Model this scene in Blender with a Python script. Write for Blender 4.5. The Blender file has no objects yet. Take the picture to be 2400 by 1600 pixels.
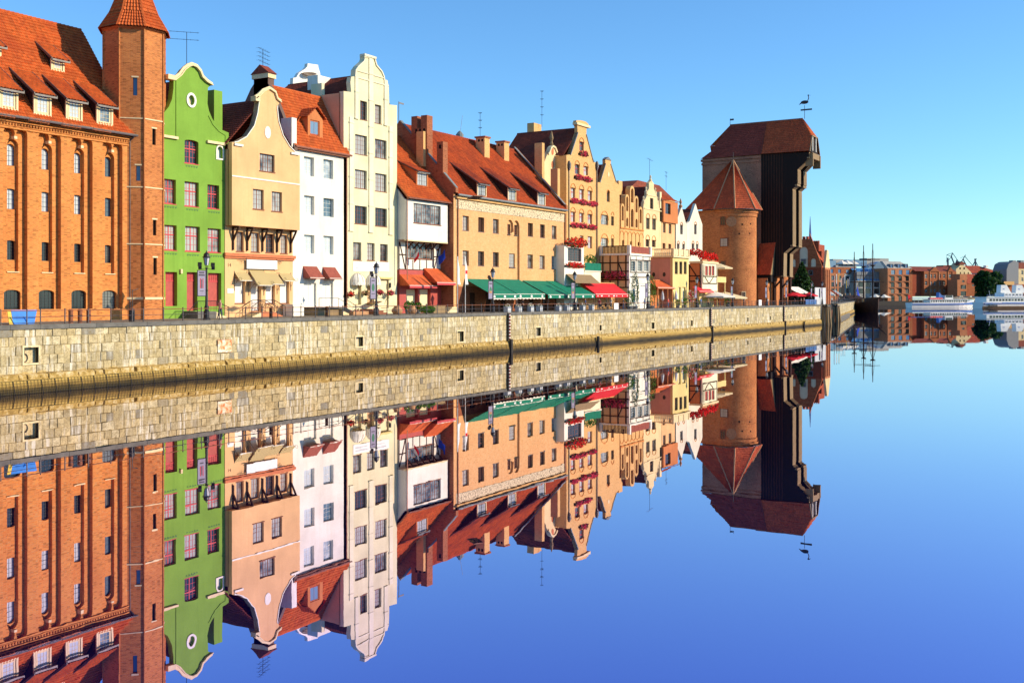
import bpy, math, random
import numpy as np
from mathutils import Vector
from mathutils.geometry import tessellate_polygon

random.seed(7)
R = math.radians
scene = bpy.context.scene
COL = scene.collection

# ------------------------------------------------------------------ camera, sky, sun, exposure
# world frame: X runs along the quay edge, Y inland from the edge, Z up from the water
TH = math.atan(1500 / 2500)
CT, ST = math.cos(TH), math.sin(TH)
FPX, HZ, CZ = 2500.0, 694.0, 7.0
CX, CY = -45.86, -69.56
ZQ = 4.94                                            # promenade level
cam = bpy.data.cameras.new('camera')
cam_o = bpy.data.objects.new('camera', cam); COL.objects.link(cam_o)
cam.sensor_width = 36.0; cam.lens = 36.0 * FPX / 2400
cam.shift_y = -(800 - HZ) / 2400
cam.clip_start = 1.0; cam.clip_end = 30000
cam_o.location = (CX, CY, CZ)
cam_o.rotation_euler = (R(90), 0, -(R(90) - TH))
scene.camera = cam_o

SUN_EL = R(24); SUN_H = Vector((.42, -.908)).normalized()      # horizontal direction towards the sun
world = bpy.data.worlds.new('World'); scene.world = world; world.use_nodes = True
wn = world.node_tree; wn.nodes.clear()
wo = wn.nodes.new('ShaderNodeOutputWorld'); bg = wn.nodes.new('ShaderNodeBackground')
sk = wn.nodes.new('ShaderNodeTexSky'); sk.sky_type = 'NISHITA'; sk.sun_disc = False
sk.sun_elevation = SUN_EL
sk.sun_rotation = math.atan2(SUN_H.x, SUN_H.y)
sk.altitude = 0; sk.air_density = 1.0; sk.dust_density = 0.0; sk.ozone_density = 7.5
bg.inputs['Strength'].default_value = .145
tint = wn.nodes.new('ShaderNodeMix'); tint.data_type = 'RGBA'; tint.blend_type = 'MULTIPLY'; tint.inputs[0].default_value = 1
tint.inputs[7].default_value = (.94, 1.09, 1.06, 1)
wn.links.new(sk.outputs[0], tint.inputs[6]); wn.links.new(tint.outputs[2], bg.inputs[0]); wn.links.new(bg.outputs[0], wo.inputs[0])
sun = bpy.data.lights.new('sun', 'SUN'); sun.energy = 4.2; sun.angle = R(.5); sun.color = (1, .85, .62)
sun_o = bpy.data.objects.new('sun', sun); COL.objects.link(sun_o)
sd = Vector((SUN_H.x * math.cos(SUN_EL), SUN_H.y * math.cos(SUN_EL), math.sin(SUN_EL)))
sun_o.rotation_euler = sd.to_track_quat('Z', 'Y').to_euler()
sun_o.location = (60, -120, 90)
vs = scene.view_settings
vs.view_transform = 'Standard'; vs.look = 'None'; vs.exposure = 0.5; vs.gamma = 1.0; vs.use_curve_mapping = False
scene.cycles.max_bounces = 6; scene.cycles.glossy_bounces = 4; scene.cycles.transparent_max_bounces = 6
scene.cycles.caustics_reflective = False

# ------------------------------------------------------------------ survey helpers: photo measurements to metres
ZM = {'a0': (0, 0, 3.92), 'a1': (0, 400, 3.92), '3': (360, 100, 3.92), '4': (360, 400, 3.92),
      '5': (660, 100, 3.92), '6': (660, 400, 3.92), 'g1': (920, 220, 5.6), 'g2': (920, 480, 5.6),
      'c': (1220, 240, 5.345), 'd': (1300, 480, 5.345), 'k1': (1580, 220, 5.6), 'k2': (1580, 460, 5.6),
      'f': (1900, 540, 4.704), 'e1': (1740, 540, 7.35), 'e2': (1920, 560, 8.7125), 'e3': (2120, 560, 8.4),
      'w1': (0, 680, 4.9), 'w2': (440, 680, 4.9), 'w3': (880, 680, 4.523), 'w4': (1360, 680, 3.92),
      'p': (520, 600, 9.8), 't': (1440, 560, 8.4), 'aw': (1130, 640, 6.72), 'px': (0, 0, 1), 'cr': (800, 600, 15.68)}
def px(zm, x, y=0):
    o = ZM[zm]; return o[0] + x / o[2], o[1] + y / o[2]
def ray(x):
    k = (x - 1200) / FPX; return CT + k * ST, ST - k * CT
def onT(x, y, t):                     # on a plane parallel to the quay edge
    d = ray(x); l = (t - CY) / d[1]; return CX + l * d[0], CZ - (y - HZ) * l / FPX
def onS(x, y, s):                     # on a plane square to the quay edge
    d = ray(x); l = (s - CX) / d[0]; return CY + l * d[1], CZ - (y - HZ) * l / FPX
def onRoof(x, y, te, ze, m):          # on a roof slope rising inland
    d = ray(x); a = (y - HZ) / FPX
    l = (CZ - ze + m * (te - CY)) / (a + m * d[1]); t = CY + l * d[1]
    return CX + l * d[0], t, CZ - a * l

# ------------------------------------------------------------------ objects
WO = {}
def tag(o, label=None, cat=None, group=None, kind=None):
    if label: o['label'] = label
    if cat: o['category'] = cat
    if group: o['group'] = group
    if kind: o['kind'] = kind
    return o
def thing(name, label, cat, loc, rz=0, group=None):
    o = bpy.data.objects.new(name, None); COL.objects.link(o)
    o.empty_display_size = .3; o.location = loc; o.rotation_euler = (0, 0, rz); WO[o] = Vector(loc)
    return tag(o, label, cat, group)
def link(name, me, parent=None, loc=(0, 0, 0), rot=None, scale=None):
    o = bpy.data.objects.new(name, me); COL.objects.link(o)
    if parent is not None: o.parent = parent
    o.location = loc
    if rot: o.rotation_euler = rot
    if scale: o.scale = scale
    return o
def dup(root, loc, rz=None, label=None):
    def rec(o, par):
        c = o.copy(); COL.objects.link(c)
        c.parent = par
        for ch in [q for q in ALL_CH.get(o, [])]: ALL_CH.setdefault(c, []).append(rec(ch, c))
        return c
    c = rec(root, None); c.location = loc; WO[c] = Vector(loc)
    if rz is not None: c.rotation_euler = (0, 0, rz)
    if label: c['label'] = label
    return c
ALL_CH = {}

class MB:
    def __init__(s): s.v = []; s.f = []; s.m = []; s.uv = None
    def add(s, vs, fs, m=0):
        b = len(s.v); s.v += [tuple(p) for p in vs]
        s.f += [[b + i for i in f] for f in fs]; s.m += [m] * len(fs); return s
    def box(s, x0, x1, y0, y1, z0, z1, m=0):
        return s.add([(x0, y0, z0), (x1, y0, z0), (x1, y1, z0), (x0, y1, z0), (x0, y0, z1), (x1, y0, z1), (x1, y1, z1), (x0, y1, z1)],
                     [(0, 3, 2, 1), (4, 5, 6, 7), (0, 1, 5, 4), (1, 2, 6, 5), (2, 3, 7, 6), (3, 0, 4, 7)], m)
    def poly(s, *pts, m=0): return s.add(pts, [range(len(pts))], m)
    def prism(s, pts, d, m=0):        # closed outline of 3-D points swept along d
        n = len(pts); d = Vector(d); q = [Vector(p) for p in pts]
        nm = Vector((0, 0, 0))
        for i in range(n): nm += q[i].cross(q[(i + 1) % n])
        if nm.dot(d) > 0: q.reverse()
        return s.add(q + [p + d for p in q], [list(range(n)), list(range(2 * n - 1, n - 1, -1))] +
                     [((i + 1) % n, i, n + i, n + (i + 1) % n) for i in range(n)], m)
    def tube(s, p0, p1, r0, r1=None, n=6, m=0, caps=True):
        r1 = r0 if r1 is None else r1; p0 = Vector(p0); p1 = Vector(p1); d = (p1 - p0).normalized()
        a = d.orthogonal().normalized(); b = d.cross(a); vs = []
        for p, r in ((p0, r0), (p1, r1)):
            for i in range(n):
                w = 2 * math.pi * i / n; vs.append(p + (a * math.cos(w) + b * math.sin(w)) * r)
        fs = [(i, (i + 1) % n, n + (i + 1) % n, n + i) for i in range(n)]
        if caps: fs += [list(range(n))[::-1], list(range(n, 2 * n))]
        return s.add(vs, fs, m)
    def path(s, pts, r, n=5, m=0):
        for a, b in zip(pts, pts[1:]): s.tube(a, b, r, r, n, m)
        return s
    def bar(s, p0, p1, w, h, m=0, up=(0, 0, 1)):    # square timber
        p0 = Vector(p0); p1 = Vector(p1); d = (p1 - p0).normalized(); u = Vector(up)
        if abs(d.dot(u)) > .95: u = Vector((0, 1, 0))
        a = d.cross(u).normalized() * w / 2; b = a.cross(d).normalized() * h / 2
        vs = [p + x * a + y * b for p in (p0, p1) for x, y in ((-1, -1), (1, -1), (1, 1), (-1, 1))]
        return s.add(vs, [(0, 1, 5, 4), (1, 2, 6, 5), (2, 3, 7, 6), (3, 0, 4, 7), (3, 2, 1, 0), (4, 5, 6, 7)], m)
    def lathe(s, c, prof, n=12, m=0, a0=0):
        c = Vector(c); vs = []
        for r, z in prof:
            for i in range(n):
                w = a0 + 2 * math.pi * i / n; vs.append(c + Vector((r * math.cos(w), r * math.sin(w), z)))
        fs = []
        for j in range(len(prof) - 1):
            for i in range(n):
                k = (i + 1) % n; fs.append((j * n + i, j * n + k, (j + 1) * n + k, (j + 1) * n + i))
        if prof[0][0] > 1e-3: fs.append(list(range(n))[::-1])
        if prof[-1][0] > 1e-3: fs.append(list(range((len(prof) - 1) * n, len(prof) * n)))
        return s.add(vs, fs, m)
    def ball(s, c, rx, ry, rz, n=10, k=6, m=0):
        c = Vector(c); vs = []; fs = []
        for j in range(k + 1):
            b = math.pi * j / k - math.pi / 2
            for i in range(n):
                w = 2 * math.pi * i / n
                vs.append(c + Vector((rx * math.cos(b) * math.cos(w), ry * math.cos(b) * math.sin(w), rz * math.sin(b))))
        for j in range(k):
            for i in range(n):
                q = (i + 1) % n; fs.append((j * n + i, j * n + q, (j + 1) * n + q, (j + 1) * n + i))
        return s.add(vs, fs, m)
    def band(s, pts, w, y0, y1, m=0, closed=False):  # strip of width w following a line of (x, z) points
        n = len(pts); off = []
        for i in range(n):
            a = Vector(pts[i - 1]) if (i or closed) else Vector(pts[0]); b = Vector(pts[(i + 1) % n]) if (i < n - 1 or closed) else Vector(pts[-1])
            d = (b - a).normalized(); off.append((pts[i][0] - d.y * w, pts[i][1] + d.x * w))
        for i in range(n if closed else n - 1):
            j = (i + 1) % n
            q = [pts[i], pts[j], off[j], off[i]]
            s.prism([(p[0], y0, p[1]) for p in q], (0, y1 - y0, 0), m)
        return s
    def mesh(s, name, mats, off=(0, 0, 0), smooth=False):
        me = bpy.data.meshes.new(name)
        v = np.array(s.v, dtype=np.float64) - np.array(off) if s.v else np.zeros((0, 3))
        me.from_pydata([tuple(p) for p in v], [], s.f)
        for mt in mats: me.materials.append(mt)
        if len(mats) > 1: me.polygons.foreach_set('material_index', s.m)
        autouv(me, s.uv, np.array(off))
        if smooth: me.polygons.foreach_set('use_smooth', [True] * len(me.polygons))
        return me
    def build(s, name, mats, parent=None, local=False, smooth=False, origin=None, kind=None):
        if not isinstance(mats, (list, tuple)): mats = [mats]
        if parent is not None: off = (0, 0, 0) if local else WO[parent]
        else: off = origin or (0, 0, 0)
        o = link(name, s.mesh(name, mats, off, smooth), parent, (0, 0, 0) if parent is not None else off)
        WO[o] = Vector(off) if parent is None else WO[parent]
        if parent is not None: ALL_CH.setdefault(parent, []).append(o)
        if kind: o['kind'] = kind
        return o

def autouv(me, uv, off):
    n = len(me.loops)
    if n == 0: return
    lay = me.uv_layers.new(name='UVMap')
    if uv is not None:
        lay.data.foreach_set('uv', np.array(uv, dtype=np.float32).ravel()); return
    lv = np.empty(n, dtype=np.int32); me.loops.foreach_get('vertex_index', lv)
    co = np.empty(len(me.vertices) * 3); me.vertices.foreach_get('co', co); co = co.reshape(-1, 3) + off
    nf = len(me.polygons)
    nm = np.empty(nf * 3); me.polygons.foreach_get('normal', nm); nm = nm.reshape(-1, 3)
    tot = np.empty(nf, dtype=np.int32); me.polygons.foreach_get('loop_total', tot)
    h = np.stack([-nm[:, 1], nm[:, 0], np.zeros(nf)], 1); ln = np.linalg.norm(h, axis=1)
    flat = ln < 1e-3; h[flat] = (1, 0, 0); ln[flat] = 1; h /= ln[:, None]
    vv = np.cross(nm, h); fi = np.repeat(np.arange(nf), tot); p = co[lv]
    out = np.stack([(p * h[fi]).sum(1), (p * vv[fi]).sum(1)], 1)
    lay.data.foreach_set('uv', out.astype(np.float32).ravel())

# ------------------------------------------------------------------ materials (all procedural)
class NT:
    def __init__(s, name):
        s.mat = bpy.data.materials.new(name); s.mat.use_nodes = True
        s.t = s.mat.node_tree; s.t.nodes.clear()
        s.out = s.n('OutputMaterial'); s.b = s.n('BsdfPrincipled'); s.l(s.b.outputs[0], s.out.inputs[0])
    def n(s, t, **kw):
        x = s.t.nodes.new('ShaderNode' + t)
        for k, v in kw.items(): setattr(x, k, v)
        return x
    def l(s, a, b): s.t.links.new(a, b)
    def noise(s, co, scale, detail=3, rough=.55, sc=None):
        if sc:
            mp = s.n('Mapping'); mp.inputs['Scale'].default_value = sc; s.l(co, mp.inputs[0]); co = mp.outputs[0]
        x = s.n('TexNoise'); x.inputs['Scale'].default_value = scale; x.inputs['Detail'].default_value = detail
        x.inputs['Roughness'].default_value = rough; s.l(co, x.inputs['Vector']); return x.outputs['Fac']
    def ramp(s, f, *st):
        x = s.n('ValToRGB'); e = x.color_ramp.elements
        for i, (p, c) in enumerate(st):
            q = e[i] if i < 2 else e.new(p)
            q.position = p; q.color = (*c, 1) if len(c) == 3 else c
        s.l(f, x.inputs[0]); return x.outputs[0]
    def mix(s, f, a, b, mode='MIX'):
        x = s.n('Mix', data_type='RGBA', blend_type=mode)
        for v, k in ((f, 0), (a, 6), (b, 7)):
            if hasattr(v, 'is_linked'): s.l(v, x.inputs[k])
            elif k == 0: x.inputs[0].default_value = v
            else: x.inputs[k].default_value = (*v, 1)
        return x.outputs[2]
    def math(s, op, a, b=None, c=None):
        x = s.n('Math', operation=op)
        for i, v in enumerate((a, b, c)):
            if v is None: continue
            if hasattr(v, 'is_linked'): s.l(v, x.inputs[i])
            else: x.inputs[i].default_value = v
        return x.outputs[0]
    def bump(s, h, st=.3, dist=.02):
        x = s.n('Bump'); x.inputs['Strength'].default_value = st; x.inputs['Distance'].default_value = dist
        s.l(h, x.inputs['Height']); s.l(x.outputs[0], s.b.inputs['Normal'])
    def fin(s, col, rough=.8, spec=.25, metal=0):
        if hasattr(col, 'is_linked'): s.l(col, s.b.inputs['Base Color'])
        else: s.b.inputs['Base Color'].default_value = (*col, 1)
        s.b.inputs['Roughness'].default_value = rough; s.b.inputs['Specular IOR Level'].default_value = spec
        s.b.inputs['Metallic'].default_value = metal
        return s.mat
    def geo(s): return s.n('NewGeometry').outputs['Position']
    def uvc(s): return s.n('TexCoord').outputs['UV']
    def obj(s): return s.n('TexCoord').outputs['Object']
def sc3(c, f): return tuple(min(1, x * f) for x in c)

def plain(name, c, rough=.7, spec=.3, metal=0, var=.12, scale=3.0):
    t = NT(name); f = t.noise(t.geo(), scale)
    return t.fin(t.ramp(f, (.3, sc3(c, 1 - var)), (.7, sc3(c, 1 + var))), rough, spec, metal)
def plaster(name, c, dirt=(.25, .2, .14), amt=.35):
    t = NT(name); g = t.geo()
    big = t.noise(g, .35, 4); fine = t.noise(g, 6, 4); streak = t.noise(g, 1.0, 4, .6, (2.2, 2.2, .16))
    col = t.ramp(big, (.28, sc3(c, .82)), (.72, sc3(c, 1.08)))
    col = t.mix(t.math('MULTIPLY', t.ramp(streak, (.52, (0, 0, 0)), (.8, (1, 1, 1))), amt), col, dirt)
    col = t.mix(t.math('MULTIPLY', t.ramp(fine, (.35, (1, 1, 1)), (.6, (0, 0, 0))), .14), col, dirt)
    t.bump(t.noise(g, 14, 4), .25, .02)
    return t.fin(col, .9, .15)
def brick(name, c1, c2, mortar, bw=.29, rh=.095, grime=(.1, .05, .03), gamt=.4, msize=.012, pale=None, spot=.62):
    t = NT(name); uv = t.uvc(); g = t.geo()
    b = t.n('TexBrick'); t.l(uv, b.inputs['Vector']); b.offset = .5
    b.inputs['Color1'].default_value = (*c1, 1); b.inputs['Color2'].default_value = (*c2, 1); b.inputs['Mortar'].default_value = (*mortar, 1)
    for k, v in (('Scale', 1), ('Mortar Size', msize), ('Mortar Smooth', .1), ('Bias', 0), ('Brick Width', bw), ('Row Height', rh)): b.inputs[k].default_value = v
    col = b.outputs['Color']
    big = t.noise(g, .3, 5, .6); mid = t.noise(g, 2.2, 3)
    col = t.mix(t.math('MULTIPLY', t.ramp(big, (.45, (0, 0, 0)), (.75, (1, 1, 1))), gamt), col, grime)
    if pale: col = t.mix(t.math('MULTIPLY', t.ramp(mid, (.5, (0, 0, 0)), (.75, (1, 1, 1))), .5), col, pale)
    # single darker and lighter bricks
    sp = t.n('TexWhiteNoise', noise_dimensions='2D')
    m1 = t.n('Vector_Math' if False else 'VectorMath', operation='DIVIDE'); m1.inputs[1].default_value = (bw, rh, 1); t.l(uv, m1.inputs[0])
    m2 = t.n('VectorMath', operation='FLOOR'); t.l(m1.outputs[0], m2.inputs[0]); t.l(m2.outputs[0], sp.inputs['Vector'])
    v = t.ramp(sp.outputs['Value'], (.0, (spot, spot, spot)), (.25, (1, 1, 1)))
    col = t.mix(1.0, col, v, 'MULTIPLY')
    t.bump(t.math('SUBTRACT', 1.0, b.outputs['Fac']), .5, .015)
    return t.fin(col, .9, .15)
def tiles(name, c, dark, tw=.24, rh=.36, moss=None):
    t = NT(name); uv = t.uvc(); g = t.geo()
    m1 = t.n('VectorMath', operation='DIVIDE'); m1.inputs[1].default_value = (tw, rh, 1); t.l(uv, m1.inputs[0])
    m2 = t.n('VectorMath', operation='FLOOR'); t.l(m1.outputs[0], m2.inputs[0])
    w = t.n('TexWhiteNoise', noise_dimensions='2D'); t.l(m2.outputs[0], w.inputs['Vector'])
    col = t.ramp(w.outputs['Value'], (0, sc3(c, .72)), (1, sc3(c, 1.15)))
    big = t.noise(g, .35, 5, .65)
    col = t.mix(t.math('MULTIPLY', t.ramp(big, (.42, (0, 0, 0)), (.72, (1, 1, 1))), .75), col, dark)
    st = t.noise(uv, 1.0, 3, .6, (2.5, .25, 1))
    col = t.mix(t.math('MULTIPLY', t.ramp(st, (.5, (0, 0, 0)), (.75, (1, 1, 1))), .5), col, dark)
    if moss: col = t.mix(t.math('MULTIPLY', t.ramp(t.noise(g, 1.4, 5, .7), (.58, (0, 0, 0)), (.7, (1, 1, 1))), .6), col, moss)
    return t.fin(col, .75, .25)
def wood(name, c, d, sc=(8, 8, .5)):
    t = NT(name); g = t.geo(); f = t.noise(g, 1.2, 5, .6, sc)
    t.bump(f, .3, .02)
    return t.fin(t.ramp(f, (.3, d), (.7, c)), .8, .2)
def glass(name, dark, pale, split=.5):
    t = NT(name); oi = t.n('ObjectInfo'); g = t.geo()
    f = t.noise(g, .8, 2); v = t.math('ADD', t.math('MULTIPLY', oi.outputs['Random'], .75), t.math('MULTIPLY', f, .35))
    cur = t.noise(g, 1.0, 2, .5, (14, 14, .3))
    pc = t.mix(cur, sc3(pale, .7), pale)
    x = t.ramp(v, (split - .06, (0, 0, 0)), (split + .06, (1, 1, 1)))
    m = t.fin(t.mix(x, dark, pc), .06, .6)
    t.bump(t.noise(g, 1.5, 1), .02, .05); return m
def leaf(name, c, var=.5):
    t = NT(name); f = t.noise(t.geo(), 5, 2); gi = t.n('NewGeometry')
    col = t.ramp(t.math('ADD', t.math('MULTIPLY', gi.outputs['Random Per Island'], .6), t.math('MULTIPLY', f, .4)), (.2, sc3(c, 1 - var)), (.8, sc3(c, 1 + var)))
    t.fin(col, .6, .3)
    tr = t.n('BsdfTranslucent'); t.l(col, tr.inputs[0]); mx = t.n('MixShader'); mx.inputs[0].default_value = .4
    t.l(t.b.outputs[0], mx.inputs[1]); t.l(tr.outputs[0], mx.inputs[2]); t.l(mx.outputs[0], t.out.inputs[0])
    return t.mat

M = {}
M['brick_orange'] = brick('brick_orange', (.74, .27, .058), (.62, .19, .042), (.60, .34, .14), grime=(.46, .13, .034), gamt=.45)
M['brick_turret'] = brick('brick_turret', (.68, .225, .055), (.50, .14, .036), (.54, .30, .14), grime=(.33, .09, .03), gamt=.5)
M['brick_yellow'] = brick('brick_yellow', (.80, .425, .18), (.73, .36, .14), (.76, .46, .23), grime=(.62, .28, .10), gamt=.4, pale=(.80, .52, .27), spot=.84)
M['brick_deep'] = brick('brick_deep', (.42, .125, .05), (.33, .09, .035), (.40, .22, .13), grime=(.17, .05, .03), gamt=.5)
M['brick_gold'] = brick('brick_gold', (.78, .455, .175), (.71, .39, .14), (.75, .48, .23), grime=(.62, .32, .11), gamt=.4, spot=.82)
M['brick_old'] = brick('brick_old', (.64, .225, .07), (.50, .15, .045), (.52, .27, .13), grime=(.27, .085, .04), gamt=.75, pale=(.70, .31, .11))
M['brick_purple'] = brick('brick_purple', (.54, .21, .12), (.40, .15, .09), (.48, .26, .16), grime=(.22, .09, .06), gamt=.6)
M['brick_red'] = brick('brick_red', (.40, .075, .03), (.30, .05, .022), (.34, .12, .07), grime=(.2, .04, .02), gamt=.5)
M['brick_far'] = brick('brick_far', (.46, .15, .06), (.36, .1, .04), (.4, .2, .1), .6, .2, grime=(.2, .06, .03), gamt=.5)
M['brick_modern'] = brick('brick_modern', (.56, .22, .1), (.5, .18, .08), (.5, .26, .15), .6, .2, grime=(.36, .13, .06), gamt=.3)
M['tile_orange'] = tiles('tile_orange', (.60, .13, .025), (.40, .06, .016))
M['tile_red'] = tiles('tile_red', (.52, .09, .02), (.24, .04, .018), moss=None)
M['tile_old'] = tiles('tile_old', (.40, .065, .02), (.13, .03, .02))
M['tile_dark'] = tiles('tile_dark', (.26, .055, .028), (.12, .03, .022))
M['tile_crane'] = tiles('tile_crane', (.56, .10, .03), (.33, .055, .022), .34, .5)
M['tile_crane_old'] = tiles('tile_crane_old', (.34, .06, .035), (.2, .035, .025), .34, .5)
M['white_aged'] = plaster('aged_white', (.78, .72, .58), (.5, .42, .3), .4)
M['green'] = plaster('green_plaster', (.215, .385, .055), (.13, .26, .035), .5)
M['peach'] = plaster('peach_plaster', (.80, .485, .235), (.62, .34, .14), .4)
M['white'] = plaster('white_plaster', (.86, .82, .72), (.62, .52, .38), .35)
M['cream'] = plaster('cream_plaster', (.80, .73, .47), (.60, .50, .26), .4)
M['cream_trim'] = plaster('cream_trim', (.84, .78, .56), (.6, .5, .3), .25)
M['pale_gable'] = plaster('pale_gable', (.80, .62, .34), (.5, .36, .16), .35)
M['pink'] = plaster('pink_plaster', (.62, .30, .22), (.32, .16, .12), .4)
M['cream_shaded'] = plaster('cream_shaded_plaster', (.66, .42, .24), (.42, .26, .14), .3)  # cream made darker and warmer, shade of the unlit side painted in
M['frieze'] = None
M['orange_plaster'] = plaster('orange_plaster', (.62, .22, .08), (.36, .11, .04), .4)
M['yellow'] = plaster('yellow_plaster', (.80, .62, .26), (.55, .4, .16), .25)
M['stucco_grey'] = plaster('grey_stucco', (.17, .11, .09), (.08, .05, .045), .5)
M['trim_white'] = plain('trim_white', (.82, .78, .68), .7, .25, var=.06)
M['trim_red'] = plain('trim_red', (.52, .045, .05), .5, .4, var=.1)
M['trim_brown'] = plain('trim_brown', (.25, .085, .04), .6, .3)
M['trim_cream'] = plain('trim_cream', (.78, .62, .36), .75, .2, var=.1)
M['trim_orange'] = plain('trim_orange', (.56, .17, .07), .7, .25)
M['dark'] = plain('dark_void', (.012, .010, .010), .9, .1)
M['iron'] = plain('black_iron', (.022, .020, .022), .45, .5, .3, var=.3, scale=6)
M['rail'] = plain('railing_paint', (.055, .045, .045), .45, .5, .2, var=.3, scale=5)
M['gutter'] = plain('zinc_gutter', (.11, .10, .09), .5, .5, .5, var=.25)
M['copper'] = plain('copper_pipe', (.26, .09, .045), .5, .5, .3, var=.2)
M['lead'] = plain('lead_flashing', (.20, .22, .21), .6, .4, .2, var=.2)
M['timber'] = wood('dark_timber', (.075, .032, .018), (.028, .012, .008))
M['timber_tar_shade'] = wood('tarred_shaded_boards', (.022, .014, .011), (.008, .006, .005), (14, 14, .25))  # tarred boards taken nearly black, the crane side's shade is in the colour
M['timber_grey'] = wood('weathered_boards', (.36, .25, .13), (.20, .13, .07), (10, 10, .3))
M['timber_pile'] = wood('wet_pile', (.07, .06, .05), (.02, .018, .016))
M['glass'] = glass('window_glass', (.02, .03, .035), (.50, .50, .46), .5)
M['glass_dark'] = glass('dark_glass', (.014, .02, .024), (.18, .19, .18), .75)
M['glass_pale'] = glass('pale_glass', (.10, .16, .2), (.62, .68, .70), .3)
M['glass_blue'] = glass('sky_glass', (.05, .16, .36), (.20, .32, .45), .7)
M['blind'] = plain('roller_blind', (.80, .77, .70), .6, .3, var=.05)
M['blind_cream'] = plain('cream_blind', (.80, .70, .42), .6, .3, var=.05)
M['shutter_red'] = plain('red_shutter', (.42, .07, .055), .55, .35, var=.12)
M['awning_green'] = plain('green_canvas', (.006, .17, .10), .75, .2, var=.15, scale=1.5)
M['awning_red'] = plain('red_canvas', (.60, .022, .03), .75, .2, var=.12, scale=1.5)
M['awning_brown'] = plain('brown_canvas', (.29, .075, .05), .8, .2, var=.15)
M['awning_orange'] = tiles('awning_tiles', (.60, .115, .03), (.40, .06, .02), .18, .5)
M['canvas_white'] = plain('white_canvas', (.80, .74, .62), .8, .2, var=.08)
M['leaf'] = leaf('leaf_green', (.05, .12, .016)); M['leaf_bright'] = leaf('leaf_bright', (.10, .24, .02))
M['leaf_dark'] = leaf('leaf_dark', (.02, .06, .016)); M['flower_red'] = leaf('flower_red', (.85, .03, .02), .15)
M['flower_pink'] = leaf('flower_pink', (.85, .09, .16), .2); M['bark'] = wood('bark', (.12, .08, .05), (.05, .03, .02))
M['terracotta'] = plain('terracotta', (.45, .24, .12), .85, .2, var=.2)
M['slate'] = plain('slate_grey', (.16, .17, .18), .6, .4, var=.15)
M['concrete'] = plaster('concrete', (.42, .40, .36), (.2, .19, .17), .3)
M['blue_panel'] = plain('blue_panel', (.03, .20, .62), .5, .4, var=.25, scale=1.2)
M['yellow_panel'] = plain('yellow_panel', (.75, .5, .06), .5, .4)
M['banner'] = plain('banner_grey', (.27, .24, .33), .6, .3, var=.08)
M['print'] = plain('print_dark', (.05, .045, .06), .6, .3); M['print_red'] = plain('print_red', (.45, .03, .04), .6, .3)
M['print_grey'] = plain('print_grey', (.55, .56, .58), .7, .2); M['print_green'] = plain('print_green', (.05, .16, .09), .6, .3)
M['flag_white'] = plain('flag_white', (.82, .8, .78), .8, .2, var=.04); M['flag_red'] = plain('flag_red', (.65, .02, .03), .8, .2)
M['flag_blue'] = plain('flag_blue', (.015, .05, .40), .8, .2); M['lamp_glass'] = plain('lamp_glass', (.62, .62, .64), .2, .5, var=.05)
M['ship_white'] = plain('ship_white', (.72, .71, .68), .35, .5, var=.05, scale=.3); M['ship_blue'] = plain('ship_blue', (.03, .12, .40), .4, .5)
M['ship_tan'] = plain('ship_tan', (.36, .2, .09), .6, .3)
M['crane_far'] = plain('crane_far', (.11, .14, .17), .6, .3)

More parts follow.
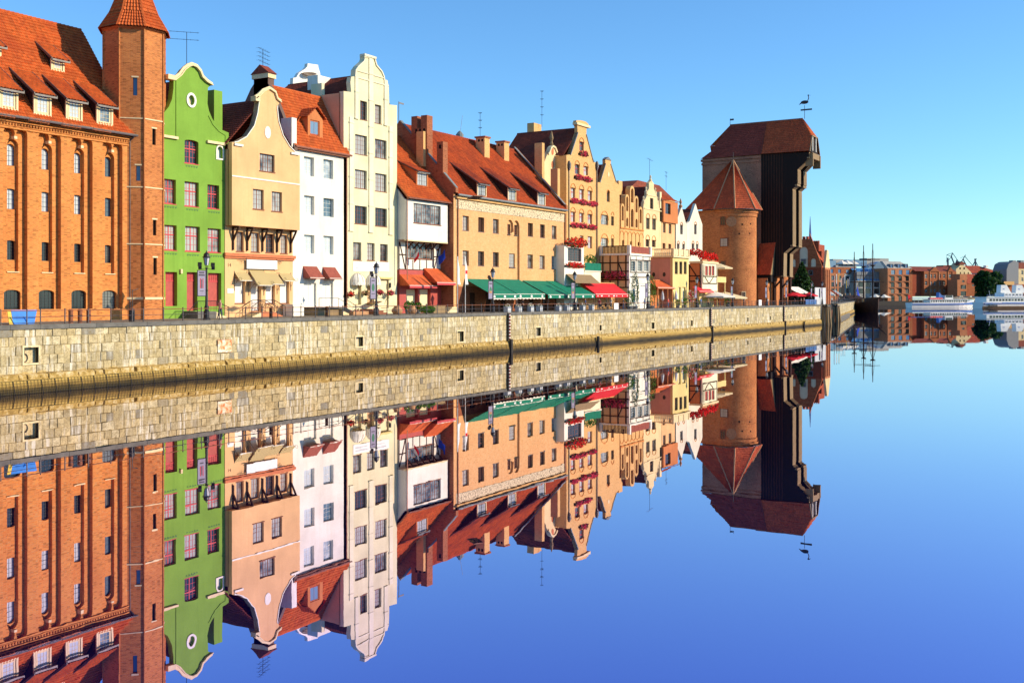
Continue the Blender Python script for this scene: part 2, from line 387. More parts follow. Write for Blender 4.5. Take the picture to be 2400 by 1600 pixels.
def striped():
    t = NT('striped_canvas'); uv = t.n('SeparateXYZ'); t.l(t.geo(), uv.inputs[0])
    w = t.math('PINGPONG', uv.outputs[0], .11); f = t.math('GREATER_THAN', w, .055)
    return t.fin(t.mix(f, (.62, .47, .22), (.30, .23, .11)), .85, .15)
M['striped'] = striped()
def frieze():
    t = NT('frieze_mosaic'); uv = t.uvc()
    v = t.n('TexVoronoi', feature='DISTANCE_TO_EDGE'); v.inputs['Scale'].default_value = 3.0; t.l(uv, v.inputs['Vector'])
    f = t.ramp(v.outputs['Distance'], (.03, (1, 1, 1)), (.09, (0, 0, 0)))
    col = t.mix(f, (.76, .62, .40), (.24, .19, .13))
    return t.fin(col, .9, .15)
M['frieze'] = frieze()
def quay_stone():
    t = NT('quay_stone'); g = t.geo(); gi = t.n('NewGeometry'); oi = t.n('ObjectInfo')
    r = t.math('FRACT', t.math('ADD', gi.outputs['Random Per Island'], t.math('MULTIPLY', oi.outputs['Random'], 7.3)))
    col = t.ramp(r, (0, (.64, .50, .26)), (.22, (.74, .60, .34)), (.42, (.54, .43, .23)), (.62, (.78, .67, .43)), (.78, (.45, .36, .20)), (.9, (.70, .56, .31)), (.97, (.29, .27, .23)))
    n1 = t.noise(g, 2.2, 6, .7); n2 = t.noise(g, 9, 5, .7)
    col = t.mix(t.math('MULTIPLY', t.ramp(n1, (.46, (0, 0, 0)), (.66, (1, 1, 1))), .78), col, (.27, .205, .10))
    col = t.mix(t.math('MULTIPLY', t.ramp(n2, (.46, (0, 0, 0)), (.66, (1, 1, 1))), .7), col, (.22, .165, .09))
    st = t.noise(g, 1.0, 5, .65, (3.2, 3.2, .28)); pt = t.noise(g, .28, 3, .5)
    wf = t.math('MULTIPLY', t.ramp(st, (.5, (0, 0, 0)), (.62, (1, 1, 1))), t.ramp(pt, (.40, (0, 0, 0)), (.56, (1, 1, 1))))
    col = t.mix(t.math('MULTIPLY', wf, .85), col, (.84, .79, .68))
    sp = t.n('SeparateXYZ'); t.l(g, sp.inputs[0])
    low = t.ramp(t.math('ADD', t.math('MULTIPLY', sp.outputs[2], .5), t.math('MULTIPLY', t.noise(g, .8, 4), .5)), (.95, (1, 1, 1)), (1.3, (0, 0, 0)))
    col = t.mix(t.math('MULTIPLY', low, .55), col, (.56, .36, .08))
    col = t.mix(t.math('MULTIPLY', t.ramp(t.noise(g, .22, 5, .65), (.45, (0, 0, 0)), (.7, (1, 1, 1))), .45), col, (.30, .23, .12))
    t.bump(t.noise(g, 7, 6, .7), .8, .06)
    return t.fin(col, .9, .15)
M['quay_stone'] = quay_stone()
M['mortar'] = plain('quay_mortar', (.46, .36, .19), .95, .1, var=.3, scale=2)
def algae():
    t = NT('algae_timber'); g = t.geo(); sp = t.n('SeparateXYZ'); t.l(g, sp.inputs[0])
    h = t.math('ADD', sp.outputs[2], t.math('MULTIPLY', t.math('SUBTRACT', t.noise(g, 1.0, 4, .6, (.5, .5, 3)), .5), .5))
    col = t.ramp(h, (.02, (.020, .016, .008)), (.30, (.09, .06, .018)), (.55, (.36, .22, .055)), (.95, (.56, .37, .10)))
    st = t.noise(g, 1, 4, .6, (.25, .25, 9))
    col = t.mix(t.math('MULTIPLY', t.ramp(st, (.45, (0, 0, 0)), (.65, (1, 1, 1))), .5), col, (.06, .04, .012))
    return t.fin(col, .8, .3)
M['algae'] = algae()
def rubble():
    t = NT('rubble_ledge'); g = t.geo(); n = t.noise(g, 2.5, 6, .7); gi = t.n('NewGeometry')
    col = t.ramp(n, (.3, (.14, .085, .03)), (.5, (.46, .30, .09)), (.68, (.66, .54, .32)))
    t.bump(n, .8, .1); return t.fin(col, .9, .1)
M['rubble'] = rubble()
M['capstone'] = plain('capstone', (.15, .14, .125), .8, .25, var=.25, scale=1.5)
M['paving'] = brick('paving', (.34, .28, .2), (.28, .23, .16), (.2, .16, .1), .6, .3, grime=(.2, .16, .1), gamt=.4)
def rust():
    t = NT('rusty_plate'); g = t.geo(); n = t.noise(g, 3.2, 5, .65)
    return t.fin(t.ramp(n, (.38, (.62, .16, .04)), (.5, (.76, .48, .26)), (.6, (.82, .76, .62))), .8, .2)
M['rust'] = rust()
def gauge():
    t = NT('gauge_marks'); sp = t.n('SeparateXYZ'); t.l(t.geo(), sp.inputs[0])
    w = t.math('PINGPONG', sp.outputs[2], .2); f = t.math('GREATER_THAN', w, .13)
    return t.fin(t.mix(f, (.16, .02, .015), (.75, .7, .62)), .7, .25)
M['gauge'] = gauge()
def water():
    t = NT('water'); g = t.geo()
    gl = t.n('BsdfGlossy'); gl.inputs['Roughness'].default_value = .004
    df = t.n('BsdfDiffuse'); df.inputs['Color'].default_value = (.002, .008, .14, 1)
    fr = t.n('LayerWeight'); fr.inputs['Blend'].default_value = .5
    f = t.ramp(fr.outputs['Facing'], (.62, (.84, .84, .84)), (.88, (.97, .97, .97)), (.98, (.985, .985, .985)))
    t.l(t.ramp(fr.outputs['Facing'], (.64, (.64, .52, .95)), (.79, (.80, .70, .86)), (.90, (.87, .80, .79)), (.98, (.80, .80, .82))), gl.inputs['Color'])
    mx = t.n('MixShader'); t.l(f, mx.inputs[0]); t.l(df.outputs[0], mx.inputs[1]); t.l(gl.outputs[0], mx.inputs[2])
    t.l(mx.outputs[0], t.out.inputs[0])
    bp = t.n('Bump'); bp.inputs['Strength'].default_value = .05; bp.inputs['Distance'].default_value = .02
    t.l(t.noise(g, .5, 3, .5), bp.inputs['Height']); t.l(bp.outputs[0], gl.inputs['Normal'])
    return t.mat
M['water'] = water()
# ------------------------------------------------------------------ building blocks
def roof(name, parent, A, B, C, D, mat, tw=.27, rh=.38, amp=.07, local=False):
    """pantiled slope: A eave left, B eave right, C ridge right, D ridge left (seen from outside)"""
    A, B, C, D = [np.array(p, float) for p in (A, B, C, D)]
    n = np.cross(B - A, D - A)
    if np.linalg.norm(n) < 1e-6: n = np.cross(B - A, C - A)
    n /= np.linalg.norm(n)
    nu = max(2, int(round(max(np.linalg.norm(B - A), np.linalg.norm(C - D)) / tw)))
    hgt = np.linalg.norm((C + D) / 2 - (A + B) / 2); nv = max(2, int(round(hgt / rh)))
    k = 4
    u = np.arange(nu * k + 1) / (nu * k); ph = (np.arange(nu * k + 1) % k) / k
    wave = amp * (.5 - .5 * np.cos(2 * np.pi * ph))
    rows = []
    for j in range(nv):
        rows.append((j / nv, .06)); rows.append(((j + 1) / nv, 0.0))
    V = []
    for v, off in rows:
        L = A + (D - A) * v; Q = B + (C - B) * v
        V.append(L[None] + (Q - L)[None] * u[:, None] + n[None] * (wave + off)[:, None])
    V = np.concatenate(V); W = nu * k + 1
    F = []; UV = []
    wid = nu * tw; hh = nv * rh
    for r in range(len(rows) - 1):
        i = np.arange(W - 1); b = r * W
        F.append(np.stack([b + i, b + i + 1, b + W + i + 1, b + W + i], 1))
        v0 = rows[r][0] * hh + (.01 if r % 2 == 0 else -.01); v1 = rows[r + 1][0] * hh + (-.01 if r % 2 == 0 else .01)
        if r % 2: v0 = v1
        uu = u * wid
        q = np.stack([np.stack([uu[:-1] + .001, np.full(W - 1, v0)], 1), np.stack([uu[1:] - .001, np.full(W - 1, v0)], 1),
                      np.stack([uu[1:] - .001, np.full(W - 1, v1)], 1), np.stack([uu[:-1] + .001, np.full(W - 1, v1)], 1)], 1)
        UV.append(q)
    mb = MB(); off = np.array((0, 0, 0) if local else WO[parent])
    me = bpy.data.meshes.new(name)
    me.from_pydata((V - off).tolist(), [], np.concatenate(F).tolist())
    me.materials.append(mat); autouv(me, np.concatenate(UV).reshape(-1, 2), 0)
    o = link(name, me, parent); WO[o] = WO[parent]; ALL_CH.setdefault(parent, []).append(o)
    return o

def rect(s0, s1, z0, z1): return [(s0, z0), (s1, z0), (s1, z1), (s0, z1)]
def arch(s0, s1, z0, z1, rise=None, n=8):
    w = (s1 - s0) / 2; c = (s0 + s1) / 2; rise = w if rise is None else rise
    p = [(s0, z0), (s1, z0)]
    for i in range(n + 1):
        a = math.pi * i / n; p.append((c + w * math.cos(a), z1 - rise + rise * math.sin(a)))
    return p
def oval(c, z, a, b, n=16): return [(c + a * math.cos(2 * math.pi * i / n), z + b * math.sin(2 * math.pi * i / n)) for i in range(n)]

def facade(name, parent, t, outline, holes, mat, thick=.4, reveal=.3, local=False, rmat=None, back=True):
    loops = [[Vector((p[0], p[1], 0)) for p in lp] for lp in [outline] + list(holes)]
    tri = tessellate_polygon(loops); flat = [p for lp in loops for p in lp]
    mb = MB(); N = len(flat)
    mb.v = [(p.x, t, p.y) for p in flat]
    for a, b, c in tri:
        ar = (flat[b] - flat[a]).cross(flat[c] - flat[a]).z
        if abs(ar) < 1e-9: continue
        mb.f.append([a, b, c] if ar > 0 else [a, c, b]); mb.m.append(0)
    b0 = 0
    for li, lp in enumerate(loops):
        d = thick if li == 0 else reveal; n = len(lp); off = len(mb.v)
        mb.v += [(p.x, t + d, p.y) for p in lp]
        sa = sum(lp[i].x * lp[(i + 1) % n].y - lp[(i + 1) % n].x * lp[i].y for i in range(n)) > 0
        for i in range(n):
            j = (i + 1) % n; q = [b0 + i, off + i, off + j, b0 + j]
            if (sa and li == 0) or (not sa and li > 0): q.reverse()
            mb.f.append(q[::-1] if False else q); mb.m.append(1 if (li and rmat) else 0)
        b0 += n
    if back:
        off = len(mb.v); mb.v += [(p.x, t + thick, p.y) for p in loops[0]]
        # rear face of the wall, holes left closed
        for a, b, c in tessellate_polygon([loops[0]]):
            ar = (loops[0][b] - loops[0][a]).cross(loops[0][c] - loops[0][a]).z
            mb.f.append([off + a, off + c, off + b] if ar > 0 else [off + a, off + b, off + c]); mb.m.append(0)
    return mb.build(name, [mat] + ([rmat] if rmat else []), parent, local)

WCACHE = {}
#          frame material, pane, casements, columns per casement, rows, frame width, transom height or None
STY = {'red': ('trim_red', 'glass', 2, 2, 4, .10, .62), 'brown': ('trim_brown', 'glass', 2, 2, 4, .07, None),
       'white': ('trim_white', 'glass_pale', 1, 2, 4, .06, None), 'brown3': ('trim_brown', 'glass', 3, 2, 4, .07, None),
       'brown5': ('trim_brown', 'glass', 5, 2, 5, .07, None), 'brown7': ('trim_brown', 'glass', 6, 2, 5, .07, None),
       'lattice': ('iron', 'glass_dark', 1, 4, 6, .05, None), 'leaded': ('iron', 'glass_pale', 1, 2, 4, .04, None),
       'dormer': ('trim_cream', 'glass_pale', 1, 3, 4, .22, None), 'grey': ('gutter', 'glass', 2, 2, 3, .08, None),
       'slit': ('iron', 'glass_blue', 1, 1, 1, .04, None), 'slitdark': ('iron', 'dark', 1, 1, 1, .04, None),
       'shut': ('trim_brown', 'shutter_red', 2, 1, 1, .06, None), 'brownshut': ('trim_brown', 'timber', 1, 1, 1, .05, None),
       'blind': ('trim_brown', 'blind', 1, 1, 1, .07, None), 'blindc': ('trim_brown', 'blind_cream', 1, 1, 1, .07, None),
       'whitedoor': ('trim_white', 'blind', 2, 1, 1, .07, None), 'reddoor': ('trim_red', 'shutter_red', 1, 1, 1, .1, .78),
       'redshop': ('trim_red', 'shutter_red', 1, 1, 1, .09, .74), 'redw': ('trim_red', 'glass_pale', 2, 1, 2, .07, .6),
       'sash': ('trim_white', 'glass_dark', 2, 2, 4, .07, None), 'gable': ('trim_brown', 'glass_dark', 2, 1, 3, .08, None),
       'far': ('trim_white', 'glass_dark', 2, 1, 2, .14, .6), 'farmod': ('slate', 'glass_blue', 2, 1, 1, .12, None),
       'fardark': ('slate', 'glass_dark', 1, 1, 1, .12, None), 'awnwin': ('trim_red', 'blind_cream', 1, 1, 1, .12, None),
       'skylight': ('trim_orange', 'glass_blue', 1, 2, 1, .12, None), 'ribbon': ('trim_white', 'glass_dark', 1, 1, 1, .05, None)}
def win_meshes(sty, w, h, ar):
    key = (sty, w, h, ar)
    if key in WCACHE: return WCACHE[key]
    fm, pm, nc, gc, gr, fw, tr = STY[sty]; b = MB(); d = .07; x0, x1 = -w / 2, w / 2
    ztop = h - ar if ar else h
    b.box(x0, x0 + fw, 0, d, 0, ztop); b.box(x1 - fw, x1, 0, d, 0, ztop); b.box(x0 + fw, x1 - fw, 0, d, 0, fw)
    if ar:
        pts = arch(x0, x1, 0, h, ar, 10)[2:]
        b.band(pts, fw, 0, d)
    else: b.box(x0 + fw, x1 - fw, 0, d, h - fw, h)
    zi = h - fw if not ar else h - ar * .35
    cw = (w - 2 * fw) / nc
    for i in range(1, nc):
        xc = x0 + fw + cw * i; b.box(xc - fw / 2, xc + fw / 2, .004, d - .004, fw, zi)
    zt = None
    if tr:
        zt = h * tr; b.box(x0 + fw, x1 - fw, -.012, d - .012, zt - fw * .6, zt + fw * .6)
    if zt and sty in ('redshop', 'reddoor'):
        for j in range(1, 6): xc = x0 + fw + (w - 2 * fw) * j / 6; b.box(xc - .02, xc + .02, .0, d, zt, zi)
        for j in range(1, 5): zc = zt + (zi - zt) * j / 5; b.box(x0 + fw, x1 - fw, .004, d - .004, zc - .018, zc + .018)
    gw = .022 if sty not in ('red', 'far') else .03
    if gc * gr > 1:
        for i in range(nc):
            for j in range(1, gc):
                xc = x0 + fw + cw * (i + j / gc); b.box(xc - gw / 2, xc + gw / 2, .012, d - .012, fw, zi)
        for j in range(1, gr):
            zc = fw + (zi - fw) * j / gr
            if zt and abs(zc - zt) < fw: continue
            b.box(x0 + fw, x1 - fw, .016, d - .016, zc - gw / 2, zc + gw / 2)
    fme = b.mesh('window', [M[fm]])
    p = MB(); e = fw * .4
    if ar: p.prism([(q[0] * .96, .035, q[1] * .985 + .004) for q in arch(x0, x1, 0, h, ar, 10)], (0, .015, 0))
    else: p.box(x0 + e, x1 - e, .035, .05, e, h - e)
    pme = p.mesh('pane', [M[pm]])
    WCACHE[key] = (fme, pme); return WCACHE[key]
def put_window(parent, s0, s1, t, z0, z1, sty, ar=0, name='window', rot=None, local=False, snap=.05, sill=None):
    w = max(.2, round((s1 - s0) / snap) * snap); h = max(.2, round((z1 - z0) / snap) * snap)
    fme, pme = win_meshes(sty, w, h, round(ar, 2))
    off = Vector((0, 0, 0)) if local else WO[parent]
    o = link(name, fme, parent, Vector(((s0 + s1) / 2, t, z0)) - off, rot, ((s1 - s0) / w, 1, (z1 - z0) / h))
    WO[o] = Vector(((s0 + s1) / 2, t, z0)); ALL_CH.setdefault(parent, []).append(o)
    q = link('pane' if 'door' not in name else 'leaf', pme, o); ALL_CH.setdefault(o, []).append(q)
    if sill:
        key = ('sill', sill, w)
        if key not in WCACHE: WCACHE[key] = MB().box(-w / 2 - .06, w / 2 + .06, -.32, .02, -.07, -.002).mesh('sill', [M[sill]])
        q = link('sill', WCACHE[key], o); ALL_CH.setdefault(o, []).append(q)
    return o

class House:
    def __init__(h, name, label, t, s_ref, cat='house', zm='px'):
        h.t = t; h.root = thing(name, label, cat, (s_ref, t, ZQ)); h.zm = zm; h.holes = []
    def p(h, x, y, t=None):
        return onT(*px(h.zm, x, y), h.t if t is None else t)
    def s(h, x, t=None): return h.p(x, 0, t)[0]
    def z(h, x, y, t=None): return h.p(x, y, t)[1]
    def span(h, xl, xr, yt, yb, t=None):
        xm = (xl + xr) / 2
        return h.s(xl, t), h.s(xr, t), h.z(xm, yb, t), h.z(xm, yt, t)
    def win(h, xl, xr, yt, yb, sty, ar=0, inset=.16, zm=None, name='window', t=None, sill=None):
        if zm: h.zm = zm
        t = h.t if t is None else t
        s0, s1, z0, z1 = h.span(xl, xr, yt, yb, t)
        h.holes.append(arch(s0, s1, z0, z1, ar) if ar else rect(s0, s1, z0, z1))
        return put_window(h.root, s0 - .02, s1 + .02, t + inset + .1, z0 - .0, z1 + .02, sty, ar, name, sill=sill)
    def wall(h, outline, mat, t=None, thick=.4, reveal=.3, name='wall', rmat=None):
        o = facade(name, h.root, h.t if t is None else t, outline, h.holes, mat, thick + .1, reveal + .1, rmat=rmat); h.holes = []; return o
    def box(h, name, mat, *a):
        return MB().box(*a).build(name, mat, h.root)
def gable_roof(root, s0, s1, t0, t1, ze, zr, mat, over=.25, sr=None, tw=.24, rh=.36):
    sr = (s0 + s1) / 2 if sr is None else sr
    roof('roof', root, (s0 - over, t1, ze), (s0 - over, t0, ze), (sr, t0, zr), (sr, t1, zr), mat, tw, rh)
    roof('roof', root, (s1 + over, t0, ze), (s1 + over, t1, ze), (sr, t1, zr), (sr, t0, zr), mat, tw, rh)
    MB().tube((sr, t0, zr + .03), (sr, t1, zr + .03), .12, n=6).build('ridge', mat, root)
def body(root, s0, s1, t0, t1, z0, z1, mat, name='side_walls'):
    return MB().box(s0, s1, t0, t1, z0, z1).build(name, mat, root)
def shed_dormer(root, s0, s1, z0, z1, te, ze, m, wall, cheek, rmat, sty, pitch=.45, over=.3, wide=.15):
    """dormer on a slope z = ze + m (t - te); front window s0..s1, z0..z1"""
    tf = te + (z0 - ze) / m
    tb = tf + (z1 - z0) / (m - pitch)                 # where its own roof meets the slope
    zb = z1 + pitch * (tb - tf)
    d = MB()
    for s in (s0, s1 - .12): d.prism([(s, tf, z0), (s, tf, z1), (s, tb, zb)], (.12, 0, 0))
    dm = d.build('dormer', cheek, root)
    f = facade('dormer_front', dm, tf - .03, rect(s0 - .1, s1 + .1, z0, z1), [rect(s0 + .08, s1 - .08, z0 + .1, z1 - .1)], wall, .12, .1)
    put_window(dm, s0 + .06, s1 - .06, tf + .02, z0 + .08, z1 - .08, sty)
    zo = z1 - pitch * over
    roof('dormer_roof', dm, (s0 - wide, tf - over, zo + .06), (s1 + wide, tf - over, zo + .06), (s1 + wide, tb, zb + .06), (s0 - wide, tb, zb + .06), rmat)
    MB().box(s0 - wide, s1 + wide, tf - over - .05, tf - over + .03, zo - .1, zo + .05).build('dormer_fascia', M['gutter'], dm)
    for s in (s0 - wide - .05, s1 + wide): MB().prism([(s, tf - over, zo - .08), (s, tf - over, zo + .14), (s, tb, zb + .14), (s, tb, zb - .08)], (.06, 0, 0)).build('barge_board', M['gutter'], dm)
    return dm
def awning(root, s0, s1, t, z1, proj, drop, mat, val=.25, vmat=None, side=False, name='awning', sag=0):
    a = MB(); zb = z1 - drop; th = .03
    a.prism([(s0, t, z1), (s0, t - proj, zb), (s0, t - proj, zb - th), (s0, t, z1 - th)], (s1 - s0, 0, 0))
    if side:
        for s in (s0, s1 - .02): a.prism([(s, t, z1 - th), (s, t - proj, zb - th), (s, t, zb - th)], (.02, 0, 0))
    o = a.build(name, mat, root)
    if val: MB().box(s0, s1, t - proj - .02, t - proj, zb - val, zb - .005).build('valance', vmat or mat, o)
    MB().tube((s0 - .02, t - proj, zb), (s1 + .02, t - proj, zb), .035).build('front_bar', M['trim_white'], o)
    return o
def leaves(mb, c, rad, n, size, ms, seed, shell=.35):
    rg = random.Random(seed)
    for _ in range(n):
        while True:
            p = Vector((rg.uniform(-1, 1), rg.uniform(-1, 1), rg.uniform(-1, 1)))
            if shell < p.length <= 1: break
        q = Vector((c[0] + p.x * rad[0], c[1] + p.y * rad[1], c[2] + p.z * rad[2]))
        a = Vector((rg.uniform(-1, 1), rg.uniform(-1, 1), rg.uniform(-.6, 1))).normalized(); b = a.orthogonal().normalized()
        if rg.random() < .5: b = b.cross(a)
        s = size * rg.uniform(.6, 1.3); c2 = a.cross(b)
        mb.add([q - b * s, q + c2 * s * .6, q + b * s, q - c2 * s * .6], [(0, 1, 2, 3)], rg.choice(ms))
    return mb
def flower_box(name, label, s0, s1, t, z, h, seed, mats=('flower_pink', 'leaf'), n=90, group=None, cat='flower box', depth=.3):
    r = thing(name, label, cat, ((s0 + s1) / 2, t, z), group=group)
    MB().box(s0, s1, t - depth, t - .01, z - .3, z - .1).build('box', M['timber'], r)
    mb = leaves(MB(), ((s0 + s1) / 2, t - depth * .6, z - .02), ((s1 - s0) / 2 + .12, depth * 1.0, h), int(n * 1.7), .19, [0, 0, 0, 0, 1], seed, 0)
    mb.build('blooms', [M[q] for q in mats], r, kind='stuff')
    return r
def text_mesh(txt, size, mat, parent, loc, rot):
    cu = bpy.data.curves.new('lettering', 'FONT'); cu.body = txt; cu.size = size; cu.extrude = .004; cu.align_x = 'CENTER'
    o = bpy.data.objects.new('lettering', cu); COL.objects.link(o)
    dg = bpy.context.evaluated_depsgraph_get(); me = bpy.data.meshes.new_from_object(o.evaluated_get(dg))
    bpy.data.objects.remove(o); me.materials.clear(); me.materials.append(mat)
    q = link('lettering', me, parent, Vector(loc) - WO[parent], rot); return q
def antenna(root, base, h, lv=3, w=.9, seed=0, ang=.5):
    a = MB(); b = Vector(base); a.tube(b, b + Vector((0, 0, h)), .03, n=5)
    d = Vector((math.cos(ang), math.sin(ang), 0)); e = Vector((-d.y, d.x, 0))
    for i in range(lv):
        c = b + Vector((0, 0, h * (1 - .22 * i)))
        a.tube(c - d * w * .7, c + d * w, .02, n=4)
        for j in range(5):
            q = c + d * (w * (-.6 + .38 * j)); L = .32 - .03 * j
            a.tube(q - e * L, q + e * L, .012, n=4)
    return a.build('antenna', M['iron'], root)
# ------------------------------------------------------------------ setting: water, promenade, quay wall
S_END = onT(1924, 700, 0)[0]
wv = MB(); wv.poly((-900, -9000, 0), (9000, -9000, 0), (9000, 9000, 0), (-900, 9000, 0))
tag(wv.build('water', M['water'], origin=(0, 0, 0)), kind='structure')
g = MB(); g.box(-60, S_END - .3, .35, 70, ZQ - .6, ZQ)
tag(g.build('promenade', M['paving'], origin=(0, 0, 0)), kind='structure')

def quay(root, length, hcap, seed, n_single, joined_name='distant_stones', zl=1.42, x_start=-6.0, niches=()):
    """masonry facing of a quay wall in its own frame: x along the wall, -y towards the water"""
    rg = random.Random(seed); courses = 5; top = hcap - .33; ch = (top - zl) / courses
    var = []
    for i in range(6):
        q = random.Random(40 + i); c = .045; j = lambda: q.uniform(-.012, .012)
        b = MB(); d = -.05 - .012 * i
        b.add([(-.5, 0, -.5), (.5, 0, -.5), (.5, 0, .5), (-.5, 0, .5),
               (-.5 + c * .7, d + j(), -.5 + c), (.5 - c * .7, d + j(), -.5 + c), (.5 - c * .7, d + j(), .5 - c), (-.5 + c * .7, d + j(), .5 - c), (j() * 3, d - .02, j() * 3)],
              [(0, 1, 5, 4), (1, 2, 6, 5), (2, 3, 7, 6), (3, 0, 4, 7), (4, 5, 8), (5, 6, 8), (6, 7, 8), (7, 4, 8)])
        var.append(b.mesh('stone', [M['quay_stone']]))
    todo = []; zc_ = [zl + (top - zl) * f for f in (0, .19, .41, .62, .83, 1)]
    for r in range(courses):
        x = x_start + rg.uniform(-.5, 0); z0 = zc_[r]; ch = zc_[r + 1] - z0
        while x < length:
            w = rg.choice((.45, .55, .6, .7, .75, .85, 1.0, 1.25)) * rg.uniform(.85, 1.2); w = min(w, length - x)
            if w < .2: break
            todo.append((x, x + w, z0, z0 + ch)); x += w
    keep = []
    for a, b, c, d in todo:
        hit = False
        for (n0, n1, m0, m1) in niches:
            if a < n1 and b > n0 and c < m1 and d > m0: hit = True
        if hit:
            parts = [(a, b, c, d)]
            for (n0, n1, m0, m1) in niches:
                nx = []
                for (a2, b2, c2, d2) in parts:
                    if not (a2 < n1 and b2 > n0 and c2 < m1 and d2 > m0): nx.append((a2, b2, c2, d2)); continue
                    if a2 < n0 - .06: nx.append((a2, n0, c2, d2))
                    if b2 > n1 + .06: nx.append((n1, b2, c2, d2))
                    l, rr = max(a2, n0), min(b2, n1)
                    if c2 < m0 - .06: nx.append((l, rr, c2, m0))
                    if d2 > m1 + .06: nx.append((l, rr, m1, d2))
                parts = nx
            keep += parts
        else: keep.append((a, b, c, d))
    keep.sort(key=lambda q: q[0] if q[1] > .0 else 999)
    J = MB(); cnt = 0
    for (a, b, c, d) in keep:
        if cnt < n_single and b > 0:
            o = link('stone', var[rg.randrange(6)], root, ((a + b) / 2, 0, (c + d) / 2), None, (b - a - .012, .55 + rg.uniform(-.3, .5), d - c - .012)); cnt += 1
        else:
            y = -.03 - rg.uniform(0, .04); e = .006; h = .03
            J.add([(a + e, 0, c + e), (b - e, 0, c + e), (b - e, 0, d - e), (a + e, 0, d - e), (a + h, y, c + h), (b - h, y, c + h), (b - h, y, d - h), (a + h, y, d - h)],
                  [(0, 1, 5, 4), (1, 2, 6, 5), (2, 3, 7, 6), (3, 0, 4, 7), (4, 5, 6, 7)])
    J.build(joined_name, M['quay_stone'], root, local=True, kind='stuff')
    bk = []
    # mortar bed behind the stones with the mooring niches cut in
    facade('mortar', root, 0.0, rect(x_start - .5, length, -1.0, top), [rect(*n) for n in niches], M['mortar'], .3, .36, local=True, back=False)
    for n in niches:
        MB().box(n[0] - .05, n[1] + .05, .34, .6, n[2] - .05, n[3] + .05).build('niche_back', M['quay_stone'], root, local=True)
        f = MB(); e = .13
        f.box(n[0] - e, n[0], -.10, .2, n[2] - e, n[3] + e); f.box(n[1], n[1] + e, -.10, .2, n[2] - e, n[3] + e)
        f.box(n[0], n[1], -.10, .2, n[3], n[3] + e); f.box(n[0], n[1], -.10, .2, n[2] - e, n[2])
        f.build('niche_frame', M['trim_cream'], root, local=True)
    # cap stones
    x = x_start - .5; i = 0
    cm = {}
    J2 = MB()
    while x < length - .05:
        w = min(2.4, length - x)
        if i < 60 and w > 2.3:
            if 'c' not in cm: cm['c'] = MB().box(-1.19, 1.19, -.16, .75, top + .004, hcap + .004).mesh('cap_stone', [M['capstone']])
            link('cap_stone', cm['c'], root, (x + w / 2, rg.uniform(-.012, .012), rg.uniform(-.006, .006)))
        else: J2.box(x + .01, x + w - .01, -.16, .75, top + .004, hcap + .004)
        x += w; i += 1
    if J2.v: J2.build('cap_stones_beyond', M['capstone'], root, local=True, kind='stuff')
    # broken ledge and slimy timber facing down to the water
    L = MB(); x = x_start
    while x < length:
        w = rg.uniform(.5, 2.2); w = min(w, length - x); y = -.28 - rg.uniform(0, .14); zt = zl - .02 - rg.uniform(0, .1); zb = zl - .42
        L.add([(x, .0, zb), (x + w, 0, zb), (x + w, 0, zl - .005), (x, 0, zl - .005), (x + .02, y, zb), (x + w - .03, y - rg.uniform(-.05, .05), zb), (x + w - .05, y + .07, zt), (x + .04, y + .05, zt - rg.uniform(0, .05))],
              [(4, 5, 6, 7), (7, 6, 2, 3), (0, 4, 7, 3), (5, 1, 2, 6)])
        x += w + rg.choice((0, 0, 0, .05, .2))
    L.build('rubble_ledge', M['rubble'], root, local=True, kind='stuff')
    MB().box(x_start, length, -.33, 0, zl - .52, zl - .39).build('ledge_beam', M['rubble'], root, local=True)
    P = MB(); npl = 9; hh = (zl - .42 + .5) / npl
    for j in range(npl):
        z0 = -.5 + j * hh; y = -.62 + .03 * j
        P.box(x_start, length, y, y + .3, z0 + .012, z0 + hh)
    P.build('timber_facing', M['algae'], root, local=True, kind='stuff')
    W = MB(); x = x_start; i = 0; lim = min(length, 95)
    while x < lim:
        W.tube((x, -.70, -.1), (x, -.42, zl - .45), .014 if i % 4 else .03, n=3, caps=False); x += .28; i += 1
    for j in range(6):
        f = j / 5; W.tube((x_start, -.68 + .26 * f, .05 + (zl - .5) * f), (lim, -.68 + .26 * f, .05 + (zl - .5) * f), .009, n=3, caps=False)
    W.build('wire_mesh', M['iron'], root, local=True, kind='stuff')

NI = []
for zm, a, b, c, d in (('w1', 268, 436, 655, 835), ('w2', 1925, 2008, 535, 645), ('w3', 862, 930, 435, 545), ('w3', 1695, 1748, 395, 485),
                       ('w4', 172, 192, 318, 372), ('w4', 648, 678, 295, 355), ('w4', 1012, 1030, 275, 330), ('w4', 1530, 1543, 248, 290),
                       ('w4', 1738, 1748, 235, 275), ('w4', 1928, 1938, 222, 262)):
    x0, y1 = px(zm, a, d); x1, y0 = px(zm, b, c); xm = (x0 + x1) / 2
    s0 = onT(x0, 0, 0)[0]; s1 = onT(x1, 0, 0)[0]; NI.append((s0, s1, onT(xm, y1, 0)[1], onT(xm, y0, 0)[1]))
qw = thing('quay_wall', 'long pale stone quay wall with dark cap and slimy foot rising from the canal', 'quay wall', (0, 0, 0))
quay(qw, S_END, ZQ, 3, 290, niches=NI)
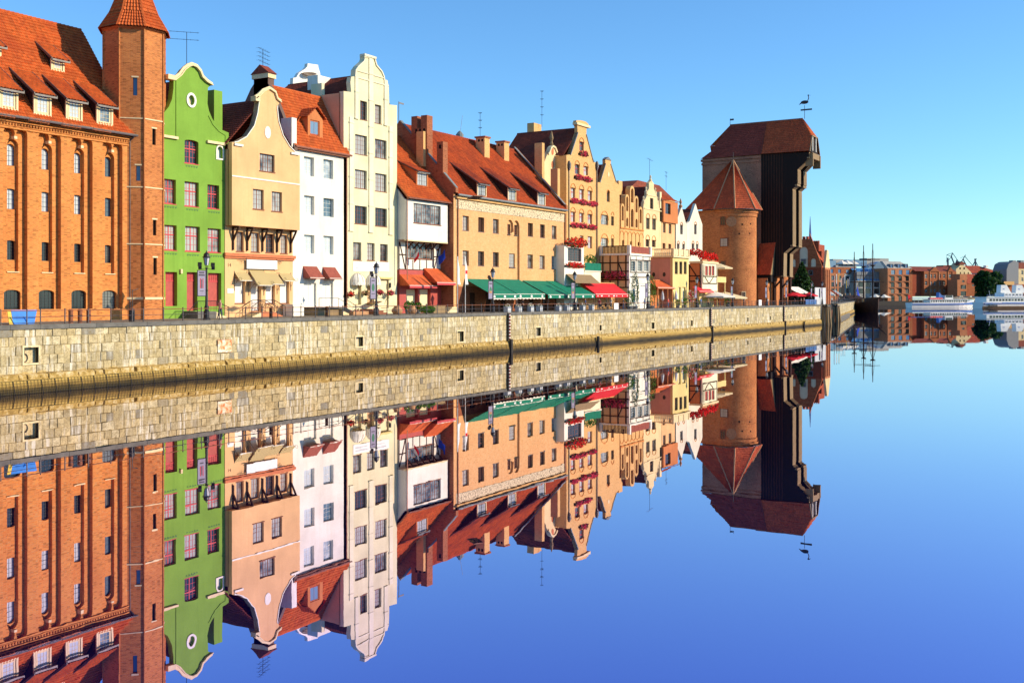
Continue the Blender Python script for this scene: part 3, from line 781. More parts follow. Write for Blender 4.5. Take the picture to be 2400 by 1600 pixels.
# mooring ring in the first niche
n = NI[0]; rb = MB(); c = ((n[0] + n[1]) / 2 - .3, .3, (n[2] + n[3]) / 2 - .2)
for i in range(12):
    a = 2 * math.pi * i / 12; b = 2 * math.pi * (i + 1) / 12
    rb.tube((c[0] + .26 * math.cos(a), c[1], c[2] + .3 * math.sin(a)), (c[0] + .26 * math.cos(b), c[1], c[2] + .3 * math.sin(b)), .035)
rb.tube((c[0], .3, c[2] + .3), (c[0], .3, n[3]), .03)
rb.build('mooring_ring', M['iron'], qw)
# rusty plate, tide gauges, fender posts
x0, y1 = px('w2', 333, 716); x1, y0 = px('w2', 490, 566)
s0, z0 = onT(x0, y1, 0); s1, _ = onT(x1, y1, 0); z1 = onT(x1, y0, 0)[1]
t_ = thing('warning_plate', 'rust streaked orange and white plate on the quay wall below the peach house', 'sign', (s0, -.1, z0))
MB().box(s0, s1, -.16, -.11, z0, z1).build('plate', M['rust'], t_)
MB().box(s0 - .04, s1 + .04, -.10, -.08, z0 - .04, z1 + .04).build('backing', M['trim_brown'], t_)
for i, (x, z1, lab) in enumerate(((1189, 4.8, 'tide gauge post with red and white marks on the quay before the green awnings'),
                                (1663, 4.8, 'narrow dark red post on the quay wall in front of the far parasols'),
                                (1835, 4.8, 'farthest dark post on the quay wall below the wooden crane tower'))):
    s = onT(x, 0, 0)[0]
    t_ = thing('gauge_post', lab, 'gauge', (s, -.3, 0), group='gauge posts on the quay wall')
    MB().box(s - .14, s + .14, -.40, -.12, 1.5, z1).build('scale', M['gauge'], t_)
    MB().box(s - .2, s + .2, -.72, -.40, -.4, 1.6).build('pile', M['timber_pile'], t_)
    MB().box(s - .28, s - .15, -.30, -.1, 1.4, z1 + .1).build('post', M['timber_pile'], t_)
for i, (x, lab) in enumerate(((1391, 'short black fender post at the waterline left of the red awning reflection'), (1877, 'short black fender post at the waterline near the far end of the quay'))):
    s = onT(x, 0, 0)[0]
    tag(MB().lathe((s, -.75, -.4), [(.22, 0), (.22, 1.5), (.16, 1.62)], 8).build('fender_post', M['timber_pile'], origin=(s, -.75, -.4)), lab, 'post')

# second, farther quay beyond the inlet, turned a little inland
k = (1960 - 1200) / FPX; D1 = 304.0
q0 = (CX + D1 * (CT + k * ST), CY + D1 * (ST - k * CT)); k = (2004 - 1200) / FPX; D2 = 470.0
q1 = (CX + D2 * (CT + k * ST), CY + D2 * (ST - k * CT)); QA = math.atan2(q1[1] - q0[1], q1[0] - q0[0]); QL = math.hypot(q1[0] - q0[0], q1[1] - q0[1])
qf = thing('far_quay_wall', 'short far stone quay wall beyond the inlet with flags and railings above', 'quay wall', (q0[0], q0[1], 0), QA)
quay(qf, QL, ZQ, 5, 0, 'quay_stones', x_start=.1)
g = MB(); g.box(.1, QL, .35, 90, ZQ - .5, ZQ - .01); g.add([], [])
go = g.mesh('far_promenade', [M['paving']]); o = link('far_promenade', go, None, (q0[0], q0[1], 0), (0, 0, QA)); tag(o, kind='structure')
# dolphins of piles either side of the inlet
def dolphin(name, s, t, lab, hgt=5.0):
    r = thing(name, lab, 'mooring piles', (s, t, 0), group='pile dolphins at the inlet')
    for i in range(5):
        a = 2 * math.pi * i / 5
        MB().tube((s + 1.1 * math.cos(a), t + 1.1 * math.sin(a), -1), (s + .62 * math.cos(a), t + .62 * math.sin(a), hgt - .12 * i), .42, .34, 8).build('pile', M['timber_grey'], r)
    MB().lathe((s, t, hgt - .7), [(1.02, 0), (1.06, .12), (1.02, .24)], 10).build('iron_band', M['iron'], r)
dolphin('pile_dolphin', S_END + .9, -1.0, 'weathered timber pile cluster at the far end of the near quay wall', 5.1)
dolphin('pile_dolphin', q0[0] - 1.3, q0[1] - .3, 'weathered timber pile cluster on the far side of the inlet', 4.9)

# railing along the quay edge
rl = thing('quay_railing', 'dark metal railing with two horizontal bars running along the near quay edge', 'railing', (0, .3, ZQ))
pm = MB().box(-.035, .035, -.03, .03, 0, 1.06).box(-.05, .05, -.045, .045, 0, .05).lathe((0, 0, 1.05), [(.05, 0), (.055, .05), (.02, .09)], 6).mesh('post', [M['rail']])
gaps = []
s = -7.0; i = 0; posts = []
while s < S_END - 1:
    posts.append(s); s += 2.05 if i % 5 else 1.1; i += 1
for s in posts: link('post', pm, rl, (s, 0, .01))
for z, r, nm in ((1.0, .032, 'top_rail'), (.55, .022, 'middle_rail'), (.12, .022, 'bottom_rail')):
    MB().tube((-8, .3, ZQ + z), (S_END - 1, .3, ZQ + z), r, n=6).build(nm, M['rail'] if z < .9 else M['trim_brown'], rl)
rf = thing('far_railing', 'dark railing with upright bars on the far quay beyond the inlet', 'railing', (q0[0], q0[1], ZQ), QA)
for i in range(60): link('post', pm, rf, (1 + i * (QL - 2) / 59, .3, 0))
for z, nm in ((1.0, 'top_rail'), (.55, 'middle_rail')): MB().tube((.5, .3, z), (QL - .5, .3, z), .03).build(nm, M['rail'], rf, local=True)
# ------------------------------------------------------------------ A: brick warehouse with niches at the left edge
T0 = 8.0
A = House('brick_warehouse', 'orange brick warehouse with tall arched niches and red tiled roof with dormers', T0, 0, 'house', 'a0')
sR = A.s(1195); sL = -14.0
te, tr = 7.55, 15.0
ze = onT(150, 291, te)[1]; zr = onT(100, 51, tr)[1]; mA = (zr - ze) / (tr - te)
bays = []
for xl, xr, wl, wr, ytop, yb in ((38, 245, 80, 165, 1165, 1280), (355, 548, 392, 478, 1220, 1278), (645, 855, 690, 765, 1265, 1276), (935, 1130, 982, 1048, 1310, 1274)):
    xm = (xl + xr) / 2; s0, s1 = A.s(xl), A.s(xr)
    bays.append((s0, s1, A.s(wl), A.s(wr), A.z(xm, ytop), xm))
bw = sum(b[1] - b[0] for b in bays) / 4; zb0 = onT(150, 724, T0)[1]; ztop = sum(b[4] for b in bays) / 4
iw = sum(b[3] - b[2] for b in bays) / 4
pitch_s = (bays[3][0] + bays[3][1] - bays[0][0] - bays[0][1]) / 6
c0 = (bays[0][0] + bays[0][1]) / 2
cs = [c0 + pitch_s * i for i in range(-3, 4)]
def twin(c, w, z0, z1):
    h = w / 2; p = [(c - h, z0), (c + h, z0)]
    r = h / 2 - .06
    for q in (c + h / 2 + .03, c - h / 2 - .03):
        p += [(q + (r + .03) * math.cos(math.pi * i / 8), z1 - r + r * math.sin(math.pi * i / 8)) for i in range(9)]
        if q > c: p += [(c + .1, z1 - r - .25), (c - .1, z1 - r - .25)]
    return p
zs_rows = [(onT(28, 388, T0 + .5)[1], onT(28, 337, T0 + .5)[1]), (onT(28, 490, T0 + .5)[1], onT(28, 442, T0 + .5)[1]), (onT(28, 609, T0 + .5)[1], onT(28, 563, T0 + .5)[1])]
zg = (onT(38, 726, T0 + .3)[1], onT(38, 679, T0 + .3)[1])
A.holes = [twin(c, bw, zb0, ztop) for c in cs]
A.wall([(sL, ZQ - .1), (sR, ZQ - .1), (sR, ze - .05), (sL, ze - .05)], M['brick_orange'], thick=1.2, reveal=.42)
iz0 = onT(28, 636, T0 + .3)[1]
for c in cs:
    s0, s1 = c - iw / 2 - .05, c + iw / 2 + .12
    strip = arch(s0, s1, iz0, zs_rows[0][1] + .35, None, 10)
    gw = arch(c - .72, c + .72, zg[0], zg[1], .25, 8)
    facade('niche_wall', A.root, T0 + .42, rect(c - bw / 2 - .05, c + bw / 2 + .05, zb0 - .05, ztop + .1), [strip, gw], M['brick_orange'], .5, .28, back=False)
    hs = []
    for i, (a, b) in enumerate(zs_rows):
        ar = (s1 - s0) / 2 - .05 if i == 0 else .12
        hs.append(arch(s0 + .05, s1 - .05, a, b, ar, 10))
        put_window(A.root, s0 + .04, s1 - .04, T0 + .70 + .2, a, b, 'leaded' if i < 2 else 'lattice', ar)
    facade('inner_wall', A.root, T0 + .70, rect(s0 - .1, s1 + .1, iz0 - .1, zs_rows[0][1] + .5), hs, M['brick_orange'], .4, .25, back=False)
    put_window(A.root, c - .73, c + .73, T0 + .42 + .2, zg[0], zg[1], 'lattice', .25)
    MB().box(s0 - .05, s1 + .05, T0 + .32, T0 + .47, iz0 - .08, iz0 - .005).build('stone_sill', M['trim_cream'], A.root)
    MB().box(c - .13, c + .13, T0 - .04, T0 + .42, ztop - bw / 4 - .38, ztop - bw / 4 - .16).build('corbel', M['trim_cream'], A.root)
body(A.root, sL, sR - .02, T0 + 1.25, 22, ZQ - .1, ze - .1, M['brick_orange'])
# cornice courses under the eave
for j, (dy, dz, hh) in enumerate(((.10, .95, .10), (.07, .75, .06), (.16, .42, .12), (.28, .22, .22))):
    MB().box(sL, sR + .01 * j, T0 - dy, T0 - .002, ze - dz, ze - dz + hh).build('cornice_course', M['brick_orange'], A.root)
d = MB(); x = sL
while x < sR - .2: d.box(x, x + .13, T0 - .12, T0 - .003, ze - .66, ze - .5); x += .26
d.build('dentils', M['brick_orange'], A.root, kind='stuff')
roof('roof', A.root, (sL, te, ze), (sR + .4, te, ze), (sR + .4, tr, zr), (sL, tr, zr), M['tile_orange'])
roof('roof', A.root, (sR + .4, tr + 7.4, ze), (sL, tr + 7.4, ze), (sL, tr, zr), (sR + .4, tr, zr), M['tile_orange'], .5, .7)
rd = MB(); x = sL
while x < sR: rd.tube((x, tr, zr + .06), (x + .42, tr, zr + .09), .13, .15, 6); x += .42
rd.build('ridge_tiles', M['tile_orange'], A.root, kind='stuff')
MB().tube((sL, te - .1, ze - .02), (sR + .45, te - .1, ze - .02), .12, n=8).build('gutter', M['gutter'], A.root)
MB().prism([(sR + .38, te, ze - .25), (sR + .38, tr, zr - .1), (sR + .38, tr + 7.4, ze - .25)], (-.3, 0, 0)).build('gable_wall', M['brick_orange'], A.root)
sp_ = A.s(1190); MB().tube((sp_ - .05, T0 - .12, ZQ), (sp_ - .05, T0 - .12, ze - .5), .07, n=8).tube((sp_ - .05, T0 - .12, ze - .5), (sp_ + .1, te - .1, ze - .1), .07, n=8).build('downpipe', M['gutter'], A.root)
for xl, xr, yt, yb in ((-18, 165, 800, 1000), (302, 470, 850, 1055), (598, 755, 905, 1100), (880, 1035, 952, 1142), (462, 590, 530, 650), (-160, 10, 395, 500), (-330, -165, 745, 945)):
    a = onRoof(*px('a0', (xl + xr) / 2, yb), te, ze, mA); tf = a[1]
    s0, s1 = onT(*px('a0', xl, yb), tf)[0], onT(*px('a0', xr, yb), tf)[0]
    z1 = onT(*px('a0', (xl + xr) / 2, yt), tf)[1]
    dm = shed_dormer(A.root, s0 + .12, s1 - .12, a[2] - .08, z1, te, ze, mA, M['trim_cream'], M['timber'], M['tile_orange'], 'dormer', pitch=mA * .52, over=.45, wide=.3)
    # snow guard on the roof below
    if yb > 900:
        gz = a[2] - .9; gt = te + (gz - ze) / mA
        gd = MB(); gd.path([(s0 - .9, gt - .25, gz + .3), (s0 + .9, gt - .25, gz + .3)], .02, 4); gd.path([(s0 - .9, gt - .2, gz + .12), (s0 + .9, gt - .2, gz + .12)], .02, 4)
        for q in range(6): gd.tube((s0 - .9 + .36 * q, gt, gz), (s0 - .9 + .36 * q, gt - .25, gz + .34), .015, n=4)
        gd.build('snow_guard', M['trim_orange'], A.root)

# ------------------------------------------------------------------ B: octagonal stair turret
tf = 7.0; a_l, a_r = onT(338, 0, tf)[0], onT(382, 0, tf)[0]; hs_ = (a_r - a_l) / 2; ap = hs_ / math.tan(R(22.5)); tc = (a_l + a_r) / 2, tf + ap
Rc = ap / math.cos(R(22.5)); zt = onT(360, 72, tf)[1]
B = thing('brick_turret', 'octagonal brick stair turret with pointed tiled spire beside the green house', 'tower', (tc[0], tc[1], ZQ))
mb = MB()
def octp(r, z, n=8): return [(tc[0] + r * math.cos(R(22.5) + 2 * math.pi * i / n), tc[1] + r * math.sin(R(22.5) + 2 * math.pi * i / n), z) for i in range(n)]
def face_wall(i):            # one side of the octagon
    q = octp(Rc, 0); p0, p1 = Vector(q[i]), Vector(q[(i + 1) % 8])
    return p0, p1
for i in range(8):
    p0, p1 = face_wall(i); w = (p1 - p0).length; d = (p1 - p0).normalized(); nrm = Vector((d.y, -d.x, 0)); ang = math.atan2(d.y, d.x)
    e = bpy.data.objects.new('side', None)
    slots = []
    if i == 4: slots = [('mid', 182, 224, 316.5), ('mid', 388, 424, 324)]
    if i == 5: slots = [('r', 302, 340, 361), ('r', 515, 552, 362.5), ('r', 604, 644, 363.5)]
    hl = []; wl = []
    for kd, y0, y1, xx in slots:
        mid = (p0 + p1) / 2; dr = ray(xx)
        # distance to that side
        l = ((mid.x - CX) * nrm.x + (mid.y - CY) * nrm.y) / (dr[0] * nrm.x + dr[1] * nrm.y)
        pt = Vector((CX + l * dr[0], CY + l * dr[1], 0)); u = (pt - p0).dot(d)
        z0, z1 = CZ - (y1 - HZ) * l / FPX, CZ - (y0 - HZ) * l / FPX
        hl.append(rect(u - .19, u + .19, z0, z1)); wl.append((u, z0, z1))
    o = facade('side_wall', B, 0, rect(0, w, ZQ - .1, zt), hl, M['brick_turret'], .3, .22, local=True, back=False)
    o.location = Vector((p0.x, p0.y, 0)) - WO[B]; o.rotation_euler = (0, 0, ang)
    for u, z0, z1 in wl:
        put_window(o, u - .19, u + .19, .18, z0, z1, 'slit' if i == 4 else 'slitdark', local=True)
        MB().box(u - .3, u + .3, -.03, -.002, z1, z1 + .13).build('lintel', M['trim_cream'], o, local=True)
for y, w, mt in ((282, .10, 'trim_cream'), (441, .10, 'trim_cream'), (573, .10, 'trim_cream'), (699, .2, 'trim_cream')):
    z = onT(360, y, tf)[1]; MB().lathe((tc[0], tc[1], z), [(Rc + .005, -w / 2), (Rc + .06, -w / 2), (Rc + .06, w / 2), (Rc + .005, w / 2)], 8, a0=R(22.5)).build('string_course', M[mt], B)
cr = MB(); q = octp(Rc + .02, 0)
for p in q: cr.tube((p[0], p[1], ZQ), (p[0], p[1], zt - .05), .09, n=6)
cr.build('corner_bricks', M['brick_turret'], B, kind='stuff')
MB().lathe((tc[0], tc[1], zt), [(Rc, -.15), (Rc + .2, 0), (Rc + .2, .12), (Rc - .4, .12)], 8, a0=R(22.5)).build('eave', M['brick_turret'], B)
zap = onT(313, -105, tc[1])[1]
qe = octp(Rc + .42, zt + .05); qm = octp(Rc * .80, zt + .05 + (zap - zt) * .22)
for i in range(8):
    j = (i + 1) % 8; ap_ = Vector((tc[0], tc[1], zap)); c_, d_ = Vector(qm[j]), Vector(qm[i])
    roof('spire_side', B, qe[i], qe[j], qm[j], qm[i], M['tile_orange'])
    roof('spire_side', B, qm[i], qm[j], c_.lerp(ap_, .97), d_.lerp(ap_, .97), M['tile_orange'])
    MB().path([qe[i], qm[i], (tc[0], tc[1], zap)], .11, 5).build('hip_tiles', M['tile_orange'], B)

# ------------------------------------------------------------------ C: green house
G = House('green_house', 'bright green plastered house with curved baroque gable and red windows', T0, onT(450, 0, T0)[0], 'house', '3')
P3 = lambda *l: [G.p(x, y) for x, y in l]
sl = onT(372, 0, T0)[0]; sr_ = onT(527, 0, T0)[0]
G.zm = '3'
top = P3((690, 925), (690, 828), (635, 805), (580, 760), (540, 700), (510, 630), (495, 560), (500, 415), (525, 395), (480, 355), (440, 315), (420, 262), (385, 220), (345, 205), (310, 218), (275, 245), (240, 295), (185, 335), (183, 420), (170, 520), (140, 590), (90, 650), (40, 690), (0, 700))
out = [(sl, ZQ), (sr_, ZQ), (sr_, G.z(650, 950)), (top[0][0], top[0][1])] + top[1:] + [(sl, top[-1][1])]
out = [q for q in out if q[0] >= sl - 3]
for (xl, xr, yt, yb, zm) in ((98, 205, 1255, 1480, '3'), (285, 415, 1280, 1505, '3'), (495, 602, 1308, 1525, '3'), (100, 212, 500, 730, '4'), (290, 425, 512, 742, '4'), (497, 618, 532, 752, '4')):
    G.win(xl, xr, yt, yb, 'red', 0, .2, zm, sill='trim_red')
G.win(285, 412, 895, 1112, 'red', .18, .2, '3', sill='trim_red')
for (xl, xr, yt, yb) in ((108, 217, 930, 1243), (500, 622, 940, 1245)): G.win(xl, xr, yt, yb, 'redshop', 0, .28, '4')
G.win(305, 402, 932, 1285, 'reddoor', 0, .28, '4', 'door')
G.zm = '3'
oc = G.p(345, 530); ow, oh = abs(G.s(390) - G.s(300)) / 2, abs(G.z(345, 455) - G.z(345, 605)) / 2
G.holes.append(oval(*oc, ow * .62, oh * .62))
nc = G.span(575, 640, 945, 1078)
G.holes.append(arch(nc[0] + .1, nc[1] - .1, nc[2] + .15, nc[3] - .1))
G.wall(out, M['green'], thick=.5, reveal=.34)
MB().band(oval(*oc, ow * .62, oh * .62, 24)[::-1], ow * .38, T0 - .08, T0 - .002, closed=True).build('oval_frame', M['trim_white'], G.root)
MB().box(oc[0] - ow, oc[0] + ow, T0 + .3, T0 + .35, oc[1] - oh, oc[1] + oh).build('oval_back', M['trim_cream'], G.root)
facade('niche_frame', G.root, T0 - .07, arch(nc[0] - .05, nc[1] + .05, nc[2], nc[3] + .05), [arch(nc[0] + .1, nc[1] - .1, nc[2] + .15, nc[3] - .1)], M['trim_white'], .068, .06, back=False)
MB().box(nc[0], nc[1], T0 + .3, T0 + .36, nc[2], nc[3]).build('niche_back', M['trim_white'], G.root)
body(G.root, sl, sr_, T0 + .5, 22, ZQ, G.z(300, 800), M['green'])
crn = MB(); crn.band(P3((185, 338), (215, 315), (240, 295), (275, 245), (310, 218), (345, 205), (385, 220), (420, 262), (440, 315), (480, 355), (530, 392))[::-1], -.24, T0 - .14, T0 + .02)
crn.band(P3((185, 338), (215, 315), (240, 295), (275, 245), (310, 218), (345, 205), (385, 220), (420, 262), (440, 315), (480, 355), (535, 388))[::-1], .10, T0 - .26, T0 + .5)
crn.build('cornice', M['trim_cream'], G.root)
MB().box(G.s(115), G.s(188), T0 - .3, T0 + .5, G.z(150, 342), G.z(150, 298)).build('cornice_block', M['trim_cream'], G.root)
for xl, xr, y in ((40, 215, 865), (485, 642, 922)):
    MB().box(G.s(xl), G.s(xr), T0 - .22, T0 - .002, G.z((xl + xr) / 2, y + 12), G.z((xl + xr) / 2, y - 12)).build('string_course', M['trim_cream'], G.root)
gv = MB(); gv.box(G.s(203), G.s(213), T0 - .07, T0 - .003, G.z(208, 860), G.z(208, 345)); gv.build('pilaster_strip', M['green'], G.root)
MB().band(P3((660, 905), (660, 850), (600, 812), (545, 750), (505, 670)), .07, T0 - .06, T0 - .003).build('moulding', M['green'], G.root)
for pts in (((30, 150), (40, 152)),): pass
# plaster festoons under the windows
for (xm, y, zm) in ((350, 1128, '3'), (155, 1500, '3'), (355, 1525, '3'), (555, 1548, '3'), (155, 752, '4'), (360, 765, '4'), (575, 775, '4')):
    G.zm = zm; c = G.s(xm); z = G.z(xm, y); f = MB()
    for q in range(5):
        x = c - .62 + .31 * q
        for w in range(4):
            f.box(x - .1 + .05 * w, x - .06 + .05 * w, T0 - .03, T0 - .002, z - .14 * math.sin(math.pi * (w + .5) / 4) - .05, z - .14 * math.sin(math.pi * (w + .5) / 4) + .02)
    f.build('festoon', M['print_green'], G.root, kind='stuff')
G.zm = '3'
gable_roof(G.root, sl + .3, sr_ - .3, T0 + .5, 22, G.z(300, 800), G.z(345, 340), M['tile_dark'])
cx0, cx1 = onT(*px('3', 556, 440), 10)[0], onT(*px('3', 632, 440), 10)[0]
MB().box(cx0, cx1, 10, 12.6, G.z(600, 900), onT(*px('3', 600, 442), 10)[1]).build('chimney', M['green'], G.root)
antenna(G.root, (G.s(345), T0 + .6, G.z(345, 210)), 3.2, 2, 1.6, ang=2.4)
MB().box(G.s(90, None) + 1.9, G.s(90) + 2.1, T0 - .2, T0 - .002, onT(*px('4', 268, 945), T0)[1], onT(*px('4', 268, 905), T0)[1]).build('alarm_box', M['trim_cream'], G.root)
# entrance steps with railings
G.zm = '4'
s0, s1 = G.s(268), G.s(440); st = thing('entrance_steps', 'dark stone steps with black railings before the green house door', 'steps', (s0, T0 - 1, ZQ))
zl = G.z(350, 1290)
MB().box(s0, s1, T0 - 2.0, T0 - .01, ZQ + .005, zl - .02).build('landing', M['capstone'], st)
for i in range(5): MB().box(s1 + .28 * i, s1 + .28 * (i + 1), T0 - 1.9, T0 - .1, ZQ + .005, ZQ + (zl - ZQ) * (1 - (i + 1) / 6)).build('step', M['trim_cream'], st)
rr = MB()
for t_ in (T0 - 1.95,):
    rr.path([(s0 - 1.7, t_, ZQ + .1), (s0, t_, zl + .95), (s1, t_, zl + .95), (s1 + 1.6, t_, ZQ + 1.0)], .035, 6)
    rr.path([(s0, t_, zl), (s0, t_, zl + .95)], .03); rr.path([(s1, t_, zl), (s1, t_, zl + .95)], .03)
    n_ = 14
    for q in range(n_): x = s0 + (s1 - s0) * q / (n_ - 1); rr.tube((x, t_, zl), (x, t_, zl + .93), .012, n=4)
    for q in range(8): x = s1 + 1.6 * q / 8; rr.tube((x, t_, ZQ + (zl - ZQ) * (1 - q / 8)), (x, t_, zl + .95 - (zl - ZQ) * q / 8), .012, n=4)
rr.build('handrail', M['iron'], st)

# ------------------------------------------------------------------ D: peach house
TJ = 7.1
H = House('peach_house', 'peach plastered house with bell gable jettied over timber brackets', T0, onT(600, 0, T0)[0], 'house', '3')
H.zm = '3'; jp = lambda x, y: H.p(x, y, TJ)
js0, js1 = jp(720, 0)[0], jp(1343, 0)[0]
zj = (jp(720, 0)[1], onT(*px('4', 1030, 524), TJ)[1])[1]
cur = [(1305, 1005), (1250, 950), (1190, 850), (1150, 720), (1137, 610), (1140, 580), (1165, 547), (1130, 520), (1110, 460), (1060, 425), (1005, 448), (965, 490), (965, 540), (950, 650), (920, 760), (850, 860), (770, 905), (738, 912)]
top = [jp(*c) for c in cur]
H.zm = '3'; H.win(975, 1112, 1025, 1185, 'brown3', 0, .14, '3', t=TJ, sill='trim_brown')
H.win(913, 1012, 172, 355, 'brown', 0, .14, '4', t=TJ, sill='trim_brown'); H.win(1085, 1180, 195, 375, 'brown', 0, .14, '4', t=TJ, sill='trim_brown')
H.zm = '3'; ov = jp(1047, 825)
zsh = jp(1330, 1075)[1]
H.wall([(js0, zj), (js1, zj), (js1, top[0][1] - .2)] + top + [(js0 + .0, top[-1][1] - .1)], M['peach'], t=TJ, thick=.45)
MB().prism([(p[0], TJ - .05, p[1]) for p in oval(*ov, .42, .62, 20)], (0, .048, 0)).build('oval_plaque', M['trim_white'], H.root)
for cc in (cur[:6], cur[12:]): MB().band([jp(*c) for c in cc], .09, TJ - .08, TJ + .5).build('gable_edge', M['trim_white'], H.root)
MB().band([jp(*c) for c in [(1165, 547), (1130, 520), (1110, 460), (1060, 425), (1005, 448), (965, 490), (930, 512)]], -.26, TJ - .10, TJ + .01).band([jp(*c) for c in [(1168, 545), (1132, 515), (1112, 455), (1060, 420), (1005, 443), (962, 486), (930, 508)]], .10, TJ - .2, TJ + .5).build('cornice', M['trim_cream'], H.root)
MB().box(jp(926, 0)[0], jp(968, 0)[0], TJ - .2, TJ + .5, jp(950, 540)[1], jp(950, 495)[1]).build('cornice_block', M['trim_cream'], H.root)
for x0_, x1_, y in ((738, 815, 935), (1258, 1330, 1015)):
    MB().box(jp(x0_, 0)[0], jp(x1_, 0)[0], TJ - .16, TJ - .003, jp(x0_, y + 10)[1], jp(x0_, y - 10)[1]).build('scroll_corbel', M['trim_white'], H.root)
MB().box(js0 - .02, js1 + .02, TJ - .06, TJ - .002, jp(1030, 1270)[1], jp(1030, 1258)[1]).build('string_course', M['trim_white'], H.root)
hs0, hs1 = H.s(650), onT(*px('4', 1278, 0), T0)[0]
body(H.root, js0, js1, TJ + .45, 21, zj, jp(720, 975)[1], M['peach'])
gable_roof(H.root, js0, js1, TJ + .5, 21, jp(730, 940)[1], jp(1050, 475)[1] - .6, M['tile_dark'])
# lower storey
for (xl, xr, yt, yb) in ((760, 828, 560, 742), (895, 972, 568, 748), (1030, 1107, 580, 754), (1165, 1230, 590, 762)): H.win(xl, xr, yt, yb, 'brown', 0, .16, '4', sill='trim_brown')
for (xl, xr, yt, yb) in ((300, 538, 500, 1090), (1005, 1220, 560, 1090), (1335, 1548, 510, 1090)): H.win(xl, xr, yt, yb, 'blind', 0, .2, 'p', sill='trim_brown')
H.win(665, 905, 440, 1270, 'blind', 0, .25, 'p', 'door')
H.wall([(hs0, ZQ), (hs1, ZQ), (hs1, zj + .02), (hs0, zj + .02)], M['peach'], thick=.5, reveal=.32, rmat=None)
body(H.root, hs0 + .01, hs1 - .01, T0 + .5, 21, ZQ, zj + .01, M['peach'])
H.zm = '4'
for xb in (720, 850, 990, 1125, 1250):
    s = H.s(xb); b = MB(); zt_ = zj - .01
    b.box(s, s + .16, T0 - .92, T0 - .01, zt_ - .2, zt_); b.box(s + .01, s + .15, T0 - .17, T0 - .02, zt_ - 2.35, zt_ - .2)
    b.bar((s + .08, T0 - .80, zt_ - .2), (s + .08, T0 - .12, zt_ - 1.35), .14, .16); b.build('bracket', M['timber'], H.root)
zc = H.z(970, 797); MB().box(hs0 - .12, hs1 + .2, T0 - .28, T0 - .003, zc + .0, zc + .32).box(hs0 - .06, hs1 + .1, T0 - .16, T0 - .004, zc - .2, zc).build('cornice_course', M['trim_orange'], H.root)
H.zm = 'p'
sg = H.span(530, 1230, 95, 300); sb = MB().box(sg[0], sg[1], T0 - .26, T0 - .2, sg[2], sg[3]).build('sign_board', M['flag_white'], H.root)
ir = MB(); ir.path([(sg[0] - 1.0, T0 - .2, sg[3]), (sg[1] + 1.0, T0 - .2, sg[3] - .02)], .025, 4); ir.path([(sg[0] - .45, T0 - .2, sg[2]), (sg[1] + .4, T0 - .2, sg[2])], .02, 4)
for s in (sg[0], sg[1]): ir.path([(s, T0 - .2, sg[2] - .1), (s, T0 - .2, sg[3] + .15)], .03, 4)
for s, d in ((sg[0] - .45, -1), (sg[1] + .45, 1)):
    for q in range(10):
        a = q * .6; r = .2 * (1 - q / 14); a2 = a + .6; r2 = .2 * (1 - (q + 1) / 14)
        ir.tube((s + d * r * math.cos(a), T0 - .2, sg[3] - .25 + r * math.sin(a)), (s + d * r2 * math.cos(a2), T0 - .2, sg[3] - .25 + r2 * math.sin(a2)), .016, n=4)
ir.build('sign_ironwork', M['iron'], H.root)
text_mesh('14', .5, M['timber'], H.root, (H.s(168), T0 - .01, H.z(168, 245)), (R(90), 0, 0))
pl = H.span(120, 262, 745, 850); MB().box(pl[0], pl[1], T0 - .05, T0 - .002, pl[2], pl[3]).build('wall_plaque', M['flag_white'], H.root)
for xl, xr, yt, pr, dr in ((285, 575, 370, .75, .85), (615, 960, 325, 1.3, 1.55), (965, 1265, 395, 1.05, 1.15), (1310, 1580, 400, .75, .8)):
    s0, s1 = H.s(xl), H.s(xr); z1 = H.z((xl + xr) / 2, yt)
    a = awning(H.root, s0, s1, T0, z1, pr, dr, M['striped'], .0)
    for s in (s0, s1):
        k_ = MB(); k_.path([(s, T0 - .03, z1 + .1), (s, T0 - .03, z1 - dr - 1.0)], .025, 4); k_.path([(s, T0 - .03, z1 - dr - .6), (s, T0 - pr * .6, z1 - dr * .9), (s, T0 - pr - .1, z1 - dr)], .018, 4)
        for q in range(8): a_ = q * .7; k_.tube((s, T0 - pr - .1 + .16 * math.cos(a_), z1 - dr + .16 + .16 * math.sin(a_)), (s, T0 - pr - .1 + .16 * math.cos(a_ + .7), z1 - dr + .16 + .16 * math.sin(a_ + .7)), .016, n=4)
        k_.build('awning_bracket', M['iron'], a)
st = thing('entrance_steps', 'brown tiled steps with wrought iron railings before the peach house', 'steps', (H.s(700), T0 - 1.4, ZQ))
s0, s1 = H.s(650), H.s(955); zl = H.z(780, 1275)
MB().box(s0, s1, T0 - 1.5, T0 - .01, ZQ + .005, zl - .02).build('landing', M['trim_orange'], st)
for i in range(4):
    MB().box(s1 + .3 * i, s1 + .3 * (i + 1), T0 - 1.5, T0 - .1, ZQ + .005, ZQ + (zl - ZQ) * (1 - (i + 1) / 5)).build('step', M['trim_orange'], st)
    MB().box(s0 - .3 * (i + 1), s0 - .3 * i, T0 - 1.5, T0 - .1, ZQ + .005, ZQ + (zl - ZQ) * (1 - (i + 1) / 5)).build('step', M['trim_cream'], st)
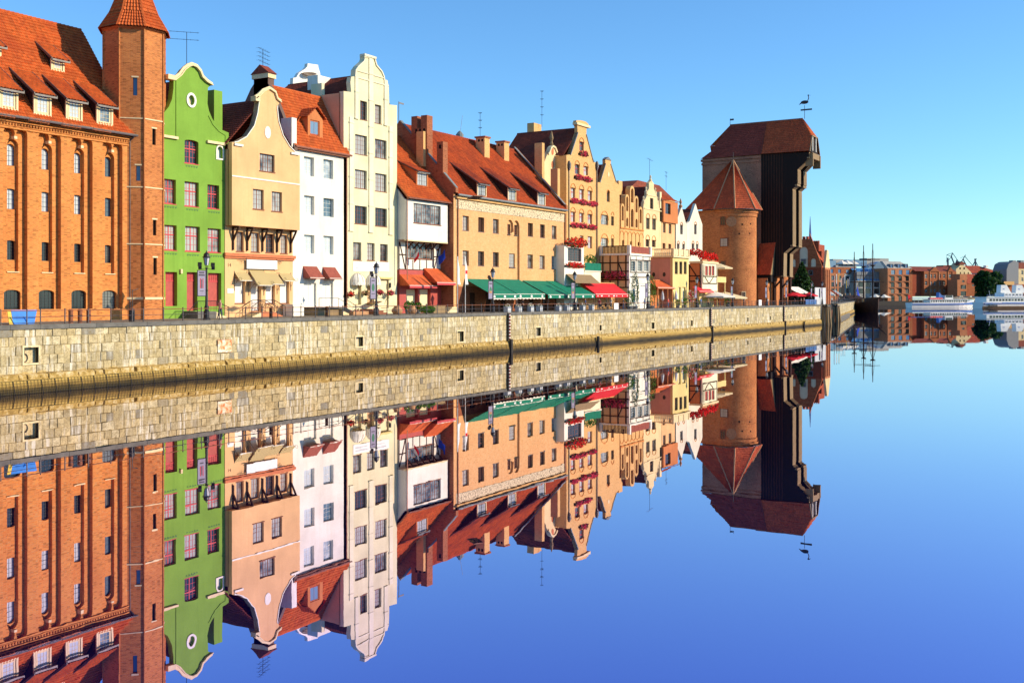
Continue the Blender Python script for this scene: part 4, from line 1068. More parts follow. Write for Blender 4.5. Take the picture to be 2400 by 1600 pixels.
for tt in (T0 - 1.5, T0 - .25):
    rr = MB(); zt_ = zl + 1.15
    rr.path([(s0 - 1.3, tt, ZQ + 1.0), (s0, tt, zt_), (s1, tt, zt_), (s1 + 1.6, tt, ZQ + 1.0)], .035, 6)
    for s, za, zb_ in ((s0 - 1.3, ZQ, ZQ + 1.0), (s0, zl, zt_), (s1, zl, zt_), (s1 + 1.6, ZQ, ZQ + 1.0)): rr.path([(s, tt, za), (s, tt, zb_)], .03)
    for (u0, u1, v0, v1) in ((s0, s1, zl, zl), (s1, s1 + 1.6, zl, ZQ), (s0 - 1.3, s0, ZQ, zl)):
        for q in range(3):
            f = (q + .5) / 3; c = (u0 + (u1 - u0) * f, v0 + (v1 - v0) * f + .6)
            for w in range(9):
                a_ = w * .75; r_ = .26 * (1 - w / 14)
                rr.tube((c[0] + r_ * math.cos(a_), tt, c[1] + r_ * math.sin(a_)), (c[0] + r_ * .93 * math.cos(a_ + .75), tt, c[1] + r_ * .93 * math.sin(a_ + .75)), .014, n=4)
    rr.build('handrail', M['iron'], st)
# ------------------------------------------------------------------ E: white house with red roof
E = House('white_house', 'plain white plastered house with red pantile roof and brown awnings', T0, onT(750, 0, T0)[0], 'house', '3')
E.zm = '4'; es0 = hs1 + .02; es1 = E.s(1768)
te, trE = 7.6, 15.5; E.zm = '3'
zeE = onT(*px('3', 1550, 990), te)[1]; 
trE, zrE = onS(*px('3', 1066, 400), es0); mE = (zrE - zeE) / (trE - te)
for (xl, xr, yt, yb, zm) in ((1380, 1475, 1050, 1225, '3'), (1560, 1650, 1075, 1250, '3'), (1383, 1478, 230, 405, '4'), (1560, 1655, 255, 425, '4'), (1383, 1478, 590, 760, '4'), (1560, 1653, 600, 770, '4')):
    E.win(xl, xr, yt, yb, 'white', 0, .24, zm, sill='trim_white')
E.win(1380, 1495, 1030, 1250, 'whitedoor', 0, .12, '4', 'door'); E.win(1550, 1650, 1030, 1260, 'whitedoor', 0, .12, '4', 'door')
E.wall([(es0, ZQ), (es1, ZQ), (es1, zeE), (es0, zeE)], M['white'], thick=.5, reveal=.3)
body(E.root, es0 + .01, es1 - .01, T0 + .5, 23, ZQ, zeE - .05, M['white'])
roof('roof', E.root, (es0 - .1, te, zeE), (es1 + .25, te, zeE), (es1 + .25, trE, zrE), (es0 - .1, trE, zrE), M['tile_orange'])
MB().tube((es0, trE, zrE + .05), (es1 + .2, trE, zrE + .05), .14).build('ridge', M['tile_orange'], E.root)
MB().tube((es0 - .1, te - .1, zeE - .05), (es1 + .4, te - .1, zeE - .05), .12, n=8).build('gutter', M['copper'], E.root)
MB().box(es0, es1 + .2, te, T0 - .004, zeE - .3, zeE - .06).build('eave_board', M['trim_brown'], E.root)
MB().tube((es1 - .05, T0 - .14, ZQ), (es1 - .05, T0 - .14, zeE - .2), .08, n=8).build('downpipe', M['copper'], E.root)
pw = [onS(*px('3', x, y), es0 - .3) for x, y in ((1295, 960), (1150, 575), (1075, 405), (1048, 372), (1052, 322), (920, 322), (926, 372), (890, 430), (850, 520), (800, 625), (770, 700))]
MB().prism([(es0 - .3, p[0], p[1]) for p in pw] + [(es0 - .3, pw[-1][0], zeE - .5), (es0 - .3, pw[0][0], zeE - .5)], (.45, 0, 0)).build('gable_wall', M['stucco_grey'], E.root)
c0, c1 = pw[4], pw[5]; cm = (c0[0] + c1[0]) / 2; zcp = onS(*px('3', 985, 205), es0 - .3)[1]
MB().box(es0 - .45, es0 + .75, c0[0] - .15, c1[0] + .15, c0[1], c0[1] + .5).build('chimney_band', M['trim_cream'], E.root)
MB().prism([(es0 - .5, c0[0] - .3, c0[1] + .5), (es0 - .5, c1[0] + .3, c0[1] + .5), (es0 - .5, cm, zcp)], (1.3, 0, 0)).build('chimney_cap', M['tile_dark'], E.root)
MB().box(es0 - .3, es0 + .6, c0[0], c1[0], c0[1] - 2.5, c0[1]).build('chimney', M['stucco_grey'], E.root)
antenna(E.root, (es0, cm, zcp - .3), onS(*px('3', 1035, 35), es0)[1] - zcp, 4, 1.5, ang=.3)
E.zm = '3'
cs0 = E.s(1150); MB().box(es0 - .5, es0 + .25, te + .1, te + 1.6, zeE - .2, onT(*px('3', 1285, 690), te + .1)[1]).build('parapet_pier', M['white'], E.root)
# gabled dormer
a = onRoof(*px('3', 1480, 872), te, zeE, mE); tf = a[1]; d0, d1 = onT(*px('3', 1420, 872), tf)[0], onT(*px('3', 1552, 872), tf)[0]
zt1 = onT(*px('3', 1480, 690), tf)[1]; za = onT(*px('3', 1490, 595), tf)[1]; tb = te + (za - zeE) / mE
dmn = MB().prism([(d0, tf + .12, a[2]), (d0, tf + .12, zt1), (d0, te + (zt1 - zeE) / mE, zt1)], (.1, 0, 0)).prism([(d1 - .1, tf + .12, a[2]), (d1 - .1, tf + .12, zt1), (d1 - .1, te + (zt1 - zeE) / mE, zt1)], (.1, 0, 0)).build('dormer', M['orange_plaster'], E.root)
dw = (onT(*px('3', 1440, 0), tf)[0], onT(*px('3', 1524, 0), tf)[0], onT(*px('3', 1480, 860), tf)[1], onT(*px('3', 1480, 715), tf)[1])
facade('dormer_front', dmn, tf, [(d0 - .05, a[2]), (d1 + .05, a[2]), (d1 + .05, zt1), ((d0 + d1) / 2, za - .1), (d0 - .05, zt1)], [rect(*dw)], M['orange_plaster'], .2, .15)
put_window(dmn, dw[0], dw[1], tf + .1, dw[2], dw[3], 'skylight')
mid = (d0 + d1) / 2
roof('dormer_roof', dmn, (d0 - .35, tb - .4, zt1 - .1), (d0 - .35, tf - .3, zt1 - .1), (mid, tf - .3, za), (mid, tb, za), M['tile_red'])
roof('dormer_roof', dmn, (d1 + .35, tf - .3, zt1 - .1), (d1 + .35, tb - .4, zt1 - .1), (mid, tb, za), (mid, tf - .3, za), M['tile_red'])
E.zm = '4'
for xl, xr, yt in ((1372, 1500, 878), (1552, 1668, 886)):
    awning(E.root, E.s(xl), E.s(xr), T0, E.z((xl + xr) / 2, yt), 1.05, 1.25, M['awning_brown'], .12, side=True)
st = thing('entrance_steps', 'grey steel stair with thin railings before the white house doors', 'steps', (es0 + 1, T0 - 1.6, ZQ))
s0, s1 = E.s(1375), E.s(1610); zl = E.z(1500, 1255)
MB().box(s0, s1, T0 - 2.2, T0 - .02, zl - .12, zl).build('landing', M['iron'], st)
MB().box(s0 + .1, s1 - .6, T0 - 1.9, T0 - .03, ZQ + .005, zl - .13).build('plinth', M['timber_grey'], st)
for i in range(5): MB().box(s1 + .05 + .34 * i, s1 + .40 + .34 * i, T0 - 2.0, T0 - .3, ZQ + .005, ZQ + (zl - ZQ) * (1 - (i + 1) / 6)).build('step', M['trim_cream'], st)
for tt in (T0 - 2.2, T0 - .25): MB().bar((s1, tt, zl - .1), (s1 + 2.0, tt, ZQ + .1), .06, .26).build('stringer', M['iron'], st)
rr = MB()
for tt in (T0 - 2.2,):
    rr.path([(s0, tt, zl + 1.0), (s1 - 1.0, tt, zl + 1.0), (s1 + 1.0, tt, ZQ + 1.0)], .03); rr.path([(s1, tt, zl + 1.0), (s1 + 2.0, tt, ZQ + 1.0)], .03)
    for s, a_, b_ in ((s0, zl, zl + 1), (s1 - 1.0, zl, zl + 1.0), (s1, zl, zl + 1.0), (s1 + 2.0, ZQ, ZQ + 1.0)): rr.path([(s, tt, a_), (s, tt, b_)], .03)
rr.build('handrail', M['iron'], st)
x0, x1 = onT(*px('4', 1275, 0), T0 - 1.5)[0], onT(*px('4', 1378, 0), T0 - 1.5)[0]
tag(MB().box(x0, x1, T0 - 1.55, T0 - .2, ZQ + .01, ZQ + 1.15).box(x0 - .04, x1 + .04, T0 - 1.6, T0 - .15, ZQ + 1.15, ZQ + 1.22).build('utility_box', M['trim_white'], origin=((x0 + x1) / 2, T0 - 1, ZQ)), 'low white box standing at the corner of the white house', 'box')

# ------------------------------------------------------------------ F: tall cream house
F = House('cream_house', 'tall pale yellow house with scrolled gable and pilaster strips', T0, onT(870, 0, T0)[0], 'house', '5')
fs0, fs1 = F.s(570), F.s(1060)
pts = [(1060, 577), (990, 570), (985, 400), (970, 345), (945, 340), (940, 310), (920, 262), (872, 205), (858, 155), (855, 135), (755, 125), (757, 150), (748, 172), (700, 215), (675, 250), (670, 310), (640, 315), (632, 365), (640, 455), (575, 447)]
q = [F.p(*c) for c in pts]
for (xl, xr, yt, yb, zm, sty) in ((722, 785, 538, 710, '5', 'brown'), (857, 917, 572, 742, '5', 'brown'), (675, 785, 850, 1028, '5', 'brown3'), (857, 965, 892, 1062, '5', 'brown3'), (673, 783, 1170, 1340, '5', 'brown3'), (860, 965, 1205, 1368, '5', 'brown3'),
                                  (672, 783, 325, 490, '6', 'brown3'), (860, 967, 345, 512, '6', 'brown3'), (657, 732, 658, 822, '6', 'brown'), (785, 855, 665, 825, '6', 'brown'), (905, 975, 675, 832, '6', 'brown')):
    F.win(xl, xr, yt, yb, sty, 0, .18, zm, sill='trim_brown')
F.win(655, 732, 1060, 1232, 'blindc', 0, .2, '6'); F.win(785, 852, 1065, 1232, 'blindc', 0, .2, '6'); F.win(912, 985, 998, 1262, 'blindc', 0, .1, '6', 'door')
F.wall([(fs0, ZQ), (fs1, ZQ)] + q + [(fs0, q[-1][1])], M['cream'], thick=.5, reveal=.3)
F.zm = '5'; zsF = F.z(575, 447)
body(F.root, fs0, fs1, T0 + .5, 24, ZQ, F.z(1060, 600), M['cream_shaded'])
body(F.root, fs0, fs0 + .45, T0 + .5, 21, F.z(1060, 600), zsF - .15, M['cream_shaded'], 'parapet_wall')
MB().box(fs0, fs0 + .5, 11.2, 12.8, zsF - .15, onT(*px('5', 470, 405), 11.5)[1]).build('parapet_pier', M['cream'], F.root)
vt = MB()
for i in range(5): vt.box(fs0 - .01, fs0 + .05, 15 + i * .5, 15.28 + i * .5, zsF - .9, zsF - .45)
vt.build('wall_vents', M['dark'], F.root, kind='stuff')
zrF = onT(*px('5', 650, 255), T0 + .6)[1]
gable_roof(F.root, fs0 + .6, fs1 - .1, T0 + .5, 21, zsF - .6, zrF, M['tile_dark'], sr=(fs0 + fs1) / 2 + .2)
# rear gable
bt = 21.0; RG = lambda x, y: onT(*px('5', x, y), bt)
pts = [(355, 440), (355, 285), (340, 235), (335, 205), (240, 192), (238, 220), (215, 245), (160, 280), (135, 322), (108, 325), (100, 440)]
facade('rear_gable', F.root, bt, [RG(*c) for c in pts], [], M['white'], .5, .3)
dsh = RG(225, 305); MB().lathe((0, 0, 0), [(.02, 0), (.6, .06), (.95, .2)], 16).build('satellite_dish', M['trim_white'], F.root, local=True).location = Vector((dsh[0], bt - .5, dsh[1])) - WO[F.root]
F.root.children[-1].rotation_euler = (R(80), 0, R(-25))
# roof window
rw = onT(*px('5', 338, 380), 15); MB().box(rw[0] - .9, rw[0] + 1.4, 14.3, 15.9, rw[1] - .8, rw[1] + .85).build('roof_dormer', M['white'], F.root)
put_window(F.root.children[-1], rw[0] - .55, rw[0] + .55, 14.24, rw[1] - .65, rw[1] + .6, 'gable')
# mouldings and pilasters
MB().band(q[9:] [:7][::-1], -.16, T0 - .12, T0 + .02).build('scroll_edge', M['cream_trim'], F.root)
MB().band(q[4:10][::-1], -.16, T0 - .12, T0 + .02).build('scroll_edge', M['cream_trim'], F.root)
MB().box(F.s(752), F.s(860), T0 - .2, T0 + .55, F.z(805, 138), F.z(805, 118)).build('gable_cap', M['cream_trim'], F.root)
for y in (290, 352): MB().box(F.s(675), F.s(940 if y < 300 else 980), T0 - .09, T0 - .003, F.z(805, y) - .05, F.z(805, y) + .06).build('string_course', M['cream_trim'], F.root)
def pil(x0, x1, y0, y1, zm0, zm1):
    F.zm = zm0; a, z1 = F.p(x0, y0); b = F.s(x1); F.zm = zm1; z0 = F.z(x0, y1)
    o = MB().box(a, b, T0 - .10, T0 - .003, z0, z1).build('pilaster', M['cream_trim'], F.root)
    for z in np.arange(z0, z1 - .3, 3.05): MB().box(a - .06, b + .06, T0 - .15, T0 - .1, z, z + .16).build('pilaster_ring', M['cream_trim'], o)
pil(800, 838, 130, 570, '5', '6'); pil(620, 655, 680, 555, '5', '6'); pil(985, 1018, 765, 590, '5', '6')
F.zm = '5'; pil(672, 700, 312, 700, '5', '5'); pil(940, 970, 345, 762, '5', '5')
F.zm = '6'
for xl, xr in ((655, 838), (838, 985)):
    sg = F.span(xl, xr, 840, 925); sb = MB().box(sg[0], sg[1] - .02, T0 - .06, T0 - .002, sg[2], sg[3]).build('sign_board', M['flag_white'], F.root)
    for j, (f0, f1, zz) in enumerate(((.1, .8, .62), (.1, .7, .28))):
        MB().box(sg[0] + (sg[1] - sg[0]) * f0, sg[0] + (sg[1] - sg[0]) * f1, T0 - .066, T0 - .061, sg[2] + (sg[3] - sg[2]) * zz, sg[2] + (sg[3] - sg[2]) * zz + .14).build('faded_print', M['print_grey'], sb)
def dome(s0, s1, z0, h, proj):
    n, k = 10, 6; mb = MB(); c = (s0 + s1) / 2; r = (s1 - s0) / 2; V = []
    for j in range(k + 1):
        b = math.pi / 2 * j / k
        for i in range(n + 1):
            a = math.pi * i / n; V.append((c - r * math.cos(a) * math.cos(b), T0 - .02 - proj * math.sin(a) * math.cos(b), z0 + h * math.sin(b)))
    fs = [(j * (n + 1) + i, j * (n + 1) + i + 1, (j + 1) * (n + 1) + i + 1, (j + 1) * (n + 1) + i) for j in range(k) for i in range(n)]
    mb.add(V, fs); o = mb.build('dome_awning', M['canvas_white'], F.root)
    w = MB()
    for i in range(n):
        a, b = math.pi * i / n, math.pi * (i + 1) / n
        p = [(c - r * math.cos(x), T0 - .02 - proj * math.sin(x)) for x in (a, b)]
        w.add([(p[0][0], p[0][1], z0), (p[1][0], p[1][1], z0), (p[1][0], p[1][1], z0 - .28), ((p[0][0] + p[1][0]) / 2, (p[0][1] + p[1][1]) / 2, z0 - .40), (p[0][0], p[0][1], z0 - .28)], [(0, 4, 3, 2, 1)])
    w.build('valance', M['canvas_white'], o)
    rb = MB()
    for i in range(1, n, 2):
        a = math.pi * i / n
        rb.path([(c - r * math.cos(a) * math.cos(math.pi / 2 * j / k) * 1.01, T0 - .03 - proj * math.sin(a) * math.cos(math.pi / 2 * j / k) * 1.01, z0 + h * math.sin(math.pi / 2 * j / k) * 1.01) for j in range(k + 1)], .018, 4)
    rb.build('rib', M['timber_grey'], o)
for xl, xr in ((630, 745), (775, 885)): dome(F.s(xl), F.s(xr), F.z((xl + xr) / 2, 1025), 1.05, .95)
MB().box(F.s(895), F.s(1005), T0 - .22, T0 - .003, F.z(950, 995), F.z(950, 978)).build('door_hood', M['yellow'], F.root)
def basket(x, y, seed, lab, cols=('flower_pink', 'leaf')):
    s, z = onT(*px('6', x, y), T0 - .5)
    r = thing('hanging_basket', lab, 'flower basket', (s, T0 - .5, z), group='hanging baskets on the cream house')
    MB().path([(s, T0 - .02, z + .55), (s, T0 - .5, z + .55), (s, T0 - .5, z)], .015, 4).build('bracket', M['iron'], r)
    MB().lathe((s, T0 - .5, z - .3), [(.08, 0), (.25, .12), (.3, .28)], 8).build('pot', M['timber'], r)
    leaves(MB(), (s, T0 - .5, z + .02), (.55, .42, .34), 130, .11, [0, 0, 1], seed, .1).build('blooms', [M[c] for c in cols], r, kind='stuff')
basket(638, 1135, 1, 'hanging basket of red and green flowers nearest the white house downpipe', ('flower_red', 'leaf'))
basket(773, 1125, 2, 'hanging basket of sparse yellowish flowers under the dome awnings', ('terracotta', 'leaf'))
basket(905, 1118, 3, 'hanging basket of pink flowers just right of the lamp post')
basket(1008, 1125, 4, 'hanging basket of pink flowers beside the half-timbered house')
MB().box(F.s(985), F.s(995), T0 - .2, T0 - .003, F.z(990, 1075), F.z(990, 1030)).build('wall_lamp', M['iron'], F.root)

# ------------------------------------------------------------------ G: half-timbered house
TG = 6.7
Q = House('timbered_house', 'white half-timbered house with red roof jettied between cream house and brick granary', T0, onT(990, 0, T0)[0], 'house', '6')
gp = lambda zm, x, y, t: onT(*px(zm, x, y), t)
js0, js1 = gp('6', 1146, 0, TG)[0], gp('6', 1527, 0, TG)[0]; zjb = gp('6', 1340, 645, TG)[1]; zjt = gp('6', 1370, 290, TG)[1]
Q.win(1212, 1462, 312, 490, 'brown7', 0, .12, '6', t=TG, sill='trim_brown')
Q.wall([(js0, zjb), (js1, zjb), (js1, zjt), (js0, zjt)], M['white'], t=TG, thick=.3)
body(Q.root, js0 + .01, js1 - .01, TG + .3, 20, zjb, zjt, M['white'])
teG = 6.3; zeG = gp('5', 1400, 1450, teG)[1]; trG = 14.5; zrG = gp('5', 1120, 875, trG)[1]; mG = (zrG - zeG) / (trG - teG)
# gable side wall under the roof, facing the cream house
MB().prism([(js0 + .02, TG + .3, zjt), (js0 + .02, 20, zjt), (js0 + .02, 20, zrG - 2), (js0 + .02, trG, zrG - .15)], (.25, 0, 0)).build('gable_wall', M['white'], Q.root)
g0 = js0 - .15; g1 = gp('5', 1572, 0, teG)[0]
roof('roof', Q.root, (g0, teG, zeG), (g1, teG, zeG), (g1, trG, zrG), (g0, trG, zrG), M['tile_orange'])
roof('roof', Q.root, (g1, trG + 8, zeG), (g0, trG + 8, zeG), (g0, trG, zrG), (g1, trG, zrG), M['tile_orange'], .5, .7)
MB().tube((g0, trG, zrG + .05), (g1, trG, zrG + .05), .14).build('ridge', M['tile_orange'], Q.root)
MB().prism([(g0 - .02, teG, zeG - .22), (g0 - .02, teG, zeG + .02), (g0 - .02, trG, zrG + .02), (g0 - .02, trG, zrG - .22)], (.08, 0, 0)).build('barge_board', M['trim_orange'], Q.root)
MB().tube((g0, teG - .08, zeG - .05), (g1, teG - .08, zeG - .05), .1).build('gutter', M['copper'], Q.root)
MB().tube((js0 + .06, TG - .1, ZQ + 4), (js0 + .06, TG - .1, zeG - .1), .06).build('downpipe', M['copper'], Q.root)
a = onRoof(*px('5', 1290, 1318), teG, zeG, mG); tf = a[1]
shed_dormer(Q.root, onT(*px('5', 1240, 1318), tf)[0], onT(*px('5', 1336, 1318), tf)[0], a[2] - .05, onT(*px('5', 1290, 1185), tf)[1], teG, zeG, mG, M['orange_plaster'], M['orange_plaster'], M['tile_red'], 'grey', pitch=mG * .42, over=.3, wide=.12)
# lower timbered storey
Q.zm = '6'; ls0, ls1 = Q.s(1075), Q.s(1470); zl1 = Q.z(1270, 915)
Q.win(1142, 1392, 668, 810, 'brown5', 0, .1, '6', sill='trim_brown')
Q.wall([(ls0, zl1), (ls1, zl1), (ls1, zjb + .01), (ls0, zjb + .01)], M['white'], thick=.3, reveal=.2)
body(Q.root, ls0 + .01, ls1 + 1.5, T0 + .3, 20, ZQ, zjb + .005, M['white'])
tb = []
def beam(x0, y0, x1, y1, w=.13):
    a, b = Q.p(x0, y0), Q.p(x1, y1)
    MB().bar((a[0], T0 - .03, a[1]), (b[0], T0 - .03, b[1]), .055, w, up=(0, 0, 1) if abs(a[0] - b[0]) > .05 else (1, 0, 0)).build('beam', M['timber'], Q.root)
beam(1075, 905, 1465, 920); beam(1078, 650, 1078, 910); beam(1140, 650, 1140, 905); beam(1083, 655, 1135, 900); beam(1080, 770, 1140, 772); beam(1395, 660, 1395, 915); beam(1465, 660, 1465, 920); beam(1400, 910, 1455, 670); beam(1398, 790, 1465, 795)
for x in (1205, 1268, 1330): beam(x, 820, x, 910, .09)
for i in range(6):
    x = 1150 + 55 * i; s = Q.s(x); b = MB(); b.box(s, s + .14, TG + .32, T0 - .01, zjb - .2, zjb - .005); b.bar((s + .07, TG + .4, zjb - .2), (s + .07, T0 - .06, zjb - 1.0), .12, .14); b.build('bracket', M['timber'], Q.root)
MB().box(js0 - .02, js1 + .02, TG - .03, TG + .3, zjb - .16, zjb - .004).build('bressummer', M['trim_cream'], Q.root)
# ground floor shop with tiled canopies
Q.win(1138, 1245, 1085, 1300, 'awnwin', 0, .15, '6'); Q.win(1262, 1362, 1085, 1300, 'awnwin', 0, .15, '6')
Q.wall([(ls0, ZQ), (ls1, ZQ), (ls1, zl1 - .005), (ls0, zl1 - .005)], M['shutter_red'], t=T0 - .12, thick=.4, reveal=.3, name='shop_or_shade_front')
z1 = Q.z(1200, 955)
awning(Q.root, ls0 + .02, Q.s(1330), T0 - .13, z1, 1.5, 1.35, M['awning_orange'], .3, M['trim_red'], True, 'canopy')
awning(Q.root, Q.s(1300), gp('6', 1455, 0, T0)[0] + .4, T0 - .13, z1 + .85, 2.0, 1.8, M['awning_orange'], .3, M['trim_red'], True, 'canopy')
def flag(name, lab, base, tip, w, mats, hang):
    r = thing(name, lab, 'flag', base); b, t_ = Vector(base), Vector(tip)
    MB().tube(b, t_, .03, .025).build('pole', M['timber'], r)
    mb = MB(); n = 6
    for i in range(n):
        for j, mt in enumerate(range(len(mats))):
            f0, f1 = i / n, (i + 1) / n; d = (t_ - b); L = len(mats)
            def pt(f, h): p = b + d * (.35 + .62 * f); return (p.x + .10 * math.sin(5 * f + 2 * h), p.y + .05 * math.sin(8 * f), p.z - h * hang - .1 * math.sin(4 * f))
            mb.add([pt(f0, j / L), pt(f1, j / L), pt(f1, (j + 1) / L), pt(f0, (j + 1) / L)], [(0, 1, 2, 3)], j)
    mb.build('cloth', [M[m_] for m_ in mats], r)
s, z = Q.p(1180, 790); flag('wall_flag', 'white and red flag hanging from a slanted pole on the half-timbered house', (s, T0 - .05, z - .2), (s - .1, T0 - 1.5, z + 1.1), 1, ['flag_white', 'flag_red'], 1.1)
s, z = Q.p(1400, 800); flag('wall_flag', 'dark blue flag hanging from a slanted pole beside the granary side wall', (s, T0 - .05, z - .3), (s + .3, T0 - 1.6, z + 1.0), 1, ['flag_blue'], 1.1)

# ------------------------------------------------------------------ H: brick granary with green awnings
TN = 6.0
N = House('brick_granary', 'wide yellow brick granary with red roof, dormers and chimneys behind green awnings', TN, onT(1200, 0, TN)[0], 'house', 'g2')
ns0, ns1 = N.s(802), N.s(2255)
teN = 5.6; zeN = onT(*px('g1', 1560, 1420), teN)[1]; trN = 14.5; zrN = onT(*px('g1', 1175, 650), trN)[1]; mN = (zrN - zeN) / (trN - teN)
for (xl, xr, yt, yb, sty) in ((920, 1002, 145, 338, 'brown'), (1125, 1203, 165, 355, 'brownshut'), (1318, 1394, 188, 373, 'brown'), (1777, 1842, 240, 413, 'brownshut'), (1937, 1998, 258, 430, 'brown'), (2090, 2152, 275, 445, 'brown'),
                              (920, 1002, 600, 793, 'brown'), (1122, 1202, 610, 800, 'brown'), (1318, 1394, 623, 810, 'brown'), (1772, 1842, 652, 832, 'brown'), (1930, 1998, 665, 838, 'brown'), (2087, 2150, 672, 845, 'brown')):
    N.win(xl, xr, yt, yb, sty, 0, .2, 'g2', sill='gutter')
r0, r1 = N.s(1500), N.s(1668); zc1 = N.z(1580, 200)
rc = [(r0, ZQ + 3.2), (r1, ZQ + 3.2)]; w4 = (r1 - r0) / 4
for c in (r1 - w4 - .02, r0 + w4 + .02):
    rc += [(c + (w4 - .02) * math.cos(math.pi * i / 8), zc1 - w4 + w4 * math.sin(math.pi * i / 8)) for i in range(9)]
    if c > (r0 + r1) / 2: rc += [((r0 + r1) / 2 + .12, zc1 - w4 - .8), ((r0 + r1) / 2 - .12, zc1 - w4 - .8)]
N.holes.append(rc)
for xx in (1000, 1160): pass
N.wall([(ns0, ZQ), (ns1, ZQ), (ns1, zeN - .1), (ns0, zeN - .1)], M['brick_yellow'], thick=.6, reveal=.3)
N.zm = 'g2'; hs = []
for (xl, xr, yt, yb) in ((1508, 1547, 255, 390), (1597, 1635, 265, 400), (1530, 1605, 640, 822)):
    a = N.span(xl, xr, yt, yb, TN + .28); hs.append(rect(*a)); put_window(N.root, a[0], a[1], TN + .28 + .14, a[2], a[3], 'brown', sill='gutter')
facade('niche_wall', N.root, TN + .28, rect(r0 - .1, r1 + .1, ZQ + 3, zc1 + .2), hs, M['brick_yellow'], .4, .2, back=False)
body(N.root, ns0 + .02, ns1 - .02, TN + .6, 23, ZQ, zeN - .15, M['brick_deep'])
gN = [(ns0, TN, zeN - .3), (ns0, trN, zrN + .35), (ns0, 23.4, zeN - .3)]
MB().prism([(ns0 - .03, TN + .02, ZQ), (ns0 - .03, TN + .02, zeN + .2), (ns0 - .03, TN - .35, zeN + .2), (ns0 - .03, TN - .35, zeN + .75), (ns0 - .03, trN, zrN + .5), (ns0 - .03, 23.4, zeN), (ns0 - .03, 23.4, ZQ)], (.55, 0, 0)).build('gable_wall', M['brick_deep'], N.root)
MB().prism([(ns1 - .1, TN - .35, zeN), (ns1 - .1, TN - .35, zeN + .7), (ns1 - .1, trN, zrN + .5), (ns1 - .1, 23.4, zeN)], (.5, 0, 0)).build('gable_wall', M['brick_deep'], N.root)
for s in (ns0 + .30, ns1 - .30): MB().bar((s, TN - .3, zeN + .82), (s, trN, zrN + .58), .5, .08).build('coping', M['lead'], N.root)
roof('roof', N.root, (ns0 + .5, teN, zeN), (ns1 - .1, teN, zeN), (ns1 - .1, trN, zrN), (ns0 + .5, trN, zrN), M['tile_red'], .26, .36)
roof('roof', N.root, (ns1, trN + 8.9, zeN), (ns0, trN + 8.9, zeN), (ns0, trN, zrN), (ns1, trN, zrN), M['tile_red'], .5, .7)
rd = MB(); x = ns0
while x < ns1 - .4: rd.tube((x, trN, zrN + .06), (x + .46, trN, zrN + .12), .14, .17, 6); x += .46
rd.build('ridge_tiles', M['tile_old'], N.root, kind='stuff')
MB().tube((ns0 + .3, teN - .12, zeN - .06), (ns1, teN - .12, zeN - .06), .14, n=8).build('gutter', M['lead'], N.root)
MB().box(ns0 + .4, ns1, TN - .3, TN - .003, zeN - .5, zeN - .16).build('cornice', M['brick_gold'], N.root)
zf = (N.z(1500, 0), 0); z_f1 = zeN - .62; z_f0 = N.z(1560, 140)
MB().box(ns0 + .55, ns1 - .05, TN - .05, TN - .003, z_f0, z_f1).build('frieze', M['frieze'], N.root)
for x in (850, 2255):
    s = N.s(x); MB().tube((s, TN - .12, ZQ), (s, TN - .12, zeN - .3), .08, n=8).build('downpipe', M['copper'], N.root)
for (xl, xr, yt, yb) in ((1113, 1222, 1165, 1345), (1515, 1612, 1228, 1405), (1905, 1997, 1288, 1465)):
    a = onRoof(*px('g1', (xl + xr) / 2, yb), teN, zeN, mN); tf = a[1]
    shed_dormer(N.root, onT(*px('g1', xl, yb), tf)[0], onT(*px('g1', xr, yb), tf)[0], a[2] - .05, onT(*px('g1', (xl + xr) / 2, yt), tf)[1], teN, zeN, mN, M['trim_cream'], M['timber'], M['tile_old'], 'grey', pitch=mN * .60, over=.45, wide=.25)
def chimney(xl, xr, yb, yt, t, dep, cap=True, mat='brick_deep', crown=False):
    s0, s1 = onT(*px('g1', xl, yb), t)[0], onT(*px('g1', xr, yb), t)[0]
    z0 = zeN + mN * (t - teN) - .8; z1 = onT(*px('g1', (xl + xr) / 2, yt), t)[1]
    o = MB().box(s0, s1, t, t + dep, z0, z1).build('chimney', M[mat], N.root)
    if cap: MB().box(s0 - .14, s1 + .14, t - .14, t + dep + .14, z1 + .002, z1 + .22).build('chimney_cap', M['brick_deep'], o)
    v = MB()
    for i in range(2): v.box(s0 - .01, s0 + .06, t + .25 + i * .55, t + .55 + i * .55, z1 - .55, z1 - .2)
    v.build('flue_hole', M['dark'], o)
    return o
chimney(1208, 1275, 1000, 580, 12.0, 1.5, mat='brick_gold'); chimney(1467, 1530, 1030, 640, 12.2, 1.4, mat='brick_gold')
# stacks riding on the near gable wall
def gstack(y0, y1, z1, notch=False, w=.9):
    o = MB(); zb = zeN + 1
    if notch:
        o.box(ns0 - .06, ns0 + w, y0, y1, zb, z1 - 1.6); o.box(ns0 - .06, ns0 + w, y0, y0 + (y1 - y0) * .38, z1 - 1.6, z1); o.box(ns0 - .06, ns0 + w, y1 - (y1 - y0) * .38, y1, z1 - 1.6, z1)
    else: o.box(ns0 - .06, ns0 + w, y0, y1, zb, z1)
    o = o.build('chimney', M['brick_deep'], N.root)
    v = MB(); y = y0 + .3
    while y < y1 - .4: v.box(ns0 - .075, ns0, y, y + .3, z1 - (2.2 if notch else .9), z1 - (1.7 if notch else .4)); y += .62
    v.build('flue_hole', M['dark'], o)
t1, z1 = onS(*px('g1', 250, 300), ns0); t0_, _ = onS(*px('g1', 455, 300), ns0); gstack(t0_, t1, z1, True, 1.2)
t1, z1 = onS(*px('g1', 585, 632), ns0); t0_, _ = onS(*px('g1', 665, 632), ns0); gstack(t0_, t1, z1, False, 1.0)
